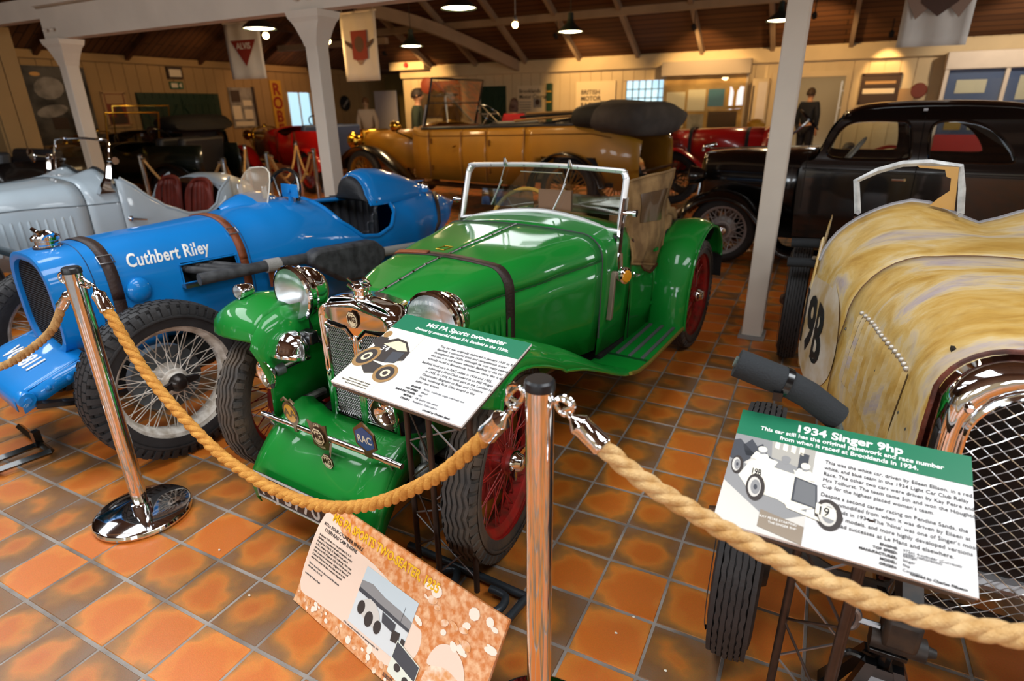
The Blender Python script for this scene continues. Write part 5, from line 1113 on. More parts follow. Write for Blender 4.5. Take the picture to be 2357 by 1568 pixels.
# radiator cap with wing lever
m = MB(); m.lathe([(.050, 0), (.050, .012), (.044, .016), (.044, .030), (.055, .034), (.055, .048), (.048, .054), (.0, .058)], (0, -.12, bt(-.12) - .004), (0, 0, 1), 24, cap=False); cp = m.build('filler_cap', CHROME, B, 35)
m = MB(); m.tube(smoothpath([(-.10, -.13, .972), (-.05, -.125, .960), (0, -.12, .966), (.03, -.12, .972), (.06, -.11, .960)], 4), .009, 8); m.tube([(.045, -.15, .945), (.055, -.14, .96), (.05, -.10, .965)], .009, 6); m.tube([(0, -.15, .93), (0, -.158, .96)], .008, 6); m.build('cap_lever', CHROME, cp)
m = MB(); m.lathe([(.056, -.006), (.056, .004)], (0, -.12, bt(-.12) - .002), (0, 0, 1), 24); m.build('cap_gasket', DKLEATHER, cp)
# front apron
m = MB(); rws = []
for y, z, wv in ((-.18, .462, .27), (-.24, .452, .29), (-.32, .428, .30), (-.40, .402, .30), (-.455, .380, .295), (-.475, .355, .29), (-.472, .31, .28)):
    rws.append([Vector((wv * u, y, z + .012 * (1 - u * u) + .02 * max(0, 1 - abs(u) * 3) * max(0, 1 + (y + .2) / .12))) for u in [-1 + k / 10 for k in range(21)]])
m.loft(rws, False, False); apr = m.build('nose_apron', BLUE, B, 60, solid=.004)
for s in (-1, 1):
    m = MB(); m.loft([[Vector((s * .30, y, z)), Vector((s * .31, y, z - .07))] for y, z in ((.15, .50), (-.18, .47), (-.32, .43), (-.46, .375))], False, False); m.build('chassis_horn', BLUE, B, 60, solid=.012)
    for y, z in ((-.36, .385), (-.28, .40), (-.20, .42), (-.05, .44)):
        m = MB(); m.lathe([(.012, 0), (.012, .008), (.004, .014)], (s * .315, y, z), (s, 0, 0), 10); m.build('horn_rivet', BLUE, B)
    m = MB(); m.lathe([(.0, .03), (.012, .03), (.014, .022), (.030, .020), (.034, .012), (.034, -.03), (.0, -.03)], (s * .30, -.44, .360), (s, 0, 0), 20, cap=False); m.build('spring_eye', BLUE, B, 40)
    m = MB(); m.tube([(s * .32, -.42, .33), (s * .34, -.2, .27), (s * .36, .0, .26), (s * .36, .3, .28), (s * .34, .5, .32)], .018, 6); m.build('leaf_spring', BLACK, B)
text('number_lettering', 'VG 3811', frameM((.165, -.285, .4535), (1, 0, 0), (0, .952, .306)) @ Matrix.Translation((0, .0, .001)), .112, mat('white_lettering', '#e8e6e0', .5), apr, 'RIGHT', .0015, .0022, .82)
# painted name on the bonnet side
tx = text('name_lettering', 'Cuthbert Riley', frameM((.30, .085, .856), (0, 1, .0), (-.0, 0, 1)), .080, mat('white_lettering', '#e8e6e0', .5), B, 'LEFT', .0004, .0016, .74, .22, spacing=1.06)
for v in tx.data.vertices:
    y, z = v.co.y, v.co.z; lo, hi = 0., bw(y) * .9999
    for _ in range(24):
        md = (lo + hi) / 2
        if surf(y, md).z > z: lo = md
        else: hi = md
    v.co.x = lo + .0022 + (.0008 if v.co.x > .30 else 0)
# carburettor bulge
m = MB(); m.ball((.255, .10, .685), .058, 16, 10, (.6, .95, 1.0)); m.build('side_blister', BLUE, B, 60)
# exhaust system
EXM = mat('exhaust_grey', '#4a4b4d', .6, var=.4, vscale=20, color2='#2e2e30'); WRAP = mat('exhaust_wrap', '#9a9792', .85, bump=.5, bscale=150)
for k in range(3):
    m = MB(); m.tube(smoothpath([(.22, .33 + .06 * k, .73), (.29, .37 + .06 * k, .725), (.335, .46 + .05 * k, .705), (.35, .62, .69)], 5), .019, 10); m.build('exhaust_branch', EXM, B)
m = MB(); m.tube(smoothpath([(.34, .34, .69), (.355, .5, .688), (.36, .75, .682), (.37, .95, .675)], 5), .030, 14); m.build('exhaust_manifold', EXM, B)
m = MB(); m.tube([(.360, .69, .683), (.362, .77, .680)], .036, 14); m.build('exhaust_clamp', WRAP, B); m = MB(); m.box((.34, .73, .62), (.012, .03, .12)); m.build('clamp_strap', STRAP, B)
m = MB(); m.prism([(.345, y, z) for y, z in ((.92, .65), (.93, .70), (.99, .722), (1.40, .702), (1.475, .64), (1.47, .575), (1.33, .478), (1.14, .498), (.99, .60))], (.10, 0, 0)); m.build('silencer', EXM, B, 40, bevel=.018)
m = MB(); m.tube([(.385, 1.45, .605), (.40, 1.62, .598), (.42, 1.85, .585)], .030, 14); m.build('tail_pipe_wrap', WRAP, B)
m = MB(); m.tube(smoothpath([(.42, 1.83, .586), (.43, 2.2, .56), (.43, 3.0, .52)], 5), .027, 12); m.build('tail_pipe', EXM, B)
# dark strap round the tail, rear filler and lever
m = MB(); A_ = [surf(2.22 + .22 * t, bw(2.22 + .22 * t) * (.999 - .97 * t ** 1.2)) + Vector((.006, 0, .004)) for t in [k / 14 for k in range(15)]]; A_ = [Vector((bw(2.16) * .98, 2.12, .55)), Vector((bw(2.2) * 1.0, 2.18, .62))] + A_
m.tube(A_, .012, 6, flat=1.6); m.build('tail_strap', DKLEATHER, B)
m = MB(); m.lathe([(.030, 0), (.030, .03), (.034, .034), (.034, .05), (.024, .062), (.0, .066)], (.06, 2.26, .87), (0, 0, 1), 18, cap=False); fc = m.build('fuel_cap', CHROME, B, 40)
m = MB(); m.lathe([(.0355, .002), (.0355, .028)], (.06, 2.26, .87), (0, 0, 1), 18); m.build('cap_neck', BLUE, fc)
m = MB(); m.tube(smoothpath([(-.10, 2.18, .91), (-.06, 2.20, .945), (.06, 2.27, .955)], 5), .009, 8); m.build('cap_lever', CHROME, fc)
# axle, underside and wheels
m = MB(); m.tube([(-.56, 0, .35), (-.3, 0, .31), (.3, 0, .31), (.56, 0, .35)], .024, 8); m.build('front_axle', BLACK, B)
m = MB(); m.tube([(-.56, 2.2, .35), (.56, 2.2, .35)], .03, 8); m.build('rear_axle', BLACK, B)
m = MB(); m.tube([(.30, -.02, .30), (.60, -.03, .33)], .014, 8); m.ball((.60, -.03, .33), .03); m.build('track_rod', BLACK, B)
m = MB(); m.box((0, .9, .30), (.5, 2.0, .10)); m.build('undertray', DARK, B)
NUT = mat('dark_hub_nut', '#35302d', .3, metal=.6)
for s in (-1, 1):
    wheel(B, (s * .60, 0, .355), .355, .150, .245, s, WHITEWIRE, NUT, 'block', 60, single=(s == 1), drum=mat('grey_drum', '#5b6266', .5, metal=.3), hubr=.055, knock=.085)
    wheel(B, (s * .60, 2.2, .355), .355, .150, .245, s, WHITEWIRE, NUT, 'block', 60, drum=MATS['grey_drum'], hubr=.055, knock=.085)

# ================================================================ cream racing car (nearest, right)
def patina():
    m = bpy.data.materials.new('cream_patina'); m.use_nodes = True; nt = m.node_tree; L = nt.links; b = nt.nodes['Principled BSDF']; N = nt.nodes.new
    tc = N('ShaderNodeTexCoord'); mp = N('ShaderNodeMapping'); mp.inputs['Scale'].default_value = (.9, 2.6, 1.6); L.new(tc.outputs['Object'], mp.inputs[0])
    n1 = N('ShaderNodeTexNoise'); n1.inputs['Scale'].default_value = 2.6; n1.inputs['Detail'].default_value = 9; n1.inputs['Roughness'].default_value = .62; n1.inputs['Distortion'].default_value = .8; L.new(mp.outputs[0], n1.inputs['Vector'])
    rp = N('ShaderNodeValToRGB'); e = rp.color_ramp.elements; e[0].position = .28; e[0].color = (*srgb('#ab7f34'), 1); e[1].position = .80; e[1].color = (*srgb('#b0a3a2'), 1)
    for p_, c_ in ((.40, '#c29a4c'), (.50, '#cfae6a'), (.56, '#d3bb8a'), (.62, '#c4b29a'), (.68, '#b3a4a4')): x = e.new(p_); x.color = (*srgb(c_), 1)
    L.new(n1.outputs['Fac'], rp.inputs[0])
    n2 = N('ShaderNodeTexNoise'); n2.inputs['Scale'].default_value = 14; n2.inputs['Detail'].default_value = 9; L.new(mp.outputs[0], n2.inputs['Vector'])
    mx = N('ShaderNodeMix'); mx.data_type = 'RGBA'; mx.blend_type = 'MULTIPLY'; mx.inputs[0].default_value = .35; r2 = N('ShaderNodeValToRGB'); r2.color_ramp.elements[0].position = .3; r2.color_ramp.elements[0].color = (.55, .45, .35, 1); r2.color_ramp.elements[1].position = .5; r2.color_ramp.elements[1].color = (1, 1, 1, 1)
    L.new(n2.outputs['Fac'], r2.inputs[0]); L.new(rp.outputs[0], mx.inputs[6]); L.new(r2.outputs[0], mx.inputs[7]); L.new(mx.outputs[2], b.inputs['Base Color']); b.inputs['Roughness'].default_value = .48
    bp = N('ShaderNodeBump'); bp.inputs['Strength'].default_value = .12; bp.inputs['Distance'].default_value = .004; L.new(n2.outputs['Fac'], bp.inputs['Height']); L.new(bp.outputs[0], b.inputs['Normal'])
    return m
PAT = patina()
K = thing('racing_car', 'worn cream racing car with number 19B and chrome mesh radiator', 'car', (.55, 1.327, 0), 0)
def kw(y): return lerp([(.10, .252), (.4, .275), (.7, .325), (.97, .385), (1.2, .452), (1.45, .505), (1.8, .51), (2.4, .46)], y)
def kt(y): return lerp([(.10, .985), (.4, .982), (1.0, .985), (1.2, 1.01), (1.42, 1.055)], y)
def ksec(y, n=9):
    w, t = kw(y), kt(y); r = min(w * .62, .22); P = [(0, t)]
    for k in range(1, 6): P.append(((w - r) * k / 5, t - .014 * (k / 5) ** 2))
    for k in range(1, 10): a = PI / 2 * k / 9; P.append((w - r + r * math.sin(a), t - .014 - r * 1.15 * (1 - math.cos(a))))
    z0 = P[-1][1]
    for z in (.62, .52, .42, .34): P.append((w + (.012 if z > .4 else -.01), min(z, z0 - .02)))
    return P
def kring(y, hump=False):
    P = ksec(y); Lf = [Vector((-x, y, z)) for x, z in P[::-1]]; Rt_ = [Vector((x, y, z)) for x, z in P[1:]]; A = Lf + Rt_
    if hump:
        f = max(0, (y - 1.05) / .37)
        for p in A:
            if p.z > .78: p.z += f * f * (.045 * math.exp(-((abs(p.x) - .22) / .11) ** 2) - .035 * math.exp(-(p.x / .07) ** 2))
    return A
m = MB(); m.loft([kring(y) for y in [.12 + .87 * i / 20 for i in range(21)]], False, False); bon = m.build('bonnet', PAT, K, 60, solid=.003)
m = MB(); m.loft([kring(y, True) for y in [1.0 + .42 * i / 12 for i in range(13)]], False, False); m.build('scuttle', PAT, K, 60, solid=.004)
m = MB(); m.tube([p + Vector((0, 0, .001)) for p in kring(.995)], .003, 5); m.build('bonnet_seam', mat('brown_seam', '#6b4a2c', .6), K)
m = MB(); m.tube([p for p in kring(1.422, True)[5:-5]], .010, 6); m.build('scuttle_edge', mat('worn_alloy', '#a8a7ab', .45, metal=.4), K)
# cockpit sides with low cut and tail
def kz(y): return lerp([(1.42, .93), (1.5, .90), (1.65, .72), (1.85, .66), (2.05, .74), (2.25, .86), (2.6, .86)], y)
for s in (-1, 1):
    m = MB(); yy = [1.42 + .05 * i for i in range(22)]; m.loft([[Vector((s * kw(y), y, kz(y))), Vector((s * (kw(y) + .012), y, kz(y) * .6 + .34 * .4)), Vector((s * (kw(y) + .005), y, .34))] for y in yy], False, False); m.build('body_side', PAT, K, 60, solid=.005)
m = MB(); m.loft([[Vector((kw(y) * f * math.cos(a), y, .34 + (kz(y) - .34) * math.sin(a) ** .7 * f ** .3)) for a in [PI * k / 14 for k in range(15)]] for y, f in ((2.25, 1), (2.45, .97), (2.7, .85), (2.95, .6), (3.1, .25))], False, False); m.build('tail', PAT, K, 60, solid=.005)
m = MB(); m.box((0, 1.95, .36), (.8, 1.1, .05)); m.build('cockpit_floor', DARK, K)
m = MB(); m.loft([[(-.4, 2.05, .45), (.4, 2.05, .45), (.4, 2.2, .45), (-.4, 2.2, .45)], [(-.4, 2.15, .86), (.4, 2.15, .86), (.4, 2.25, .86), (-.4, 2.25, .86)]]); m.build('seat_back', LEATHER, K, bevel=.03)
m = MB(); m.box((-.2, 1.55, .90), (.40, .02, .2)); m.build('dashboard', mat('dash_wood', '#57351b', .4), K)
# louvres on the bonnet side
def kx(y, z):
    P = ksec(y)
    for (x0, z0_), (x1, z1_) in zip(P, P[1:]):
        if z1_ <= z <= z0_: return x0 + (x1 - x0) * (z0_ - z) / max(1e-6, z0_ - z1_)
    return kw(y)
for s in (-1, 1):
    for k in range(16):
        y = .36 + k * .033; x = s * (kw(y) + .008); mm = MB(); z1, z0 = .815 - .001 * k, .53
        mm.loft([[(s * (kx(y, z) - .008), y - .010, z), (s * (kx(y, z) + .013 * q), y + .004, z), (s * (kx(y, z) + .010 * q), y + .011, z), (s * (kx(y, z) - .008), y + .011, z)] for z, q in ((z0, .1), (z0 + .02, 1), ((z0 + z1) / 2, 1), (z1 - .05, 1), (z1 - .02, 1), (z1, .2))]); mm.build('louvre', PAT, K, 50)
        mm = MB(); mm.strip([(s * (kx(y, z) + .0025), y - .019, z) for z in (z0 + .01, (z0 + z1) / 2, z1 - .05, z1 - .015)], [(s * (kx(y, z) + .0025), y - .009, z) for z in (z0 + .01, (z0 + z1) / 2, z1 - .05, z1 - .015)]); mm.build('louvre_slot', mat('louvre_dark', '#4a3418', .7), K, 0)  # dark strip paints the shade in front of each louvre
        mm = MB(); mm.ball((s * (kx(y, z1 - .008) + .006), y + .004, z1 - .008), .008, 8, 6); mm.build('louvre_tip', mat('bare_alloy', '#cfc9bf', .4, metal=.5), K)
    for k in range(10):
        y = .14 + .09 * k; mm = MB(); mm.lathe([(.006, 0), (.006, .003), (.002, .005)], (s * (kw(y) + .004), y, .70), (s, 0, 0), 8); mm.build('panel_rivet', DULL, K)
# race number roundel painted on the side
ROU = mat('white_roundel', '#cfc4b6', .55, var=.25, vscale=8, color2='#b79a6c'); NUM = mat('roundel_number', '#1e2226', .5)
xs = -(kw(1.3) + .02)
def sidept(y, z): return Vector((-(kw(y) + (.017 if z < .62 else .017 - max(0, z - .66) ** 2 * 1.1)), y, z))
m = MB(); rings_ = [[sidept(1.25 + .27 * f * math.cos(a), .585 + .235 * f * math.sin(a)) for a in [2 * PI * k / 40 for k in range(40)]] for f in (.02, .35, .7, 1)]; m.loft(rings_, True, False); rd = m.build('roundel', ROU, K, 60)
tx = text('race_number', '19B', frameM((0, 1.49, .735), (0, -1, 0), (0, 0, 1)), .33, NUM, rd, 'LEFT', .0005, .008, .72)
for v in tx.data.vertices: v.co.x = sidept(v.co.y, v.co.z).x - .0022 - (.0008 if v.co.x < 0 else 0)
# aero screen frame
m = MB(); fr_ = [(-.40, 1.35, 1.045), (-.425, 1.37, 1.165), (-.36, 1.375, 1.205), (-.284, 1.38, 1.232), (-.20, 1.38, 1.238), (-.104, 1.38, 1.226), (-.085, 1.37, 1.15), (-.072, 1.355, 1.06)]
fx = MB(); fx.tube([Vector(p) for p in fr_], .0115, 4, up=(0, 1, 0), flat=.6); sf = fx.build('aero_screen_frame', mat('white_painted_alloy', '#c9cac8', .45, metal=.3, var=.3, vscale=30, color2='#a9a9a8'), K, 0)
m = MB(); m.prism([(x, 1.372, z) for x, z in ((-.11, 1.225), (-.24, 1.228), (-.23, 1.220), (-.15, 1.215), (-.14, 1.19), (-.125, 1.185), (-.12, 1.14), (-.15, 1.11), (-.17, 1.085), (-.09, 1.07))], (0, .004, 0)); m.build('broken_screen', mat('amber_perspex', '#b98a3e', .3, coat=.4), sf, 0)
for x, z in ((-.40, 1.05), (-.075, 1.06)):
    m = MB(); m.lathe([(.008, 0), (.008, .006)], (x, 1.338, z), (0, -1, 0), 8); m.build('frame_bolt', DULL, sf)
# radiator with chrome surround and wire mesh
def kr(y, g):
    w = .245 + g; P = [(-w, .33), (-w, .55), (-w, .78)]
    for k in range(1, 9): a = PI / 2 * k / 8; P.append((-w + .125 * (1 - math.cos(a)), .835 + .125 * math.sin(a) + g))
    P += [(-.06, .975 + g), (0, .985 + g)]; P += [(-x, z) for x, z in P[-2::-1]]
    return [Vector((x, y, z)) for x, z in P]
m = MB(); m.loft([kr(.10, -.055), kr(.075, -.052), kr(.060, -.042), (kr(.052, -.028)), kr(.055, -.012), kr(.075, .0), kr(.115, .006)], False, False); rs = m.build('radiator_shell', CHROME, K, 50, solid=.003)
m = MB(); m.tube(kr(.118, .012), .006, 6); m.build('shell_leather', LEATHER, rs)
m = MB(); m.tube(kr(.058, -.048), .007, 8); m.build('inner_bead', CHROME, rs)
for x in (-.205, .205):
    m = MB(); m.lathe([(.010, 0), (.010, .012), (.006, .016)], (x, .052, .862), (0, -1, 0), 12); m.build('shell_bolt', CHROME, rs)
m = MB(); ins = lambda x, z: abs(x) < .197 and .30 < z < (.80 + math.sqrt(max(0, .118 ** 2 - max(0, abs(x) - .072) ** 2)) * 1.0 if abs(x) > .072 else .925)
for d in (-1, 1):
    for k in range(-30, 60):
        pts = []
        for i in range(200):
            x = -.197 + .394 * i / 199; z = .30 + k * .0285 + d * x * .80
            if ins(x, z): pts.append((x, .063 + .0016 * math.sin((x * 40 + k) * PI) * d, z))
        if len(pts) > 3: m.tube(pts[::4] + [pts[-1]], .0014, 4)
stuff(m.build('wire_mesh', mat('bright_wire', (.85, .85, .86), .25, 1.0), rs, 0, fix=False))
m = MB(); m.box((0, .25, .62), (.44, .02, .6)); m.build('radiator_core', mat('rusty_core', '#2a1a12', .8, var=.5, vscale=6, color2='#0f0b09'), K)
m = MB(); m.tube([(-.25, .10, .42), (.25, .10, .42)], .02, 8); m.build('cross_tube', DULL, K)
# chassis front, friction dampers, springs
for s in (-1, 1):
    m = MB(); m.loft([[(s * (.225 + .06 * max(0, y)) + i * .020, y, z + j * .04) for i, j in ((-1, -1), (1, -1), (1, 1), (-1, 1))] for y, z in ((-.06, .39), (.03, .44), (.2, .46), (1.2, .44), (2.4, .44))]); m.build('chassis_rail', mat('black_chassis', '#1d1c1b', .55, var=.4, vscale=20, color2='#3d2f24'), K)
    m = MB(); m.box((s * .225, -.03, .325), (.075, .07, .085)); m.build('spring_shackle', MATS['black_chassis'], K, bevel=.012)
    m = MB(); m.lathe([(.026, -.055), (.026, .055), (.014, .058), (.010, .075)], (s * .225, -.035, .285), (1, 0, 0), 16); m.build('shackle_pin', MATS['black_chassis'], K)
    m = MB(); m.tube([(s * .225 - .04, -.035, .315), (s * .225 - .085, -.035, .315)], .008, 8); m.tube(smoothpath([(s * .225 - .11, -.035, .35), (s * .225 - .09, -.035, .338), (s * .225 - .085, -.035, .315), (s * .225 - .09, -.035, .292), (s * .225 - .11, -.035, .28)], 4), .008, 8); m.build('damper_wingnut', DULL, K)
    for k in range(4):
        m = MB(); m.loft([[(s * .235 + i * .020, y, z + j * .004 - .010 * k) for i, j in ((-1, -1), (1, -1), (1, 1), (-1, 1))] for y, z in ((-.02 + .05 * k, .30 - .0), (.16, .275), (.36 - .03 * k, .285), (.6 - .08 * k, .33))]); m.build('spring_leaf', BLACK, K)
m = MB(); m.tube([(-.54, .16, .345), (-.35, .16, .26), (.35, .16, .26), (.54, .16, .345)], .024, 8); m.build('front_axle', MATS['black_chassis'], K)
m = MB(); m.tube([(-.54, 2.43, .345), (.54, 2.43, .345)], .03, 8); m.build('rear_axle', BLACK, K)
for s in (-1, 1):
    wheel(K, (s * .58, .16, .350), .350, .115, .24, s, mat('black_wire_wheel', '#232020', .5), mat('rust_hub', '#5a3d2a', .6, metal=.4), 'rib', 48, drum=MATS['black_chassis'])
    wheel(K, (s * .575, 2.43, .350), .350, .115, .24, s, MATS['black_wire_wheel'], MATS['rust_hub'], 'rib', 48, tyrem=RUBBER2)
    m = MB(); m.lathe([(.0, .05), (.026, .05), (.030, .03), (.045, .028), (.045, .0)], (s * .64, .16, .35), (s, 0, 0), 12, cap=False); m.build('axle_nut', MATS['rust_hub'], K)
# padded lamp bracket sticking out
FOAM = mat('black_foam', '#25282b', .85, bump=.25, bscale=200)
pa = [Vector((-.43, .02, .76)), Vector((-.455, .01, .83)), Vector((-.53, .0, .868)), Vector((-.655, -.01, .905))]
m = MB(); m.tube([Vector((-.33, .05, .60)), Vector((-.41, .03, .72)), Vector((-.45, .012, .82)), Vector((-.53, .0, .866)), Vector((-.66, -.01, .906))], .013, 10); lb = m.build('lamp_bar', mat('flaked_paint_tube', '#7f8a86', .5, metal=.4, var=.5, vscale=40, color2='#36403a'), K)
m = MB(); m.tube([Vector((-.435, .018, .80)), Vector((-.50, .005, .848)), Vector((-.545, -.002, .870))], .031, 14); m.build('foam_sleeve', FOAM, lb, 50); m = MB(); m.tube([Vector((-.550, -.002, .872)), Vector((-.655, -.01, .903))], .033, 14); m.build('foam_sleeve', FOAM, lb, 50)
m = MB(); m.tube([Vector((-.543, -.001, .870)), Vector((-.556, -.003, .874))], .0345, 14); m.box((-.56, -.035, .850), (.02, .012, .02)); m.build('cable_tie', BLACK, lb)
m = MB(); m.box((-.385, .03, .70), (.02, .05, .06)); m.build('bar_bracket', DULL, K)
# rear cycle-wing stays by the back wheel
for z, y in ((.73, 2.25), (.66, 2.08)):
    m = MB(); m.tube([(-.64, y, z), (-.5, y, z + .006)], .026, 10); m.build('wing_stay_pad', FOAM, K)
m = MB(); m.tube([(-.52, 2.05, .70), (-.40, 2.15, .66)], .010, 8); m.build('wing_stay', DULL, K)
# axle stand under the front shackle
J = thing('axle_stand', 'black steel axle stand with a grey label under the cream car', 'jack', (.315, 1.315, 0))
JB = mat('jack_black', '#101113', .3, coat=.4)
for sx in (-1, 1):
    for sy in (-1, 1):
        m = MB(); m.loft([[(sx * .095 + i * .018, sy * .075 + j * .018, .0) for i, j in ((-1, -1), (1, -1), (1, 1), (-1, 1))], [(sx * .028 + i * .012, sy * .022 + j * .012, .205) for i, j in ((-1, -1), (1, -1), (1, 1), (-1, 1))]]); m.build('leg', JB, J, 0)
for sy in (-1, 1):
    m = MB(); m.prism([(-.06, sy * .060, .07), (.06, sy * .060, .07), (.026, sy * .026, .195), (-.026, sy * .026, .195)], (0, .003 * sy, 0)); m.build('side_plate', JB, J, 0)
m = MB(); m.prism([(-.045, -.0625, .085), (.045, -.0625, .085), (.022, -.031, .182), (-.022, -.031, .182)], (0, -.001, 0)); lp = m.build('label_plate', mat('grey_label', '#8b9096', .4), J, 0)
m = MB(); m.prism([(-.012, -.0558, .105), (.034, -.0558, .105), (.026, -.040, .155), (-.006, -.040, .155)], (0, -.002, 0)); m.build('label_print', mat('pale_label', '#c7cacc', .5), lp, 0)
m = MB(); m.tube([(0, 0, .10), (0, 0, .232)], .017, 8); m.build('ratchet_post', JB, J); m = MB(); m.box((0, 0, .238), (.08, .05, .014)); m.build('saddle', JB, J, bevel=.003)
m = MB(); m.tube(smoothpath([(-.02, .0, .18), (-.07, .0, .19), (-.10, .0, .15)], 4), .009, 8); m.build('ratchet_handle', JB, J)
# ================================================================ grey tourer
T_ = thing('touring_car', 'pale grey open touring car with brown seats behind the blue racing car', 'car', (-5.6, 2.9, 0), -R(4))
def gw(y): return lerp([(-1.55, .26), (-1.0, .34), (-.6, .42), (-.2, .50), (.1, .54), (.6, .56), (1.0, .52), (1.4, .36), (1.62, .12)], y)
def gt(y): return lerp([(-1.55, .90), (-1.0, .935), (-.5, .955), (-.05, .985), (.06, .985)], y)
def gs(y): return lerp([(-1.55, .78), (-.6, .80), (-.2, .785), (.1, .78)], y)
def gring_(y, hump=0.):
    w, t, h = gw(y), gt(y), gs(y); P = [(0, t)]
    for k in range(1, 7): P.append((w * .6 * k / 6, t - .02 * (k / 6) ** 2))
    for k in range(1, 9): a = PI / 2 * k / 8; P.append((w * .6 + w * .4 * math.sin(a), t - .02 - (t - .02 - h) * (1 - math.cos(a))))
    P += [(w + .004, h - .02), (w, .55), (w - .03, .36)]
    A = [Vector((-x, y, z)) for x, z in P[::-1]] + [Vector((x, y, z)) for x, z in P[1:]]
    for p in A:
        if p.z > h - .01: p.z += hump * (.06 * math.exp(-((abs(p.x) - .24) / .11) ** 2) - .02 * math.exp(-(p.x / .09) ** 2))
    return A
m = MB(); m.loft([gring_(-1.55 + 1.33 * i / 16) for i in range(17)], False, False); m.build('bonnet', GREY, T_, 60, solid=.003)
m = MB(); m.loft([gring_(y, f) for y, f in ((-.21, .0), (-.15, .15), (-.08, .5), (-.02, .85), (.06, 1))], False, False); m.build('scuttle', GREY, T_, 60, solid=.004)
SEAMG = mat('grey_seam', '#5c676e', .6)
m = MB(); m.tube(gring_(-.215), .003, 5); m.build('bonnet_seam', SEAMG, T_); m = MB(); m.tube([Vector((0, y, gt(y) + .002)) for y in (-1.5, -1, -.5, -.22)], .004, 6); m.build('bonnet_hinge', SEAMG, T_)
for s in (-1, 1):
    m = MB(); m.tube([Vector((s * (gw(y) + .004), y, gs(y) - .004)) for y in [-1.5 + .1 * i for i in range(17)]], .004, 5); m.build('side_bead', SEAMG, T_)
    for k in range(19):
        y = -1.28 + k * .052; x = s * (gw(y) + .003); mm = MB(); mm.loft([[(x - s * .01, y - .013, z), (x + s * .012 * q, y + .006, z), (x + s * .006 * q, y + .016, z), (x - s * .01, y + .016, z)] for z, q in ((.47, .1), (.49, 1), (.70, 1), (.72, .1))]); mm.build('louvre', GREY, T_, 50)
    def gz(y): return lerp([(.06, .96), (.14, .90), (.26, .78), (.40, .68), (.58, .60), (.76, .595), (.86, .65), (.93, .78), (1.06, .87)], y)
    for nm, ya, yb in (('door', .02, .62), ('body_side', .625, 1.06)):
        yy = [ya + (yb - ya) * i / 10 for i in range(11)]; m = MB(); m.loft([[Vector((s * (gw(y) - .01), y, gz(y))), Vector((s * (gw(y) + .004), y, gz(y) - .03)), Vector((s * (gw(y) + .006), y, .55 if gz(y) > .6 else .5)), Vector((s * (gw(y) - .03), y, .36))] for y in yy], False, False); m.build(nm, GREY, T_, 60, solid=.006)
    m = MB(); m.tube([Vector((s * (gw(y) - .008), y, gz(y) + .004)) for y in [.06 + .05 * i for i in range(21)]], .012, 6); m.build('body_edge', GREY, T_)
    m = MB(); m.tube([Vector((s * (gw(.02) + .006), .018, z)) for z in (.95, .8, .6, .38)], .003, 5); m.build('door_line', SEAMG, T_)
    m = MB(); m.lathe([(.022, 0), (.022, .008), (.010, .014), (.010, .03)], (s * .548, .06, .64), (s, 0, 0), 14); m.tube([(s * .58, .06, .64), (s * .585, .17, .618)], [.012, .008], 8); m.build('door_handle', CHROME, T_)
m = MB(); m.loft([[Vector((gw(y) * f * math.cos(a), y, .36 + (z1 - .36) * max(.0, math.sin(a)) ** .45)) for a in [PI * k / 18 for k in range(19)]] for y, f, z1 in ((.98, 1, .86), (1.1, 1, .89), (1.3, 1, .87), (1.5, 1, .79), (1.62, 1, .64))], False, False); m.build('tail', GREY, T_, 60, solid=.006)
m = MB(); m.box((0, .5, .38), (1.0, 1.2, .04)); m.build('cockpit_floor', DARK, T_); m = MB(); m.box((0, .05, .72), (1.0, .03, .40)); m.build('dashboard', DARK, T_); m = MB(); m.box((0, 1.03, .58), (.98, .03, .42)); m.build('rear_bulkhead', mat('maroon_trim', '#3a1410', .7), T_)
for x in (-.26, .25):
    for k in range(7):
        u = -.165 + .055 * k; rg = []
        for z, dy, wv in ((.42, 0, 1), (.55, .03, 1), (.70, .06, 1), (.78, .075, .9), (.835, .09, .68)):
            cx = x + u * wv; rg.append([Vector((cx + .029 * wv * math.cos(a), .86 + dy + .10 * (u / .17) ** 2 * -.5 - .020 * math.sin(a), z - .02 * (u / .17) ** 2)) for a in [PI * q / 6 for q in range(7)]])
        m = MB(); m.loft(rg, False, False); m.build('seat_flute', REDLEATHER, T_, 60, solid=.012)
    m = MB(); m.tube(smoothpath([(x - .20, .84, .42), (x - .195, .87, .70), (x - .13, .92, .825), (x, .935, .855), (x + .13, .92, .825), (x + .195, .87, .70), (x + .20, .84, .42)], 5), .022, 8); m.build('seat_piping', REDLEATHER, T_)
    m = MB(); m.box((x, .66, .45), (.38, .36, .12)); m.build('seat_cushion', REDLEATHER, T_, bevel=.03)
# windscreen
m = MB(); sp = smoothpath([(.455, .02, .955), (.46, .06, 1.14), (.445, .085, 1.225), (.39, .09, 1.25), (0, .10, 1.262), (-.39, .09, 1.25), (-.445, .085, 1.225), (-.46, .06, 1.14), (-.455, .02, .955)], 4); m.tube(sp, .010, 8); wf = m.build('windscreen_frame', CHROME, T_)
m = MB(); m.loft([[Vector((-.445 + .89 * i / 12, .03 + .06 * t, (.99 + .05 * math.exp(-((abs(-.445 + .89 * i / 12) - .24) / .11) ** 2)) * (1 - t) + 1.25 * t)) for i in range(13)] for t in (0, .5, 1)], False, False); m.build('windscreen_glass', GLASSW, wf, 60)
m = MB(); m.tube([Vector((-.445 + .89 * i / 16, .03, .99 + .05 * math.exp(-((abs(-.445 + .89 * i / 16) - .24) / .11) ** 2))) for i in range(17)], .013, 6); m.build('screen_rubber', MATTE, wf)
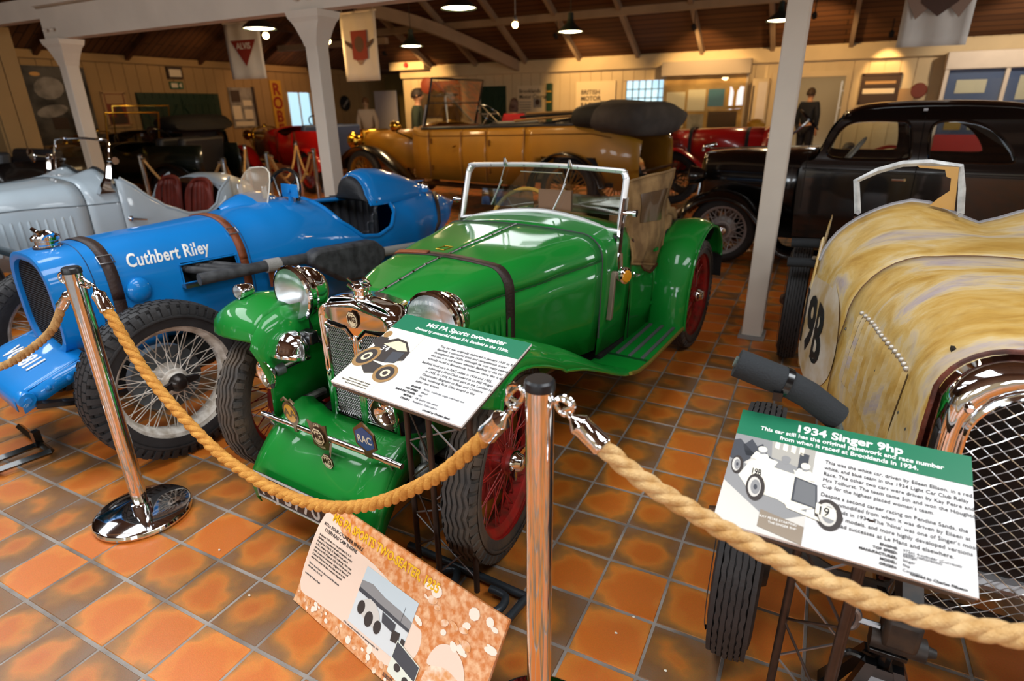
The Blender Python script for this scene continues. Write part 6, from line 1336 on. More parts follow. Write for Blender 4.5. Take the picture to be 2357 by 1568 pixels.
for x in (-.27, .32):
    m = MB(); m.box((x, .085, 1.258), (.07, .03, .02)); m.build('screen_clip', CHROME, wf, bevel=.005)
for s in (-1, 1):
    m = MB(); m.loft([[(s * (.50 + a * wd), y + b * wd * 1.2, z) for a, b in ((-1, -1), (1, -1), (1, 1), (-1, 1))] for y, z, wd in ((-.06, .86, .05), (-.05, .90, .028), (-.01, .98, .016), (.02, 1.08, .014))]); m.build('screen_stanchion', CHROME, wf)
    m = MB(); m.lathe([(.016, -.03), (.016, .05), (.028, .055), (.028, .07)], (s * .49, .05, 1.10), (s, 0, 0), 10); m.build('screen_wingnut', CHROME, wf)
m = MB(); m.tube([(-.6, -.05, 1.12), (-.46, .0, 1.11)], .01, 6); m.lathe([(.06, 0), (.06, .01), (.0, .03)], (-.62, -.05, 1.12), (0, -1, 0), 16, cap=False); m.build('driving_mirror', CHROME, T_)
# wings, wheels
DG = mat('slate_blue_paint', '#22353f', .35, coat=.8)
for s in (-1, 1):
    m = MB(); rg = wing([(-1.75, .30), (-1.70, .52), (-1.52, .70), (-1.28, .76), (-1.02, .70), (-.78, .56), (-.5, .42), (-.25, .34), (.1, .32)], .46, .76, .07, s); m.loft(rg, False, False); m.build('front_wing', DG, T_, 70, solid=.006)
    m = MB(); rg = wing([(.72, .32), (.78, .52), (.95, .68), (1.2, .74), (1.45, .66), (1.6, .48), (1.64, .36)], .50, .74, .05, s); m.loft(rg, False, False); m.build('rear_wing', DG, T_, 70, solid=.006)
    m = MB(); m.box((s * .63, .40, .31), (.24, .8, .02)); m.build('running_board', DG, T_)
    wheel(T_, (s * .62, -1.27, .36), .36, .13, .25, s, WHITEWIRE, CHROME, 'rib', 48); wheel(T_, (s * .62, 1.2, .36), .36, .13, .25, s, WHITEWIRE, CHROME, 'rib', 48)
    lamp(T_, (s * .36, -1.72, .82), (0, -1, 0), .10, .15, LENS)
m = MB(); m.loft([[Vector((p.x * f, y, .45 + (p.z - .45) * f)) for p in gring_(-1.55)] for y, f in ((-1.56, 1.0), (-1.63, 1.0), (-1.64, .88))], False, True); m.build('radiator_shell', CHROME, T_, 50)
m = MB(); m.box((0, -1.60, .62), (.42, .04, .48)); m.build('radiator_core', DARK, T_)

# ================================================================ black saloon
S_ = thing('saloon_car', 'black saloon car with silver wire wheels behind the white post', 'car', (-.78, 6.55, 0), -R(90))
# local: x toward the viewer = +, y rearwards, z up
BK = mat('black_car_paint', '#0a0b0d', .22, coat=1.0)
def sx(z): return lerp([(.25, .54), (.5, .575), (.9, .585), (1.0, .565), (1.3, .50), (1.42, .44)], z)
outer = smoothpath([(.62, .30, 0), (.60, .9, 0), (.70, .985, 0), (.745, 1.06, 0), (.80, 1.22, 0), (.90, 1.34, 0), (1.05, 1.39, 0), (1.4, 1.405, 0), (1.85, 1.40, 0), (2.2, 1.36, 0), (2.5, 1.24, 0), (2.72, 1.05, 0), (2.9, .8, 0), (3.0, .5, 0), (2.98, .32, 0)], 5)
def rounded(P, n=5): return [tuple(q[:2]) for q in smoothpath([(a, c, 0) for a, c in P], n, True)]
w1 = rounded([(.80, 1.03), (.82, 1.12), (.87, 1.23), (.95, 1.29), (1.10, 1.305), (1.28, 1.30), (1.355, 1.28), (1.385, 1.20), (1.405, 1.05), (1.38, 1.005), (1.2, .995), (.9, .998)])
w2 = rounded([(1.535, 1.03), (1.515, 1.20), (1.54, 1.28), (1.65, 1.302), (1.8, 1.285), (1.92, 1.23), (2.02, 1.14), (2.09, 1.03), (2.06, .99), (1.8, .99), (1.58, .995)])
w3 = rounded([(2.20, 1.03), (2.18, 1.12), (2.22, 1.18), (2.32, 1.16), (2.42, 1.08), (2.42, 1.02), (2.3, 1.0)])
arch2 = [(2.58 + .40 * math.cos(a), .33 + .40 * math.sin(a)) for a in [PI * k / 16 for k in range(17)]]
for s in (-1, 1):
    sp_ = plate('body_side', [[tuple(p[:2]) for p in outer], w1, w2], frameM((0, 0, 0), (0, 1, 0), (0, 0, 1)), .012, BK, S_, 40)
    bm = bmesh.new(); bm.from_mesh(sp_.data); bmesh.ops.triangulate(bm, faces=bm.faces); bmesh.ops.subdivide_edges(bm, edges=[e for e in bm.edges if e.calc_length() > .12], cuts=2, use_grid_fill=True)
    for v in bm.verts: v.co.x = s * (sx(v.co.z) + v.co.x)
    bmesh.ops.recalc_face_normals(bm, faces=bm.faces); bm.to_mesh(sp_.data); bm.free()
    for wv in (w1, w2):
        m = MB(); m.prism([(s * (sx(z) - .006), y, z) for y, z in wv], (s * .003, 0, 0)); m.build('side_window', GLASS, S_, 0)
        m = MB(); m.tube([(s * (sx(z) + .006), y, z) for y, z in wv], .013, 6, closed=True); m.build('window_surround', BK, S_)
    for zc, rr_ in ((.905, .012), (.945, .006)):
        m = MB(); m.tube([(s * (sx(zc) + .004), y, zc - .012 * (y - .6)) for y in (.62, 1.0, 1.6, 2.2, 2.8)], rr_, 6); m.build('waist_moulding', BK, S_)
    for y in (1.46, .64):
        m = MB(); m.tube([(s * (sx(z) + .007), y + .02 * (1.3 - z), z) for z in (1.33, 1.1, .9, .6, .34)], .003, 5); m.build('door_line', DARK, S_)
    m = MB(); m.tube([(s * .60, 1.40, .84), (s * .60, 1.31, .84)], .010, 8); m.lathe([(.016, 0), (.012, .02)], (s * .585, 1.40, .84), (s, 0, 0), 10); m.build('door_handle', CHROME, S_)
    m = MB(); m.box((s * .50, 1.45, 1.385), (.01, .03, .02)); m.build('semaphore_knob', DULL, S_)
    # wings
    m = MB(); rg = wing([(-.47, .36), (-.42, .52), (-.27, .645), (-.03, .70), (.2, .635), (.38, .46), (.52, .26), (.62, .20), (1.0, .19)], .33, .66, .085, s); m.loft(rg, False, False); fw = m.build('front_wing', BK, S_, 70, solid=.006); m = MB(); m.tube([r[-1] for r in rg], .012, 6); m.build('wing_bead', BK, fw)
    m = MB(); m.loft([[r[0], Vector((s * .24, r[0][1], max(.40, r[0][2] - .10)))] for r in rg[:32]], False, False); m.build('wing_valance', BK, S_, 70, solid=.004)
    m = MB(); rg = wing([(2.05, .26), (2.10, .45), (2.22, .62), (2.42, .74), (2.62, .74), (2.82, .62), (2.95, .42), (2.98, .3)], .55, .70, .07, s); m.loft(rg, False, False); m.build('rear_wing', BK, S_, 70, solid=.006)
    m = MB(); m.box((s * .60, 1.45, .20), (.2, 1.0, .02)); m.build('running_board', BK, S_)
    SW = mat('silver_wheel', '#a7a2a0', .4, metal=.3)
    for y in (0, 2.55): wheel(S_, (s * .56, y, .318), .318, .12, .225, s, SW, CHROME, 'none', 40, ears=False, hubr=.085, spoke_r=.0055)
    for y in (0, 2.55):
        m = MB(); m.lathe([(.0, .05), (.03, .046), (.055, .03), (.065, .0)], (s * .605, y, .318), (s, 0, 0), 20, cap=False); m.build('hub_cap', CHROME, S_)
    lamp(S_, (s * .40, -.38, .80), (0, -1, 0), .085, .16, LENS, BK, rings=False)
# roof, windscreen, bonnet
rp_ = [(.90, 1.335), (.98, 1.375), (1.1, 1.40), (1.4, 1.415), (1.85, 1.41), (2.2, 1.37), (2.5, 1.25), (2.72, 1.06), (2.9, .81), (3.0, .5)]
m = MB(); m.loft([[Vector((sx(z) * math.copysign(abs(math.cos(a)) ** .5, math.cos(a)), y, z - .012 + .05 * math.sin(a) ** .8)) for a in [PI * k / 16 for k in range(17)]] for y, z in [tuple(p[:2]) for p in smoothpath([(a, c, 0) for a, c in rp_], 4)]], False, False); m.build('roof', BK, S_, 60, solid=.006)
m = MB(); m.add([(-.50, .77, 1.03), (.50, .77, 1.03), (.46, .90, 1.33), (-.46, .90, 1.33)], [(0, 1, 2, 3)]); m.build('windscreen_glass', GLASS, S_, 0); m = MB(); m.tube([(-.53, .75, 1.0), (.53, .75, 1.0), (.48, .905, 1.345), (-.48, .905, 1.345)], .022, 8, closed=True); m.build('windscreen_frame', BK, S_)
bn = []
for y, w_, t_ in ((-.30, .20, .98), (-.25, .24, 1.01), (0, .30, 1.03), (.4, .41, 1.045), (.72, .52, 1.055)):
    P = [(w_ + .02, .45), (w_ + .02, .80)] + [(w_ * math.copysign(abs(math.cos(a)) ** .6, math.cos(a)), .86 + (t_ - .86) * math.sin(a) ** .8) for a in [PI * (k + .5) / 15 for k in range(15)]] + [(-w_ - .02, .80), (-w_ - .02, .45)]; bn.append([Vector((x, y, z)) for x, z in P])
m = MB(); m.loft(bn, False, False); m.build('bonnet', BK, S_, 50, solid=.004)
for s in (-1, 1):
    for z in (.74, .79, .84):
        m = MB(); m.tube([(s * (.245 + .02), -.2, z), (s * .33, .05, z), (s * (.42), .4, z)], .012, 6); m.build('bonnet_flute', BK, S_)
m = MB(); m.tube([(0, -.28, 1.03), (0, .2, 1.052), (0, .72, 1.068)], .008, 6); m.build('bonnet_hinge', CHROME, S_)
m = MB(); m.loft([[(-.21, -.31, .46), (.21, -.31, .46), (.19, -.25, 1.0), (-.19, -.25, 1.0)], [(-.2, -.36, .46), (.2, -.36, .46), (.17, -.30, 1.0), (-.17, -.30, 1.0)]]); m.build('radiator_grille', CHROME, S_, bevel=.02)
m = MB(); m.tube(smoothpath([(0, -.34, 1.0), (0, -.33, 1.045), (0, -.22, 1.075)], 4), [.02] * 4 + [.024] * 4 + [.012], 10); m.build('radiator_mascot', CHROME, S_)
m = MB(); m.tube([(-.6, -.50, .40), (.6, -.50, .40)], .03, 8); m.build('front_bumper', BK, S_)
m = MB(); m.box((0, 1.5, .30), (1.0, 2.9, .06)); m.build('floor_pan', DARK, S_)
for x in (-.27, .27):
    m = MB(); m.loft([[(x - .22, 1.35, .45), (x + .22, 1.35, .45), (x + .22, 1.45, .45), (x - .22, 1.45, .45)], [(x - .2, 1.46, .98), (x + .2, 1.46, .98), (x + .2, 1.53, .98), (x - .2, 1.53, .98)]]); m.build('front_seat', mat('grey_seat', '#3c4046', .7), S_, bevel=.03)
m = MB(); m.loft([[(-.5, 2.25, .45), (.5, 2.25, .45), (.5, 2.4, .45), (-.5, 2.4, .45)], [(-.5, 2.38, 1.0), (.5, 2.38, 1.0), (.5, 2.48, 1.0), (-.5, 2.48, 1.0)]]); m.build('rear_seat', MATS['grey_seat'], S_, bevel=.03)
m = MB(); c = Vector((.22, .98, 1.0)); m.tube([c + Vector((.18 * math.cos(a), .10 * math.sin(a), .15 * math.sin(a))) for a in [2 * PI * k / 28 for k in range(28)]], .012, 6, closed=True); m.build('steering_wheel', mat('pale_wheel_rim', '#b9b6b0', .4), S_)

# ================================================================ tan tourer
A_ = thing('touring_car', 'large mustard-tan vintage tourer with folded black hood and raised windscreen', 'car', (-5.5, 7.7, 0), -R(99))
# local x=0 is its near side; +x towards the viewer
XC = -.74
def tw(y): return lerp([(-1.75, .30), (-1.3, .34), (-.35, .40), (-.25, .62), (0, .70), (1.0, .74), (2.4, .74), (3.0, .66), (3.5, .5)], y)
def tb(y): return lerp([(-.45, 1.13), (-.2, 1.20), (0, 1.16), (.6, 1.175), (1.5, 1.20), (2.4, 1.225), (2.9, 1.235), (3.1, 1.20), (3.5, 1.05)], y)
for s in (-1, 1):
    for nm, ya, yb in (('scuttle_side', -.42, .18), ('front_door', .186, .84), ('rear_door', 1.30, 1.95), ('body_side', .846, 1.294), ('rear_quarter', 1.956, 3.5)):
        yy = [ya + (yb - ya) * i / 12 for i in range(13)]; m = MB(); m.loft([[Vector((XC + s * (tw(y) - .03), y, tb(y))), Vector((XC + s * (tw(y) + .0), y, tb(y) - .05)), Vector((XC + s * (tw(y) + .03), y, .85)), Vector((XC + s * tw(y), y, max(.45, .45 if abs(y - 2.6) > .55 else .45 + math.sqrt(max(0, .52 ** 2 - (y - 2.6) ** 2)))))] for y in yy], False, False); m.build(nm, TAN, A_, 60, solid=.006)
    m = MB(); m.tube([Vector((XC + s * (tw(y) - .03), y, tb(y) + .01)) for y in [.0 + .12 * i for i in range(28)]], .022, 6); m.build('body_edge', BLKLEATHER, A_)
    m = MB(); m.tube([Vector((XC + s * (tw(y) + .012), y, tb(y) - .10)) for y in [-.2 + .14 * i for i in range(25)]], .006, 5); m.build('coach_line', mat('dark_tan_line', '#6d4410', .5), A_)
    for y in (.184, .842, 1.296, 1.952):
        m = MB(); m.tube([Vector((XC + s * (tw(y) + .02), y, z)) for z in (tb(y) - .04, .85, .48)], .006, 5); m.build('door_line', MATS['dark_tan_line'], A_)
    for y in (.24, 1.36):
        for z in (.62, 1.0):
            m = MB(); m.box((XC + s * (tw(y) + .03), y, z), (.02, .03, .07)); m.build('door_hinge', MATS['dark_tan_line'], A_)
    m = MB(); m.tube([(XC + s * .80, .78, .95), (XC + s * .80, .72, .93)], .012, 6); m.build('door_handle', BRASS, A_)
    # wings and wheels
    m = MB(); rg = wing([(-1.95, .50), (-1.88, .70), (-1.65, .86), (-1.35, .92), (-1.05, .86), (-.75, .70), (-.45, .52), (-.2, .42), (.1, .40)], .48, .80, .05, s); rg = [[(XC + q[0], q[1], q[2]) for q in r] for r in rg]; m.loft(rg, False, False); m.build('front_wing', BLACK, A_, 70, solid=.008)
    m = MB(); rg = wing([(2.02, .42), (2.10, .64), (2.30, .84), (2.60, .93), (2.90, .86), (3.12, .66), (3.2, .5)], .70, .90, .04, s); rg = [[(XC + q[0], q[1], q[2]) for q in r] for r in rg]; m.loft(rg, False, False); m.build('rear_wing', BLACK, A_, 70, solid=.008)
    m = MB(); m.box((XC + s * .78, 1.05, .40), (.3, 1.9, .03)); m.build('running_board', BLACK, A_)
    wheel(A_, (XC + s * .70, -1.35, .42), .42, .13, .31, s, mat('tan_wheel', '#8d6118', .5), BRASS, 'none', 48, spoke_r=.006); wheel(A_, (XC + s * .70, 2.6, .42), .42, .13, .31, s, MATS['tan_wheel'], BRASS, 'none', 48, spoke_r=.006)
    lamp(A_, (XC + s * .38, -1.95, .95), (0, -1, 0), .13, .2, LENS, BRASS)
    lamp(A_, (XC + s * .66, -.62, 1.20), (0, -1, 0), .075, .16, LENS, BRASS, 'side_lamp', False)
    m = MB(); m.tube([(XC + s * .66, -.56, 1.12), (XC + s * .64, -.25, 1.02)], .012, 6); m.build('lamp_bracket', BLACK, A_)
m = MB(); rg = []
for y, t_ in ((-1.75, 1.10), (-1.3, 1.125), (-.45, 1.15)):
    w_ = tw(y) if y < -.4 else .40; rg.append([Vector((XC + x, y, z)) for x, z in [(-w_, .55), (-w_, .92)] + [(-w_ * math.cos(a), .98 + (t_ - .98) * math.sin(a)) for a in [PI * k / 10 for k in range(11)]] + [(w_, .92), (w_, .55)]])
m.loft(rg, False, False); m.build('bonnet', TAN, A_, 50, solid=.005)
m = MB(); rg = []
for y, w_, t_ in ((-.45, .40, 1.15), (-.38, .46, 1.18), (-.28, .58, 1.24), (-.15, .66, 1.26), (.0, .69, 1.25)):
    rg.append([Vector((XC + x, y, z)) for x, z in [(-w_, .95)] + [(-w_ * math.copysign(abs(math.cos(a)) ** .7, math.cos(a)), 1.0 + (t_ - 1.0) * math.sin(a) ** .8) for a in [PI * k / 12 for k in range(13)]] + [(w_, .95)]])
m.loft(rg, False, False); m.build('scuttle', TAN, A_, 60, solid=.005)
m = MB(); m.box((XC, -1.80, .82), (.60, .12, .62)); m.build('radiator_shell', BRASS, A_, bevel=.03); m = MB(); m.box((XC, -1.87, .80), (.48, .02, .5)); m.build('radiator_core', DARK, A_)
m = MB(); m.box((XC, .02, 1.10), (1.3, .03, .22)); m.build('dashboard', mat('dash_wood', '#57351b', .4), A_)
# windscreen
wy = [(.0, 1.22), (.10, 1.55), (.20, 1.86)]
m = MB(); m.tube([(XC + .60, 0, 1.20), (XC + .60, .20, 1.86), (XC - .60, .20, 1.86), (XC - .60, 0, 1.20)], .018, 8); wf = m.build('windscreen_frame', BLACK, A_)
m = MB(); m.tube([(XC + .60, .10, 1.53), (XC - .60, .10, 1.53)], .012, 6); m.build('screen_rail', BLACK, wf); m = MB(); m.add([(XC + .59, .01, 1.24), (XC - .59, .01, 1.24), (XC - .59, .20, 1.84), (XC + .59, .20, 1.84)], [(0, 1, 2, 3)]); m.build('windscreen_glass', GLASS, wf, 0)
for s in (-1, 1):
    m = MB(); m.tube([(XC + s * .62, -.02, 1.15), (XC + s * .62, .02, 1.30), (XC + s * .615, .08, 1.5)], .022, 8); m.build('screen_pillar', STEEL, wf)
# seats, steering wheel, folded hood
for y, h_ in ((1.05, 1.22), (2.25, 1.26)):
    m = MB(); m.loft([[(XC - .6, y, .6), (XC + .6, y, .6), (XC + .6, y + .18, .6), (XC - .6, y + .18, .6)], [(XC - .58, y + .14, h_), (XC + .58, y + .14, h_), (XC + .58, y + .30, h_), (XC - .58, y + .30, h_)], [(XC - .5, y + .18, h_ + .05), (XC + .5, y + .18, h_ + .05), (XC + .5, y + .27, h_ + .05), (XC - .5, y + .27, h_ + .05)]]); m.build('seat', BLKLEATHER, A_, bevel=.04)
m = MB(); m.box((XC, 1.6, .52), (1.3, 3.2, .05)); m.build('floor_boards', DARK, A_)
c = Vector((XC - .30, .55, 1.36)); ax = Vector((0, -.62, -.78)).normalized(); u = Vector((1, 0, 0)); v = ax.cross(u)
m = MB(); m.tube([c + (u * math.cos(2 * PI * k / 32) + v * math.sin(2 * PI * k / 32)) * .21 for k in range(32)], .014, 8, closed=True); sw = m.build('steering_wheel', BLACK, A_)
for k in range(4):
    a = k * PI / 2; m = MB(); m.tube([c, c + (u * math.cos(a) + v * math.sin(a)) * .2], .010, 6); m.build('spoke', STEEL, sw)
m = MB(); m.tube([c, c + Vector((0, -.35, -.45))], .02, 8); m.build('steering_column', STEEL, sw)
HOODM = mat('black_hood_cloth', '#1b1916', .8, bump=.4, bscale=40); HOODG = mat('grey_hood_bag', '#4a433d', .85, var=.3, vscale=5, bump=.4, bscale=30)
rg = []
for y, h_, w_, zc in ((2.62, .10, .70, 1.31), (2.68, .15, .78, 1.32), (2.82, .17, .80, 1.33), (2.98, .18, .82, 1.33), (3.02, .175, .82, 1.33)):
    rg.append([Vector((XC + w_ * math.copysign(abs(math.cos(a)) ** .5, math.cos(a)), y, zc + h_ * math.copysign(abs(math.sin(a)) ** .7, math.sin(a)))) for a in [2 * PI * k / 24 for k in range(24)]])
m = MB(); m.loft(rg); m.build('folded_hood', HOODM, A_, 60)
rg = []
for i, (y, h_, w_, zc) in enumerate(((2.98, .18, .83, 1.32), (3.06, .20, .85, 1.32), (3.16, .195, .85, 1.31), (3.27, .21, .85, 1.30), (3.38, .205, .84, 1.29), (3.48, .195, .82, 1.28), (3.55, .14, .78, 1.27), (3.57, .05, .7, 1.26))):
    rg.append([Vector((XC + w_ * math.copysign(abs(math.cos(a)) ** .5, math.cos(a)), y + .03 * math.sin(3 * a + i), zc + h_ * (1 + .05 * math.sin(5 * a + i)) * math.copysign(abs(math.sin(a)) ** .75, math.sin(a)))) for a in [2 * PI * k / 24 for k in range(24)]])
m = MB(); m.loft(rg); m.build('hood_bag', HOODG, A_, 60)
for k, (dz, dx) in enumerate(((.0, .5), (.05, .3), (.09, .1), (-.05, .4))):
    for s in (-1, 1):
        m = MB(); m.tube([(XC + s * .72, 2.9, 1.36 + dz * .4), (XC + s * .70, 1.75 + .1 * k, 1.28 + dz)], .016, 4); m.build('hood_stick', DARK if k % 2 else mat('ash_wood', '#8a6a3c', .6), A_)
m = MB(); m.tube([(XC + .55, 3.56, .7), (XC - .55, 3.56, .7)], .02, 8); m.build('rear_bar', BLACK, A_)

# ================================================================ other vintage cars further back
def vintage(label, loc, deg, paint, wingm, wb=2.7, hwid=.55, zt_=1.1, belt=1.05, wr=.38, wheelm=None, hood=None, screen=True, brass=True, name='vintage_car', straps=False, cycle=False, seat=BLKLEATHER, top_up=False):
    t = thing(name, label, 'car', (loc[0], loc[1], 0), -R(deg)); br = BRASS if brass else CHROME; wheelm = wheelm or MATS['tan_wheel']
    def rings(tab): return [[Vector((x, y, z)) for x, z in [(-w_, .5), (-w_, t_ - .16)] + [(-w_ * math.copysign(abs(math.cos(a)) ** .6, math.cos(a)), t_ - .16 + .16 * math.sin(a) ** .8) for a in [PI * k / 12 for k in range(13)]] + [(w_, t_ - .16), (w_, .5)]] for y, w_, t_ in tab]
    L1 = wb * .42
    m = MB(); m.loft(rings([(-.12, .27, zt_ - .03), (L1 * .5, .33, zt_), (L1, .40, zt_ + .01)]), False, False); bo = m.build('bonnet', paint, t, 50, solid=.005)
    m = MB(); m.loft(rings([(L1, .40, zt_ + .01), (L1 + .12, hwid - .05, zt_ + .05), (L1 + .28, hwid, zt_ + .04)]), False, False); m.build('scuttle', paint, t, 50, solid=.005)
    for s in (-1, 1):
        for nm, ya, yb in (('door', L1 + .285, L1 + .9), ('body_side', L1 + .906, wb + .45)):
            yy = [ya + (yb - ya) * i / 8 for i in range(9)]; m = MB(); bz = lambda y: belt - .10 * math.exp(-((y - L1 - .6) / .25) ** 2)
            m.loft([[Vector((s * (hwid - .02 - .12 * max(0, (y - wb) / .45)), y, bz(y))), Vector((s * (hwid + .02 - .12 * max(0, (y - wb) / .45)), y, .75)), Vector((s * (hwid - .04 - .12 * max(0, (y - wb) / .45)), y, .45))] for y in yy], False, False); m.build(nm, paint, t, 60, solid=.006)
        m = MB(); rgw = wing([(-wr * 1.12, wr * (1.15 if not cycle else 1.5)), (-wr * .9, wr * 1.75), (-wr * .3, wr * 2.12), (wr * .3, wr * 2.1), (wr * .95, wr * 1.7), (wr * 1.5, wr * 1.15)] + ([] if cycle else [(wr * 2.3, wr * .95)]), hwid - .06, hwid + .19, .05, s); m.loft(rgw, False, False); m.build('front_wing', wingm, t, 70, solid=.008)
        m = MB(); rgw = wing([(wb - wr * 1.3, wr * 1.0), (wb - wr * .95, wr * 1.7), (wb - wr * .3, wr * 2.12), (wb + wr * .3, wr * 2.12), (wb + wr, wr * 1.7), (wb + wr * 1.25, wr * 1.1)], hwid - .02, hwid + .2, .05, s); m.loft(rgw, False, False); m.build('rear_wing', wingm, t, 70, solid=.008)
        if not cycle: m = MB(); m.box((s * (hwid + .08), wb * .5, wr * .95), (.22, wb * .5, .03)); m.build('running_board', wingm, t)
        for y in (0, wb): wheel(t, (s * (hwid + .07), y, wr), wr, .12, wr * .72, s, wheelm, br, 'none', 36, spoke_r=.006)
        lamp(t, (s * .36, -.25, zt_ - .14), (0, -1, 0), .10, .16, LENS, br); m = MB(); m.tube([(s * .36, -.18, zt_ - .24), (s * .32, -.05, .6)], .016, 6); m.build('lamp_post', br, t)
        m = MB(); m.tube([(s * .30, -.4, wr + .05), (s * .32, 1, wr + .1), (s * .34, wb + .4, wr + .1)], .03, 6); m.build('chassis_rail', BLACK, t)
    m = MB(); m.loft([[Vector((p.x, -.20, p.z)) for p in rings([(0, .29, zt_ + .02)])[0]], [Vector((p.x, -.12, p.z)) for p in rings([(0, .29, zt_ + .02)])[0]]], False, False); m.build('radiator_shell', br, t, 40, solid=.02)
    m = MB(); m.box((0, -.17, .5 + (zt_ - .5) * .45), (.5, .04, (zt_ - .5) * .85)); m.build('radiator_core', DARK, t)
    m = MB(); m.lathe([(.04, 0), (.04, .03), (.025, .05), (.0, .06)], (0, -.15, zt_ + .02), (0, 0, 1), 14, cap=False); m.build('radiator_cap', br, t)
    for y in (L1 + .95, wb - .05):
        m = MB(); m.loft([[(-hwid * .85, y, .55), (hwid * .85, y, .55), (hwid * .85, y + .15, .55), (-hwid * .85, y + .15, .55)], [(-hwid * .82, y + .12, belt + .10), (hwid * .82, y + .12, belt + .10), (hwid * .82, y + .25, belt + .10), (-hwid * .82, y + .25, belt + .10)]]); m.build('seat', seat, t, bevel=.04)
    m = MB(); m.box((0, wb * .7, .5), (hwid * 1.8, wb * .8, .05)); m.build('floor_boards', DARK, t)
    if screen:
        y = L1 + .25; m = MB(); m.tube([(hwid - .03, y, zt_), (hwid - .03, y + .1, zt_ + .48), (-hwid + .03, y + .1, zt_ + .48), (-hwid + .03, y, zt_)], .014, 8); wf = m.build('windscreen_frame', br, t); m = MB(); m.add([(hwid - .04, y, zt_ + .02), (-hwid + .04, y, zt_ + .02), (-hwid + .04, y + .1, zt_ + .47), (hwid - .04, y + .1, zt_ + .47)], [(0, 1, 2, 3)]); m.build('windscreen_glass', GLASS, wf, 0)
    c = Vector((-.25, L1 + .55, zt_ + .10)); ax = Vector((0, -.7, -.7)).normalized(); u = Vector((1, 0, 0)); v = ax.cross(u)
    m = MB(); m.tube([c + (u * math.cos(2 * PI * k / 24) + v * math.sin(2 * PI * k / 24)) * .19 for k in range(24)], .013, 6, closed=True); m.build('steering_wheel', BLACK, t); m = MB(); m.tube([c, c + Vector((0, -.4, -.4))], .018, 6); m.build('steering_column', br, t)
    if hood:
        rg = [[Vector((w_ * math.copysign(abs(math.cos(a)) ** .5, math.cos(a)), y, zc + h_ * math.copysign(abs(math.sin(a)) ** .7, math.sin(a)))) for a in [2 * PI * k / 20 for k in range(20)]] for y, h_, w_, zc in ((wb - .1, .05, hwid, belt + .16), (wb + .05, .12, hwid + .05, belt + .16), (wb + .35, .15, hwid + .06, belt + .15), (wb + .5, .08, hwid, belt + .12))]; m = MB(); m.loft(rg); m.build('folded_hood', hood, t, 60)
    if top_up:
        y0, y1 = L1 + .3, wb + .4; rg = [[Vector((w_ * math.copysign(abs(math.cos(a)) ** .45, math.cos(a)), y, z0 + h_ * math.sin(a) ** .6)) for a in [PI * k / 14 for k in range(15)]] for y, w_, z0, h_ in ((y0, hwid, belt + .25, .12), ((y0 + y1) / 2, hwid, belt + .25, .16), (y1 - .1, hwid, belt + .1, .26), (y1, hwid, belt - .1, .2))]; m = MB(); m.loft(rg, False, False); m.build('hood', HOODM, t, 60, solid=.01)
    if straps:
        for y in (L1 * .12, L1 * .8):
            P = rings([(y, .30 + .10 * y / L1, zt_ + .005)])[0]; m = MB(); m.strip(P, [p + Vector((0, .05, 0)) for p in P]); m.build('bonnet_strap', MATTE, t, 60, solid=.01)
    return t
vintage('red vintage sports car with dark bonnet straps parked behind the black saloon', (-2.05, 10.0), 90, RED, RED, 2.9, .5, 1.115, .80, .40, mat('black_wire_wheel', '#232020', .5), screen=False, brass=False, straps=True, cycle=True)
vintage('bright red vintage car with blue seats behind the tan tourer bonnet', (-10.8, 9.6), 105, RED, RED, 2.6, .55, 1.12, 1.10, .38, REDWIRE, brass=True, seat=mat('blue_seat', '#39486a', .5), screen=False)
vintage('black veteran car with brass lamps beside the green double doors', (-13.2, 7.5), 90, BLACK, BLACK, 2.7, .58, 1.10, 1.12, .40, None, HOODM)
vintage('dark veteran car with a brass windscreen frame beyond the grey tourer', (-11.0, 5.75), 78, mat('bottle_green_paint', '#0b1510', .3, coat=.6), BLACK, 2.4, .52, .98, 1.0, .36, REDWIRE)
vintage('black car at the far left edge behind the grey tourer', (-8.4, 1.2), 2, BLACK, BLACK, 2.6, .58, 1.0, .98, .36, None, None, True, False, top_up=False)
# ================================================================ lamps in the back bay
LAMPW = mat('lit_lamp_bowl', '#fff2d8', .4, emit='#ffe2b0', estr=14.); SHADE = mat('dark_green_shade', '#18231f', .4, coat=.4); BULB = mat('lit_bulb', '#ffdf9a', .4, emit='#ffc463', estr=60.)
PEND = [((-6.603, 5.981, 2.414), 'dark pendant lamp nearest the left beam, above the red triangle banner'), ((-3.919, 6.417, 2.489), 'large pendant lamp cut by the top edge near the picture centre'), ((-6.823, 9.515, 2.478), 'dark pendant lamp over the bonnet end of the tan tourer'), ((-3.903, 9.751, 2.547), 'dark pendant lamp over the tan tourer, right of the bare bulb'), ((-.968, 11.319, 2.665), 'pendant lamp half hidden by the right white column')]
for p, lb in PEND:
    t = thing('pendant_lamp', lb, 'lamp', p, 0, 'pendant lamps of the back bay')
    b = MB(); b.lathe([(.205, 0), (.200, .012), (.16, .05), (.10, .095), (.055, .14), (.045, .20), (.04, .27), (.0, .28)], n=32, cap=False); b.build('shade', SHADE, t, 40, solid=.004)
    b = MB(); b.lathe([(.0, -.004), (.12, .0), (.188, .014), (.15, .03), (.0, .03)], n=32, cap=False); b.build('bowl', LAMPW, t, 40)
    top = EAVE + SL * min(YB - p[1], p[1] - YV) - p[2] + .02
    b = MB(); b.tube([(0, 0, .26), (0, 0, top)], .006, 6); b.build('flex', MATTE, t)
    glow('pendant_light', (p[0], p[1], p[2] - .06), 24, (1.0, .70, .38), .12)
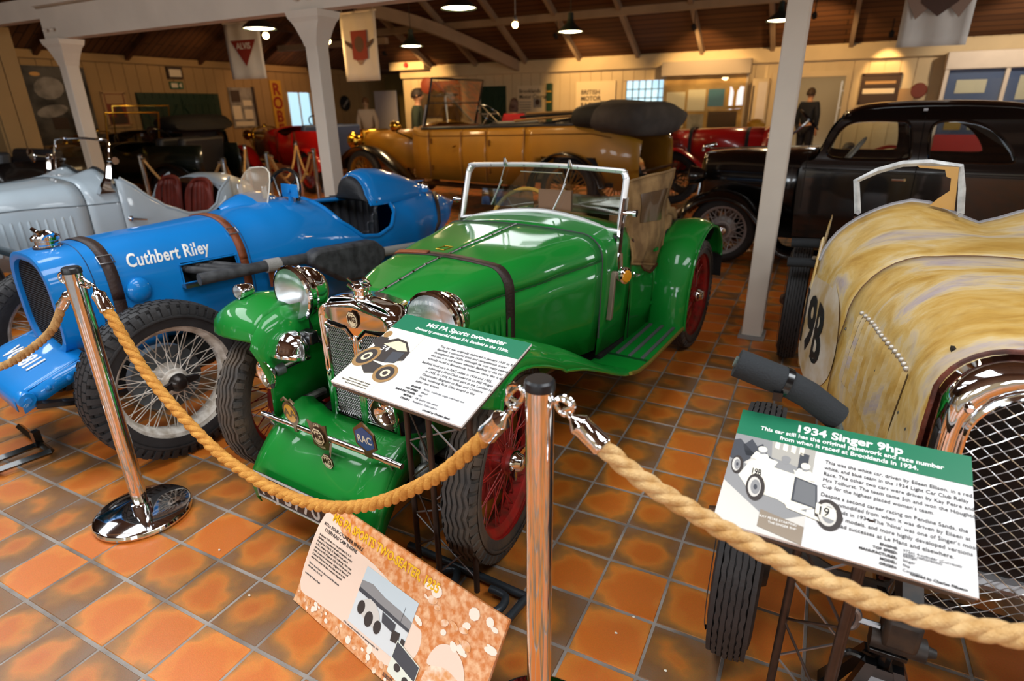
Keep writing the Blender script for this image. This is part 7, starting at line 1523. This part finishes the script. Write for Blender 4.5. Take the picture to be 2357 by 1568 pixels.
for p, lb in (((-4.545, 9.08, 2.628), 'bare glowing bulb on a dropper between two pendant lamps'), ((-7.929, 7.289, 2.529), 'small glowing spot bulb beside the left pendant lamp'), ((-7.851, 8.547, 2.544), 'small glowing spot bulb right of the central white column')):
    t = thing('spot_bulb', lb, 'lamp', p, 0, 'warm spot bulbs')
    b = MB(); b.ball((0, 0, 0), .045, 14, 10); b.build('bulb', BULB, t)
    b = MB(); b.lathe([(.03, .035), (.035, .08), (.02, .12), (.006, .13), (.006, .9)], n=12, cap=False); b.build('holder', DULL, t)
    glow('bulb_light', (p[0], p[1], p[2] - .07), 18, WARM, .05)
# added warm spots that wash the walls; their roof fittings are made up
def wallspot(loc, tgt, pw, ang=75, col=WARM):
    t = thing('track_spotlight', SPOTL[len(SPOTS)], 'lamp', loc, 0, 'track spotlights in the roof'); SPOTS.append(t)
    d = (Vector(tgt) - Vector(loc)).normalized(); b = MB(); b.lathe([(.05, 0), (.05, -.10), (.03, -.13), (.0, -.13)], (0, 0, 0), d, 14, cap=False); b.build('can', MATTE, t); b = MB(); b.tube([(0, 0, .0) , (0, 0, .35)], .01, 6); b.build('stem', MATTE, t)
    spot('wall_spot_light', Vector(loc) + d * .02, tgt, pw, col, ang)
SPOTS = []; SPOTL = ['black track spotlight aimed at the panels left of the lattice window', 'black track spotlight aimed at the illustrated display case', 'black track spotlight aimed at the framed sign by the doorway', 'black track spotlight aimed at the wall by the recess', 'black track spotlight aimed at the green double doors', 'black track spotlight aimed at the mural on the left wall', 'black track spotlight aimed at the yellow letter sign', 'black track spotlight aimed at the wall above the doorway', 'black track spotlight aimed at the big cabinet on the right']
wallspot((-6.2, 14.6, 3.0), (-5.9, 16.7, 1.7), 190, 80); wallspot((-3.0, 14.8, 3.0), (-3.0, 16.7, 1.7), 190, 85); wallspot((.85, 15.9, 2.72), (.9, 16.7, 1.9), 60, 60); wallspot((-11.6, 14.9, 2.9), (-11.6, 16.7, 1.9), 190, 85); wallspot((-12.6, 10.6, 3.0), (-15, 10.6, 1.6), 26, 95, (1., .6, .28)); wallspot((-12.8, 7.8, 2.9), (-15, 7.7, 1.7), 14, 85, (1., .6, .28)); wallspot((-12.6, 13.6, 3.0), (-15, 13.7, 1.6), 55, 90, (1., .55, .26)); wallspot((-.6, 14.2, 3.0), (-.6, 16.7, 2.2), 120, 85); wallspot((3.0, 14.2, 3.0), (3.0, 16.7, 1.8), 120, 85, (1., .8, .6))
area('far_room_light', (-.6, 18.8, 2.65), (0, 0, 0), 3, 3, 38, (1, .9, .75))
# ================================================================ banners
BAN = mat('banner_cloth', '#c9c2b8', .8, var=.08, vscale=3)
def banner(label, P, Q, n=10):
    P, Q = Vector(P), Vector(Q); ex = Vector((Q.x - P.x, Q.y - P.y, 0)); Wd = ex.length; Ht = P.z - Q.z; ex.normalize()
    t = thing('hanging_banner', label, 'banner', (P.x, P.y, Q.z), 0, 'hanging cloth banners'); M = frameM((0, 0, 0), ex, (0, 0, 1))
    b = MB(); b.loft([[M @ Vector((Wd * i / n, Ht * j / 8, .012 * math.sin(i * 1.3 + j * .3))) for i in range(n + 1)] for j in range(9)], False, False); b.build('cloth', BAN, t, 60, solid=.004)
    b = MB(); b.tube([M @ Vector((-.02, Ht, 0)), M @ Vector((Wd + .02, Ht, 0))], .012, 8); b.build('top_rod', WHITEP, t)
    for s in (.04, Wd - .04):
        b = MB(); b.tube([M @ Vector((s, Ht, 0)), M @ Vector((s, Ht + .5, 0))], .003, 4); b.build('cord', WHITEP, t)
    return t, M, Wd, Ht
DR = mat('banner_red', '#7c2418', .7); DB = mat('banner_brown', '#4b3226', .7); DM = mat('banner_mid', '#8d7362', .7)
# cloth faces the viewer: its normal M z = ex x up, offset accordingly
def bflat(t, M, pts, m, z): b = MB(); b.prism([M @ Vector((p[0], p[1], z)) for p in pts], (M.to_3x3() @ Vector((0, 0, 1))) * .003); return b.build('printed_emblem', m, t, 0)
t, M, Wd, Ht = banner('white cloth banner with a red downward triangle left of the centre column', (-8.506, 7.029, 2.70), (-7.81, 7.079, 1.921))
c = Wd / 2
bflat(t, M, [(c - .25, Ht - .24), (c, Ht - .60), (c + .25, Ht - .24)], DR, .020); text('emblem_letters', 'ALVIS', M @ Matrix.Translation((c, Ht - .265, .026)), .12, BAN, t, 'CENTER', .001, .002, .95)
t, M, Wd, Ht = banner('white cloth banner with a dark red winged badge right of the centre column', (-7.513, 8.531, 2.93), (-6.767, 8.51, 1.904))
c = Wd / 2; zc = Ht * .52
bflat(t, M, [(c - .17, zc + .22), (c + .17, zc + .22), (c + .16, zc - .20), (c, zc - .24), (c - .16, zc - .20)], DR, .020)
for s in (-1, 1): bflat(t, M, [(c + s * .15, zc + .02), (c + s * .31, zc + .09), (c + s * .29, zc + .03), (c + s * .16, zc - .05)], DB, .024)
bflat(t, M, ell(c, zc + .02, .10, .12), DB, .024); bflat(t, M, [(c - .09, zc - .22), (c + .09, zc - .22), (c + .03, zc - .29), (c - .03, zc - .29)], DM, .022)
t, M, Wd, Ht = banner('white cloth banner with a brown shield hanging at the upper right', (.514, 8.40, 2.78), (1.161, 8.476, 2.004))
c = Wd / 2; bflat(t, M, [(c - .19, Ht - .02), (c + .19, Ht - .02), (c + .17, .42), (c, .285), (c - .17, .42)], DB, .022)
for s in (-1, 1): bflat(t, M, [(c + s * .17, .62), (c + s * .315, .47), (c + s * .20, .265), (c + s * .10, .37)], DM, .018)
# ================================================================ things on the walls
def LW(y, z, off=.09): return frameM((XL + off, y, z), (0, 1, 0), (0, 0, 1))
def BW(x, z, off=.10): return frameM((x, YB - off, z), (1, 0, 0), (0, 0, 1))
def fixM(M):  # make z axis point into the room
    return M
def panel(name, label, cat, M, wd, ht, m, frame=None, depth=.03, group=None):
    """flat framed thing on a wall, centre at M; local x right, y up. Wall normals differ, so both faces get the print"""
    t = thing(name, label, cat, M.translation, 0, group); M0 = M.to_3x3().to_4x4()
    b = MB(); b.box((0, 0, 0), (wd, ht, depth)); b.xf(M0); b.build('board', m, t, 0)
    if frame:
        for cx, cy, w_, h_ in ((0, ht / 2, wd + .06, .05), (0, -ht / 2, wd + .06, .05), (wd / 2, 0, .05, ht), (-wd / 2, 0, .05, ht)):
            b = MB(); b.box((cx, cy, 0), (w_, h_, depth + .03)); b.xf(M0); b.build('frame_bar', frame, t, 0)
    return t, M0
def pr_(t, M0, pts, m, z=.018, nm='printed_shape'):
    b = MB(); b.prism([(p[0], p[1], z) for p in pts], (0, 0, .004)); b.xf(M0); return b.build(nm, m, t, 0)
def rect(x0, y0, x1, y1): return [(x0, y0), (x1, y0), (x1, y1), (x0, y1)]
SGN = 1   # on the left wall ex=(0,1,0), ey=z -> normal +x (into room). on the back wall ex=x, ey=z -> normal -y (into room)
POSTB = mat('poster_buff', '#a8865a', .6); PDK = mat('poster_dark', '#3c2a1e', .6); PRD = mat('poster_red', '#7a3420', .6); PGY = mat('poster_grey', '#9b9489', .6, var=.4, vscale=4, color2='#6b665e'); PYL = mat('poster_yellow', '#c8962c', .6); PWH = mat('poster_white', '#d8cbb0', .6); PBL = mat('mural_grey', '#5a564e', .7, var=.5, vscale=2.2, color2='#26231f')
t, M0 = panel('wall_mural', 'large dim photographic mural on the left wall behind the left column', 'mural', LW(7.75, 1.62, .12), 1.3, 1.56, PBL, None, .04)
for cx, cy, a, h_, mm in ((-.15, .35, .30, .22, PGY), (.35, .15, .16, .22, PDK), (-.1, -.35, .26, .20, PDK), (.3, -.45, .25, .22, PDK), (-.2, -.1, .32, .12, PGY)): pr_(t, M0, ell(cx, cy, a, h_, .2, 12) if mm is PGY else rect(cx - a * .6, cy - h_ * .6, cx + a * .6, cy + h_ * .6), mm, .022)
pr_(t, M0, ell(-.35, .62, .10, .04), mat('poster_highlight', '#d09a50', .5), .024)
t, M0 = panel('framed_poster', 'framed reddish portrait poster on the left wall beside the green doors', 'poster', LW(8.93, 1.54), .50, .72, PRD, POSTB)
pr_(t, M0, rect(-.2, .12, .2, .32), POSTB, .02); pr_(t, M0, ell(.05, -.08, .10, .16), PDK, .02); pr_(t, M0, rect(-.2, -.32, .2, -.16), PDK, .019)
t, M0 = panel('info_board', 'grey printed information board right of the green double doors', 'board', LW(12.48, 1.55), .78, 1.05, PGY)
for r_ in (rect(-.35, .15, -.05, .45), rect(.02, .05, .32, .2), rect(-.35, -.3, -.08, .05), rect(.02, -.3, .30, -.05), rect(-.33, -.48, .3, -.36)): pr_(t, M0, r_, PWH if r_[0][1] < .1 else PDK, .02)
b = MB(); b.box((.43, 0, .02), (.07, 1.1, .05)); b.xf(M0); b.build('dark_edge_post', PDK, t, 0)
t, M0 = panel('letter_sign', 'tall yellow sign with red letters on the left wall', 'sign', LW(13.77, 1.55), .42, 1.5, PYL)
for i, ch in enumerate('ROBE'): text('sign_letter', ch, M0 @ Matrix.Translation((0, .72 - i * .38, .019)), .46, mat('sign_red', '#8f1d12', .5), t, 'CENTER', .003, .012)
t, M0 = panel('exit_sign', 'green and white emergency exit sign above the green doors', 'sign', LW(10.58, 2.09), .36, .17, mat('exit_green', '#2f5c3c', .5)); pr_(t, M0, rect(-.15, -.05, .02, .05), PWH, .02); pr_(t, M0, [(.05, 0), (.13, .06), (.13, -.06)], PWH, .02)
t, M0 = panel('emergency_light', 'dark boxed emergency light over the exit sign', 'lamp', LW(10.58, 2.38), .40, .28, PDK, None, .10); pr_(t, M0, rect(-.16, -.09, .16, .08), PWH, .055)
t, M0 = panel('door_notice', 'yellow notice on the left leaf of the green doors', 'notice', LW(10.32, 1.08, .17), .34, .13, PYL, None, .01); text('notice_letters', 'KEEP CLEAR', M0 @ Matrix.Translation((0, .035, .006)), .055, PDK, t, 'CENTER', .001)
panel('door_notice', 'small cream notice on the right leaf of the green doors', 'notice', LW(10.86, 1.02, .17), .20, .17, PWH, None, .01)
t = thing('wall_plaque', 'round black plaque on the left wall near the far corner', 'plaque', (XL + .1, 16.7, 1.66)); b = MB(); b.lathe([(.0, .03), (.20, .03), (.24, .02), (.25, 0)], (0, 0, 0), (1, 0, 0), 28, cap=False); b.build('disc', MATTE, t); b = MB(); b.box((.033, 0, 0), (.006, .36, .07), Matrix.Rotation(R(40), 3, 'X')); b.build('plaque_bar', PGY, t)
# recess furniture
t, M0 = panel('white_screen', 'pale grey screen board standing in the far left recess', 'screen', frameM((-14.1, 17.9, 1.1), (1, 0, 0), (0, 0, 1)), .95, 1.9, mat('pale_screen', '#c9c5cc', .6), None, .05)
for s in (-.4, .4): b = MB(); b.box((s, -.98, 0), (.05, .26, .4)); b.xf(M0); b.build('screen_foot', WHITEP, t, 0)
# back wall
t, M0 = panel('wall_picture', 'dark landscape picture panel behind the raised windscreen', 'picture', BW(-11.02, 1.64), 1.55, .80, mat('brown_photo', '#4a3a26', .6, var=.4, vscale=3, color2='#2b2014'), PDK)
t = thing('round_sign', 'round red sign with a ribbon tail high on the back wall', 'sign', (-11.25, YB - .12, 2.12)); b = MB(); b.lathe([(.0, .03), (.22, .03), (.235, .02), (.235, 0)], (-.15, 0, 0), (0, -1, 0), 28, cap=False); b.build('disc', PRD, t); b = MB(); b.prism([(-.05, -.03, .10), (1.0, -.03, .13), (1.0, -.03, .0), (.45, -.03, -.03), (.52, -.03, -.22), (.38, -.03, -.16), (.28, -.03, -.20), (.1, -.03, -.1)], (0, .02, 0)); b.build('ribbon', PRD, t, 0)
t = thing('fire_bell', 'small red fire bell on the cream wall plate', 'bell', (-11.9, YB - .46, 2.70)); b = MB(); b.lathe([(.0, .06), (.04, .055), (.07, .03), (.08, 0), (.0, 0)], (0, 0, 0), (0, -1, 0), 20, cap=False); b.build('gong', RED, t); b = MB(); b.box((0, .02, 0), (.1, .03, .1)); b.build('bracket', MATTE, t)
t, M0 = panel('text_panel', 'cream text panel with a small portrait left of the dark post', 'panel', BW(-7.84, 1.55), .85, .95, mat('lit_panel_cream', '#d3c19c', .6))
text('panel_heading', 'Brooklands\nMotor Course', M0 @ Matrix.Translation((-.36, .40, .018)), .15, PDK, t, 'LEFT', .002, .002)
for k in range(6): pr_(t, M0, rect(-.36, .02 - k * .07, .02, .05 - k * .07), PGY, .018, 'text_line')
pr_(t, M0, rect(.10, -.12, .36, .12), PGY, .018); pr_(t, M0, ell(.23, .03, .07, .08), PDK, .022)
t = thing('measuring_post', 'narrow dark green post with gilt bands on the back wall', 'post', (-7.2, YB - .2, 0)); b = MB(); b.box((0, 0, 1.03), (.16, .12, 2.06)); b.build('shaft', mat('post_green', '#1c3a24', .5), t, 0, bevel=.01)
for k in range(6): b = MB(); b.box((0, -.06, .5 + k * .27), (.162, .01, .03)); b.build('gilt_band', PYL, t, 0)
t, M0 = panel('text_panel', 'bright cream title panel lit by a spotlight left of the lattice window', 'panel', BW(-5.87, 1.68), 1.13, .80, mat('lit_panel_white', '#e2cfa6', .6)); text('panel_heading', 'BRITISH\nMOTOR\nRACING', M0 @ Matrix.Translation((-.42, .20, .018)), .16, PDK, t, 'LEFT', .002, .004); pr_(t, M0, rect(.15, -.34, .5, -.10), PGY, .018)
# illustrated display case
t, M0 = panel('display_case', 'glazed lit display case of papers and models on the back wall', 'case', frameM((-2.95, YB - .24, 1.30), (1, 0, 0), (0, 0, 1)), 2.0, 1.9, mat('case_back', '#b99458', .6, var=.4, vscale=2, color2='#8d6a36'), mat('case_frame', '#9a8f80', .6), .10)
b = MB(); b.box((0, .99, .06), (2.12, .32, .3)); b.xf(M0); b.build('case_pelmet', MATS['case_frame'], t, 0)
b = MB(); b.box((0, -.62, .10), (1.9, .04, .30)); b.xf(M0); b.build('case_shelf', WHITEP, t, 0); b = MB(); b.box((0, -.1, .24), (1.94, 1.7, .006)); b.xf(M0); b.build('case_glass', GLASS, t, 0)
for r_, mm in ((rect(-.92, -.4, -.45, .45), PWH), (rect(-.38, .0, .05, .5), PWH), (rect(-.35, -.45, .05, -.08), PGY), (rect(.12, .1, .5, .5), mat('case_blue', '#3d6f86', .5)), (rect(.15, -.4, .85, -.02), PDK), (rect(.55, .1, .9, .5), PYL)): pr_(t, M0, r_, mm, .053, 'mounted_paper')
for k, x in enumerate((-.6, -.15, .35, .7)): b = MB(); b.loft([[(x - .10 * f, -.60 + h, .12), (x + .10 * f, -.60 + h, .12), (x + .10 * f, -.60 + h, .2), (x - .10 * f, -.60 + h, .2)] for h, f in ((0, 1), (.06, 1.1), (.10, .7), (.14, .5))]); b.xf(M0); b.build('model_car', PWH if k % 2 else BRASS, t, 0)
# doorway: white post light, figures beyond, shop shelf
for x, lb in ((-1.62, 'slim cream cabinet beside the doorway with a bright edge'),):
    t = thing('tall_cabinet', lb, 'cabinet', (x, YB - .35, 0)); b = MB(); b.box((0, 0, 1.0), (.36, .4, 2.0)); b.build('carcass', CREAM, t, 0, bevel=.01); b = MB(); b.box((.06, -.205, 1.05), (.20, .015, 1.75)); d = b.build('door', WHITEP, t, 0); b = MB(); b.box((-.02, -.22, 1.05), (.015, .02, .12)); b.build('handle', DULL, d, 0); b = MB(); b.box((-.14, -.21, 1.0), (.03, .02, 1.7)); b.build('edge_strip', PDK, t, 0)
t = thing('litter_bin', 'cream bin with a yellow lid beside the doorway', 'bin', (-1.55, YB - 1.0, 0)); b = MB(); b.lathe([(.0, 0), (.17, 0), (.19, .95), (.0, .95)], n=20, cap=False); b.build('body', WHITEP, t); b = MB(); b.lathe([(.20, .94), (.20, 1.02), (.12, 1.10), (.0, 1.12)], n=20, cap=False); b.build('lid', PYL, t)
t = thing('shop_shelf', 'shelf unit of souvenirs in the lit room beyond the doorway', 'shelf', (.9, 20.3, 0)); 
for k in range(4): b = MB(); b.box((0, 0, .4 + .45 * k), (1.6, .4, .03)); b.build('shelf_board', WHITEP, t, 0)
for x in (-.78, .78): b = MB(); b.box((x, 0, 1.0), (.04, .42, 2.0)); b.build('side', WHITEP, t, 0)
cols = (RED, PYL, mat('toy_blue', '#2b5a9a', .5), mat('toy_green', '#2f7a4a', .5), PWH, PDK)
for k in range(3):
    for i in range(6):
        b = MB(); h_ = .14 + .04 * ((i * 7 + k * 3) % 4); b.box((0, 0, h_ / 2), (.16, .14, h_)); b.box((0, -.072, h_ * .6), (.12, .004, h_ * .4)); o = b.build('souvenir_box', cols[(i + 2 * k) % 6], None, 0, bevel=.006); o.location = (.27 + .25 * i, 20.3, .416 + .45 * k); tag(o, '%s souvenir box, %s from the left on the %s shelf beyond the doorway' % (('red', 'yellow', 'blue', 'green', 'white', 'brown')[(i + 2 * k) % 6], ('first', 'second', 'third', 'fourth', 'fifth', 'sixth')[i], ('lowest', 'middle', 'upper')[k]), 'box', 'souvenir boxes beyond the doorway')
t, M0 = panel('framed_sign', 'dark framed sign under a bright spot right of the doorway', 'sign', BW(.86, 1.72), .72, .60, mat('sign_brown', '#3b2a18', .5), PDK); pr_(t, M0, rect(-.32, -.10, .30, .0), PWH, .02); pr_(t, M0, rect(-.3, .10, .3, .16), POSTB, .02)
t = thing('round_sign', 'small round red plaque on the back wall beside the cabinet', 'plaque', (1.56, YB - .12, 1.66)); b = MB(); b.lathe([(.0, .02), (.14, .02), (.16, 0)], (.06, 0, 0), (0, -1, 0), 24, cap=False); b.build('disc', PRD, t); b = MB(); b.box((-.16, 0, -.08), (.3, .02, .26)); b.build('back_plate', POSTB, t, 0)
# white cabinet with blue back on the right
t = thing('notice_cabinet', 'white framed cabinet with blue backing and notices at the right', 'cabinet', (3.05, YB - .35, 0)); CB = mat('cabinet_blue', '#4a5c86', .6)
b = MB(); b.box((0, .1, 1.2), (2.1, .2, 2.3)); b.build('carcass', WHITEP, t, 0); b = MB(); b.box((0, -.02, 2.22), (2.16, .3, .34)); b.build('cornice', WHITEP, t, 0, bevel=.02); b = MB(); b.box((0, -.01, 1.25), (1.94, .02, 1.7)); b.build('backing', CB, t, 0)
for x in (-1.03, 0, 1.03): b = MB(); b.box((x, -.08, 1.2), (.07, .12, 2.0)); b.build('stile', WHITEP, t, 0)
for x, z, w_, h_, mm in ((-.55, 1.72, .52, .26, PWH), (-.7, 1.02, .3, .32, PYL), (-.3, 1.02, .26, .32, PWH), (.45, 1.68, .42, .46, PWH), (.5, 1.15, .4, .3, PWH)): b = MB(); b.box((x, -.03, z), (w_, .01, h_)); b.build('notice_sheet', mm, t, 0)
b = MB(); b.box((0, -.12, .60), (2.0, .16, .34)); b.build('red_panel', RED, t, 0)
b = MB(); b.box((0, -.09, 1.35), (1.94, .006, 1.35)); b.build('cabinet_glass', GLASS, t, 0)
# ================================================================ background rope barrier
BP = [(-7.437, 4.60, 'chrome post of the rear barrier just behind the grey tourer'), (-5.844, 4.514, 'chrome post of the rear barrier left of the blue car screen'), (-7.828, 6.463, 'chrome post of the rear barrier before the far red car'), (-6.094, 5.328, 'slim chrome post of the rear barrier behind the round aero screen'), (-7.775, 7.431, 'chrome post of the rear barrier nearest the red car lamps'), (-5.992, 6.006, 'chrome post of the rear barrier beside the centre column')]
for x, y, lb in BP: stanchion((x, y, 0), lb, group='posts of the rear rope barrier')
RL = ['thin tan rope hanging behind the grey tourer windscreen', 'thin tan rope drooping behind the grey tourer seats', 'thin tan rope rising toward the far red car', 'thin tan rope left of the centre column', 'thin tan rope crossing in front of the far red car']
for i, (a, b_) in enumerate(((0, 1), (1, 2), (3, 4), (5, 4), (5, 3))):
    A0, B0 = Vector((BP[a][0], BP[a][1], .93)), Vector((BP[b_][0], BP[b_][1], .93)); d = (B0 - A0).normalized(); P = []
    for k in range(9):
        f = k / 8; p = (A0 + d * .05).lerp(B0 - d * .05, f); p.z -= .42 * 4 * f * (1 - f) * .9; P.append(p)
    o_ = P[0]; t = thing('barrier_rope', RL[i], 'rope', o_, 0, 'thin ropes of the rear barrier'); b = MB(); b.tube([p - o_ for p in smoothpath(P, 4)], .015, 8); b.build('cord', ROPE3, t)
    for p in (P[0], P[-1]): b = MB(); b.lathe([(.018, -.03), (.018, .03)], p - o_, d, 10); b.build('ferrule', CHROME, t)
# ================================================================ people
def skinmesh(name, nodes, edges, m, parent=None, sub=2):
    me = bpy.data.meshes.new(name); ks = list(nodes); ix = {k: i for i, k in enumerate(ks)}
    me.from_pydata([nodes[k][0] for k in ks], [(ix[a], ix[b]) for a, b in edges], []); me.materials.append(m)
    o = bpy.data.objects.new(name, me); COL.objects.link(o)
    if parent is not None: o.parent = parent
    md = o.modifiers.new('skin', 'SKIN'); md.use_smooth_shade = True
    sl = me.skin_vertices[0].data if me.skin_vertices else None
    if sl is None: return o
    for i, k in enumerate(ks): r = nodes[k][1]; sl[i].radius = (r, r) if not isinstance(r, tuple) else r
    sl[0].use_root = True
    s = o.modifiers.new('sub', 'SUBSURF'); s.levels = sub; s.render_levels = sub
    return o
def person(label, loc, yaw, h, skin_c, hair_c, jacket_c, trouser_c, lean=0., look=0., hairlen=0, arms='down', cat='person', name='person'):
    k = h / 1.75; sk = mat('skin_' + skin_c.strip('#'), skin_c, .55); V = lambda x, y, z: (x * k, y * k, z * k)
    N = {'pelvis': (V(0, 0, .95), .12 * k), 'spine': (V(0, -.01, 1.12), .115 * k), 'chest': (V(0, 0, 1.32), .13 * k), 'neckb': (V(0, .0, 1.46), .06 * k), 'neck': (V(0, -.01, 1.52), .052 * k), 'skull': (V(0, -.02, 1.60), .072 * k), 'top': (V(0, -.01, 1.665), .078 * k)}
    E_ = [('pelvis', 'spine'), ('spine', 'chest'), ('chest', 'neckb'), ('neckb', 'neck'), ('neck', 'skull'), ('skull', 'top')]
    for s, n in ((-1, 'l'), (1, 'r')):
        fwd = -.22 if arms == 'front' else -.02; hz = 1.05 if arms == 'front' else .82
        N.update({n + 'sh': (V(s * .17, 0, 1.42), .06 * k), n + 'el': (V(s * .24, .02, 1.14), .045 * k), n + 'wr': (V(s * .23, fwd, hz + .06), .030 * k), n + 'pm': (V(s * .225, fwd - .03, hz - .02), .032 * k)})
        E_ += [('chest', n + 'sh'), (n + 'sh', n + 'el'), (n + 'el', n + 'wr'), (n + 'wr', n + 'pm')]
        for q in range(4):
            ln = (.075, .085, .08, .06)[q]; N.update({n + 'f%d' % q: (V(s * .225 + (q - 1.5) * .006, fwd - .05 + (q - 1.5) * .018, hz - .02 - ln * .6), .009 * k), n + 'g%d' % q: (V(s * .215 + (q - 1.5) * .006, fwd - .055 + (q - 1.5) * .018, hz - .02 - ln), .008 * k)}); E_ += [(n + 'pm', n + 'f%d' % q), (n + 'f%d' % q, n + 'g%d' % q)]
        N.update({n + 't': (V(s * .20, fwd - .06, hz - .01), .011 * k), n + 'u': (V(s * .19, fwd - .075, hz - .045), .010 * k)}); E_ += [(n + 'pm', n + 't'), (n + 't', n + 'u')]
        N.update({n + 'hip': (V(s * .095, 0, .90), .10 * k), n + 'kn': (V(s * .10, -.02, .50), .062 * k), n + 'an': (V(s * .10, .02, .10), .042 * k), n + 'toe': (V(s * .11, -.14, .045), .035 * k)})
        E_ += [('pelvis', n + 'hip'), (n + 'hip', n + 'kn'), (n + 'kn', n + 'an'), (n + 'an', n + 'toe')]
    body = skinmesh(name, N, E_, sk); body.location = loc; body.rotation_euler = (0, 0, yaw); tag(body, label, cat)
    # clothes
    JN = {'c': (V(0, 0, 1.30), .165 * k), 'b': (V(0, 0, 1.10), .15 * k), 'a': (V(0, 0, .92), .165 * k), 'n': (V(0, .0, 1.455), .075 * k)}; JE = [('c', 'b'), ('b', 'a'), ('c', 'n')]
    for s, n in ((-1, 'l'), (1, 'r')):
        fwd = -.22 if arms == 'front' else -.02; hz = 1.05 if arms == 'front' else .82
        JN.update({n + 's': (V(s * .185, 0, 1.41), .082 * k), n + 'e': (V(s * .245, .02, 1.14), .066 * k), n + 'w': (V(s * .232, fwd * .8, hz + .09), .048 * k)}); JE += [('c', n + 's'), (n + 's', n + 'e'), (n + 'e', n + 'w')]
    jm = mat('jacket_' + jacket_c.strip('#'), jacket_c, .8); skinmesh('jacket', JN, JE, jm, body)
    TN = {'p': (V(0, 0, .94), .15 * k)}; TE = []
    for s, n in ((-1, 'l'), (1, 'r')): TN.update({n + 'h': (V(s * .10, 0, .86), .115 * k), n + 'k': (V(s * .10, -.02, .50), .085 * k), n + 'c': (V(s * .10, .01, .10), .075 * k)}); TE += [('p', n + 'h'), (n + 'h', n + 'k'), (n + 'k', n + 'c')]
    skinmesh('trousers', TN, TE, mat('trousers_' + trouser_c.strip('#'), trouser_c, .8), body)
    # head details
    hd = Vector(V(0, -.015, 1.64)); hm = mat('hair_' + hair_c.strip('#'), hair_c, .7)
    b = MB(); b.ball(hd, .098 * k, 18, 14, (.80, 1.0, 1.18)); b.build('head', sk, body, 60)
    b = MB(); rg = []
    for i in range(8):
        t_ = PI * .60 * i / 7 if not hairlen else PI * .70 * i / 7; rg.append([hd + Vector((.108 * k * .82 * math.sin(t_) * math.cos(a), .112 * k * math.sin(t_) * math.sin(a) + .014 * k, .108 * k * 1.16 * math.cos(t_) + (.030 * k * max(0, -math.sin(a)) * (i / 7)))) for a in [2 * PI * q / 20 for q in range(20)]])
    b.loft(rg, True, False); b.build('hair', hm, body, 60, solid=.006)
    if hairlen: b = MB(); b.loft([[hd + Vector((.09 * k * f * math.cos(a), .05 * k + .06 * k * math.sin(a), z * k)) for a in [2 * PI * q / 14 for q in range(14)]] for z, f in ((.05, .9), (-.03, 1.1), (-.10, 1.15), (-hairlen, 1.0))]); b.build('hair_length', hm, body, 60)
    b = MB(); b.loft([[hd + Vector((x * k, (-.098 - d_) * k, z * k)) for x in (-w_, 0, w_)] for z, d_, w_ in ((.02, -.004, .008), (-.005, .012, .010), (-.022, .020, .015), (-.030, .0, .012))], False, False); b.build('nose', sk, body, 60, solid=.004)
    for s in (-1, 1):
        b = MB(); b.ball(hd + Vector((s * .032, -.088, .012)) * k, .011 * k, 8, 6); b.build('eye', mat('eye_dark', '#201a17', .3), body); b = MB(); b.ball(hd + Vector((s * .082, .005, -.002)) * k, .026 * k, 8, 6, (.35, .8, 1.2)); b.build('ear', sk, body)
    b = MB(); b.tube([hd + Vector((x, -.088 + abs(x) * .25, -.058)) * k for x in (-.024, -.01, 0, .01, .024)], .005 * k, 6); b.build('mouth', mat('lips', '#8a4a3c', .5), body)
    for s in (-1, 1): b = MB(); b.loft([[(s * .105 * k + .045 * k * math.cos(a) * f, y * k, (.008 + .05 * max(0, math.sin(a)) * g) * k) for a in [PI * q / 8 for q in range(9)]] for y, f, g in ((.08, .7, 1.6), (.0, .9, 1.8), (-.10, 1.0, 1.2), (-.19, .6, .8))], True, True); b.build('shoe', MATTE, body)
    return body
person('man in a dark green jacket standing in profile beyond the tan tourer', (-7.2, 10.1, 0), R(115), 1.80, '#b98763', '#2a1c12', '#2c3524', '#2b2b30')
person('grey-haired man in a dark top looking down beyond the tan tourer', (-7.706, 12.077, 0), R(-20), 1.78, '#c79a7c', '#b9b2a8', '#23262b', '#2b2b30')
person('dark-haired person in a red top beyond the tan tourer', (-5.35, 10.6, 0), R(190), 1.60, '#b98763', '#2a120c', '#a3181c', '#26262c', hairlen=.14)
person('person in a dark navy jacket standing in the doorway', (-.50, 16.2, 0), R(150), 1.76, '#b98763', '#3a2a1c', '#12161f', '#1c1c22')
person('mannequin in a pale racing overall near the far left corner', (-10.9, 13.0, 0), R(25), 1.74, '#a88a6a', '#6b4a2c', '#cbbba6', '#cbbba6', cat='mannequin', name='mannequin')
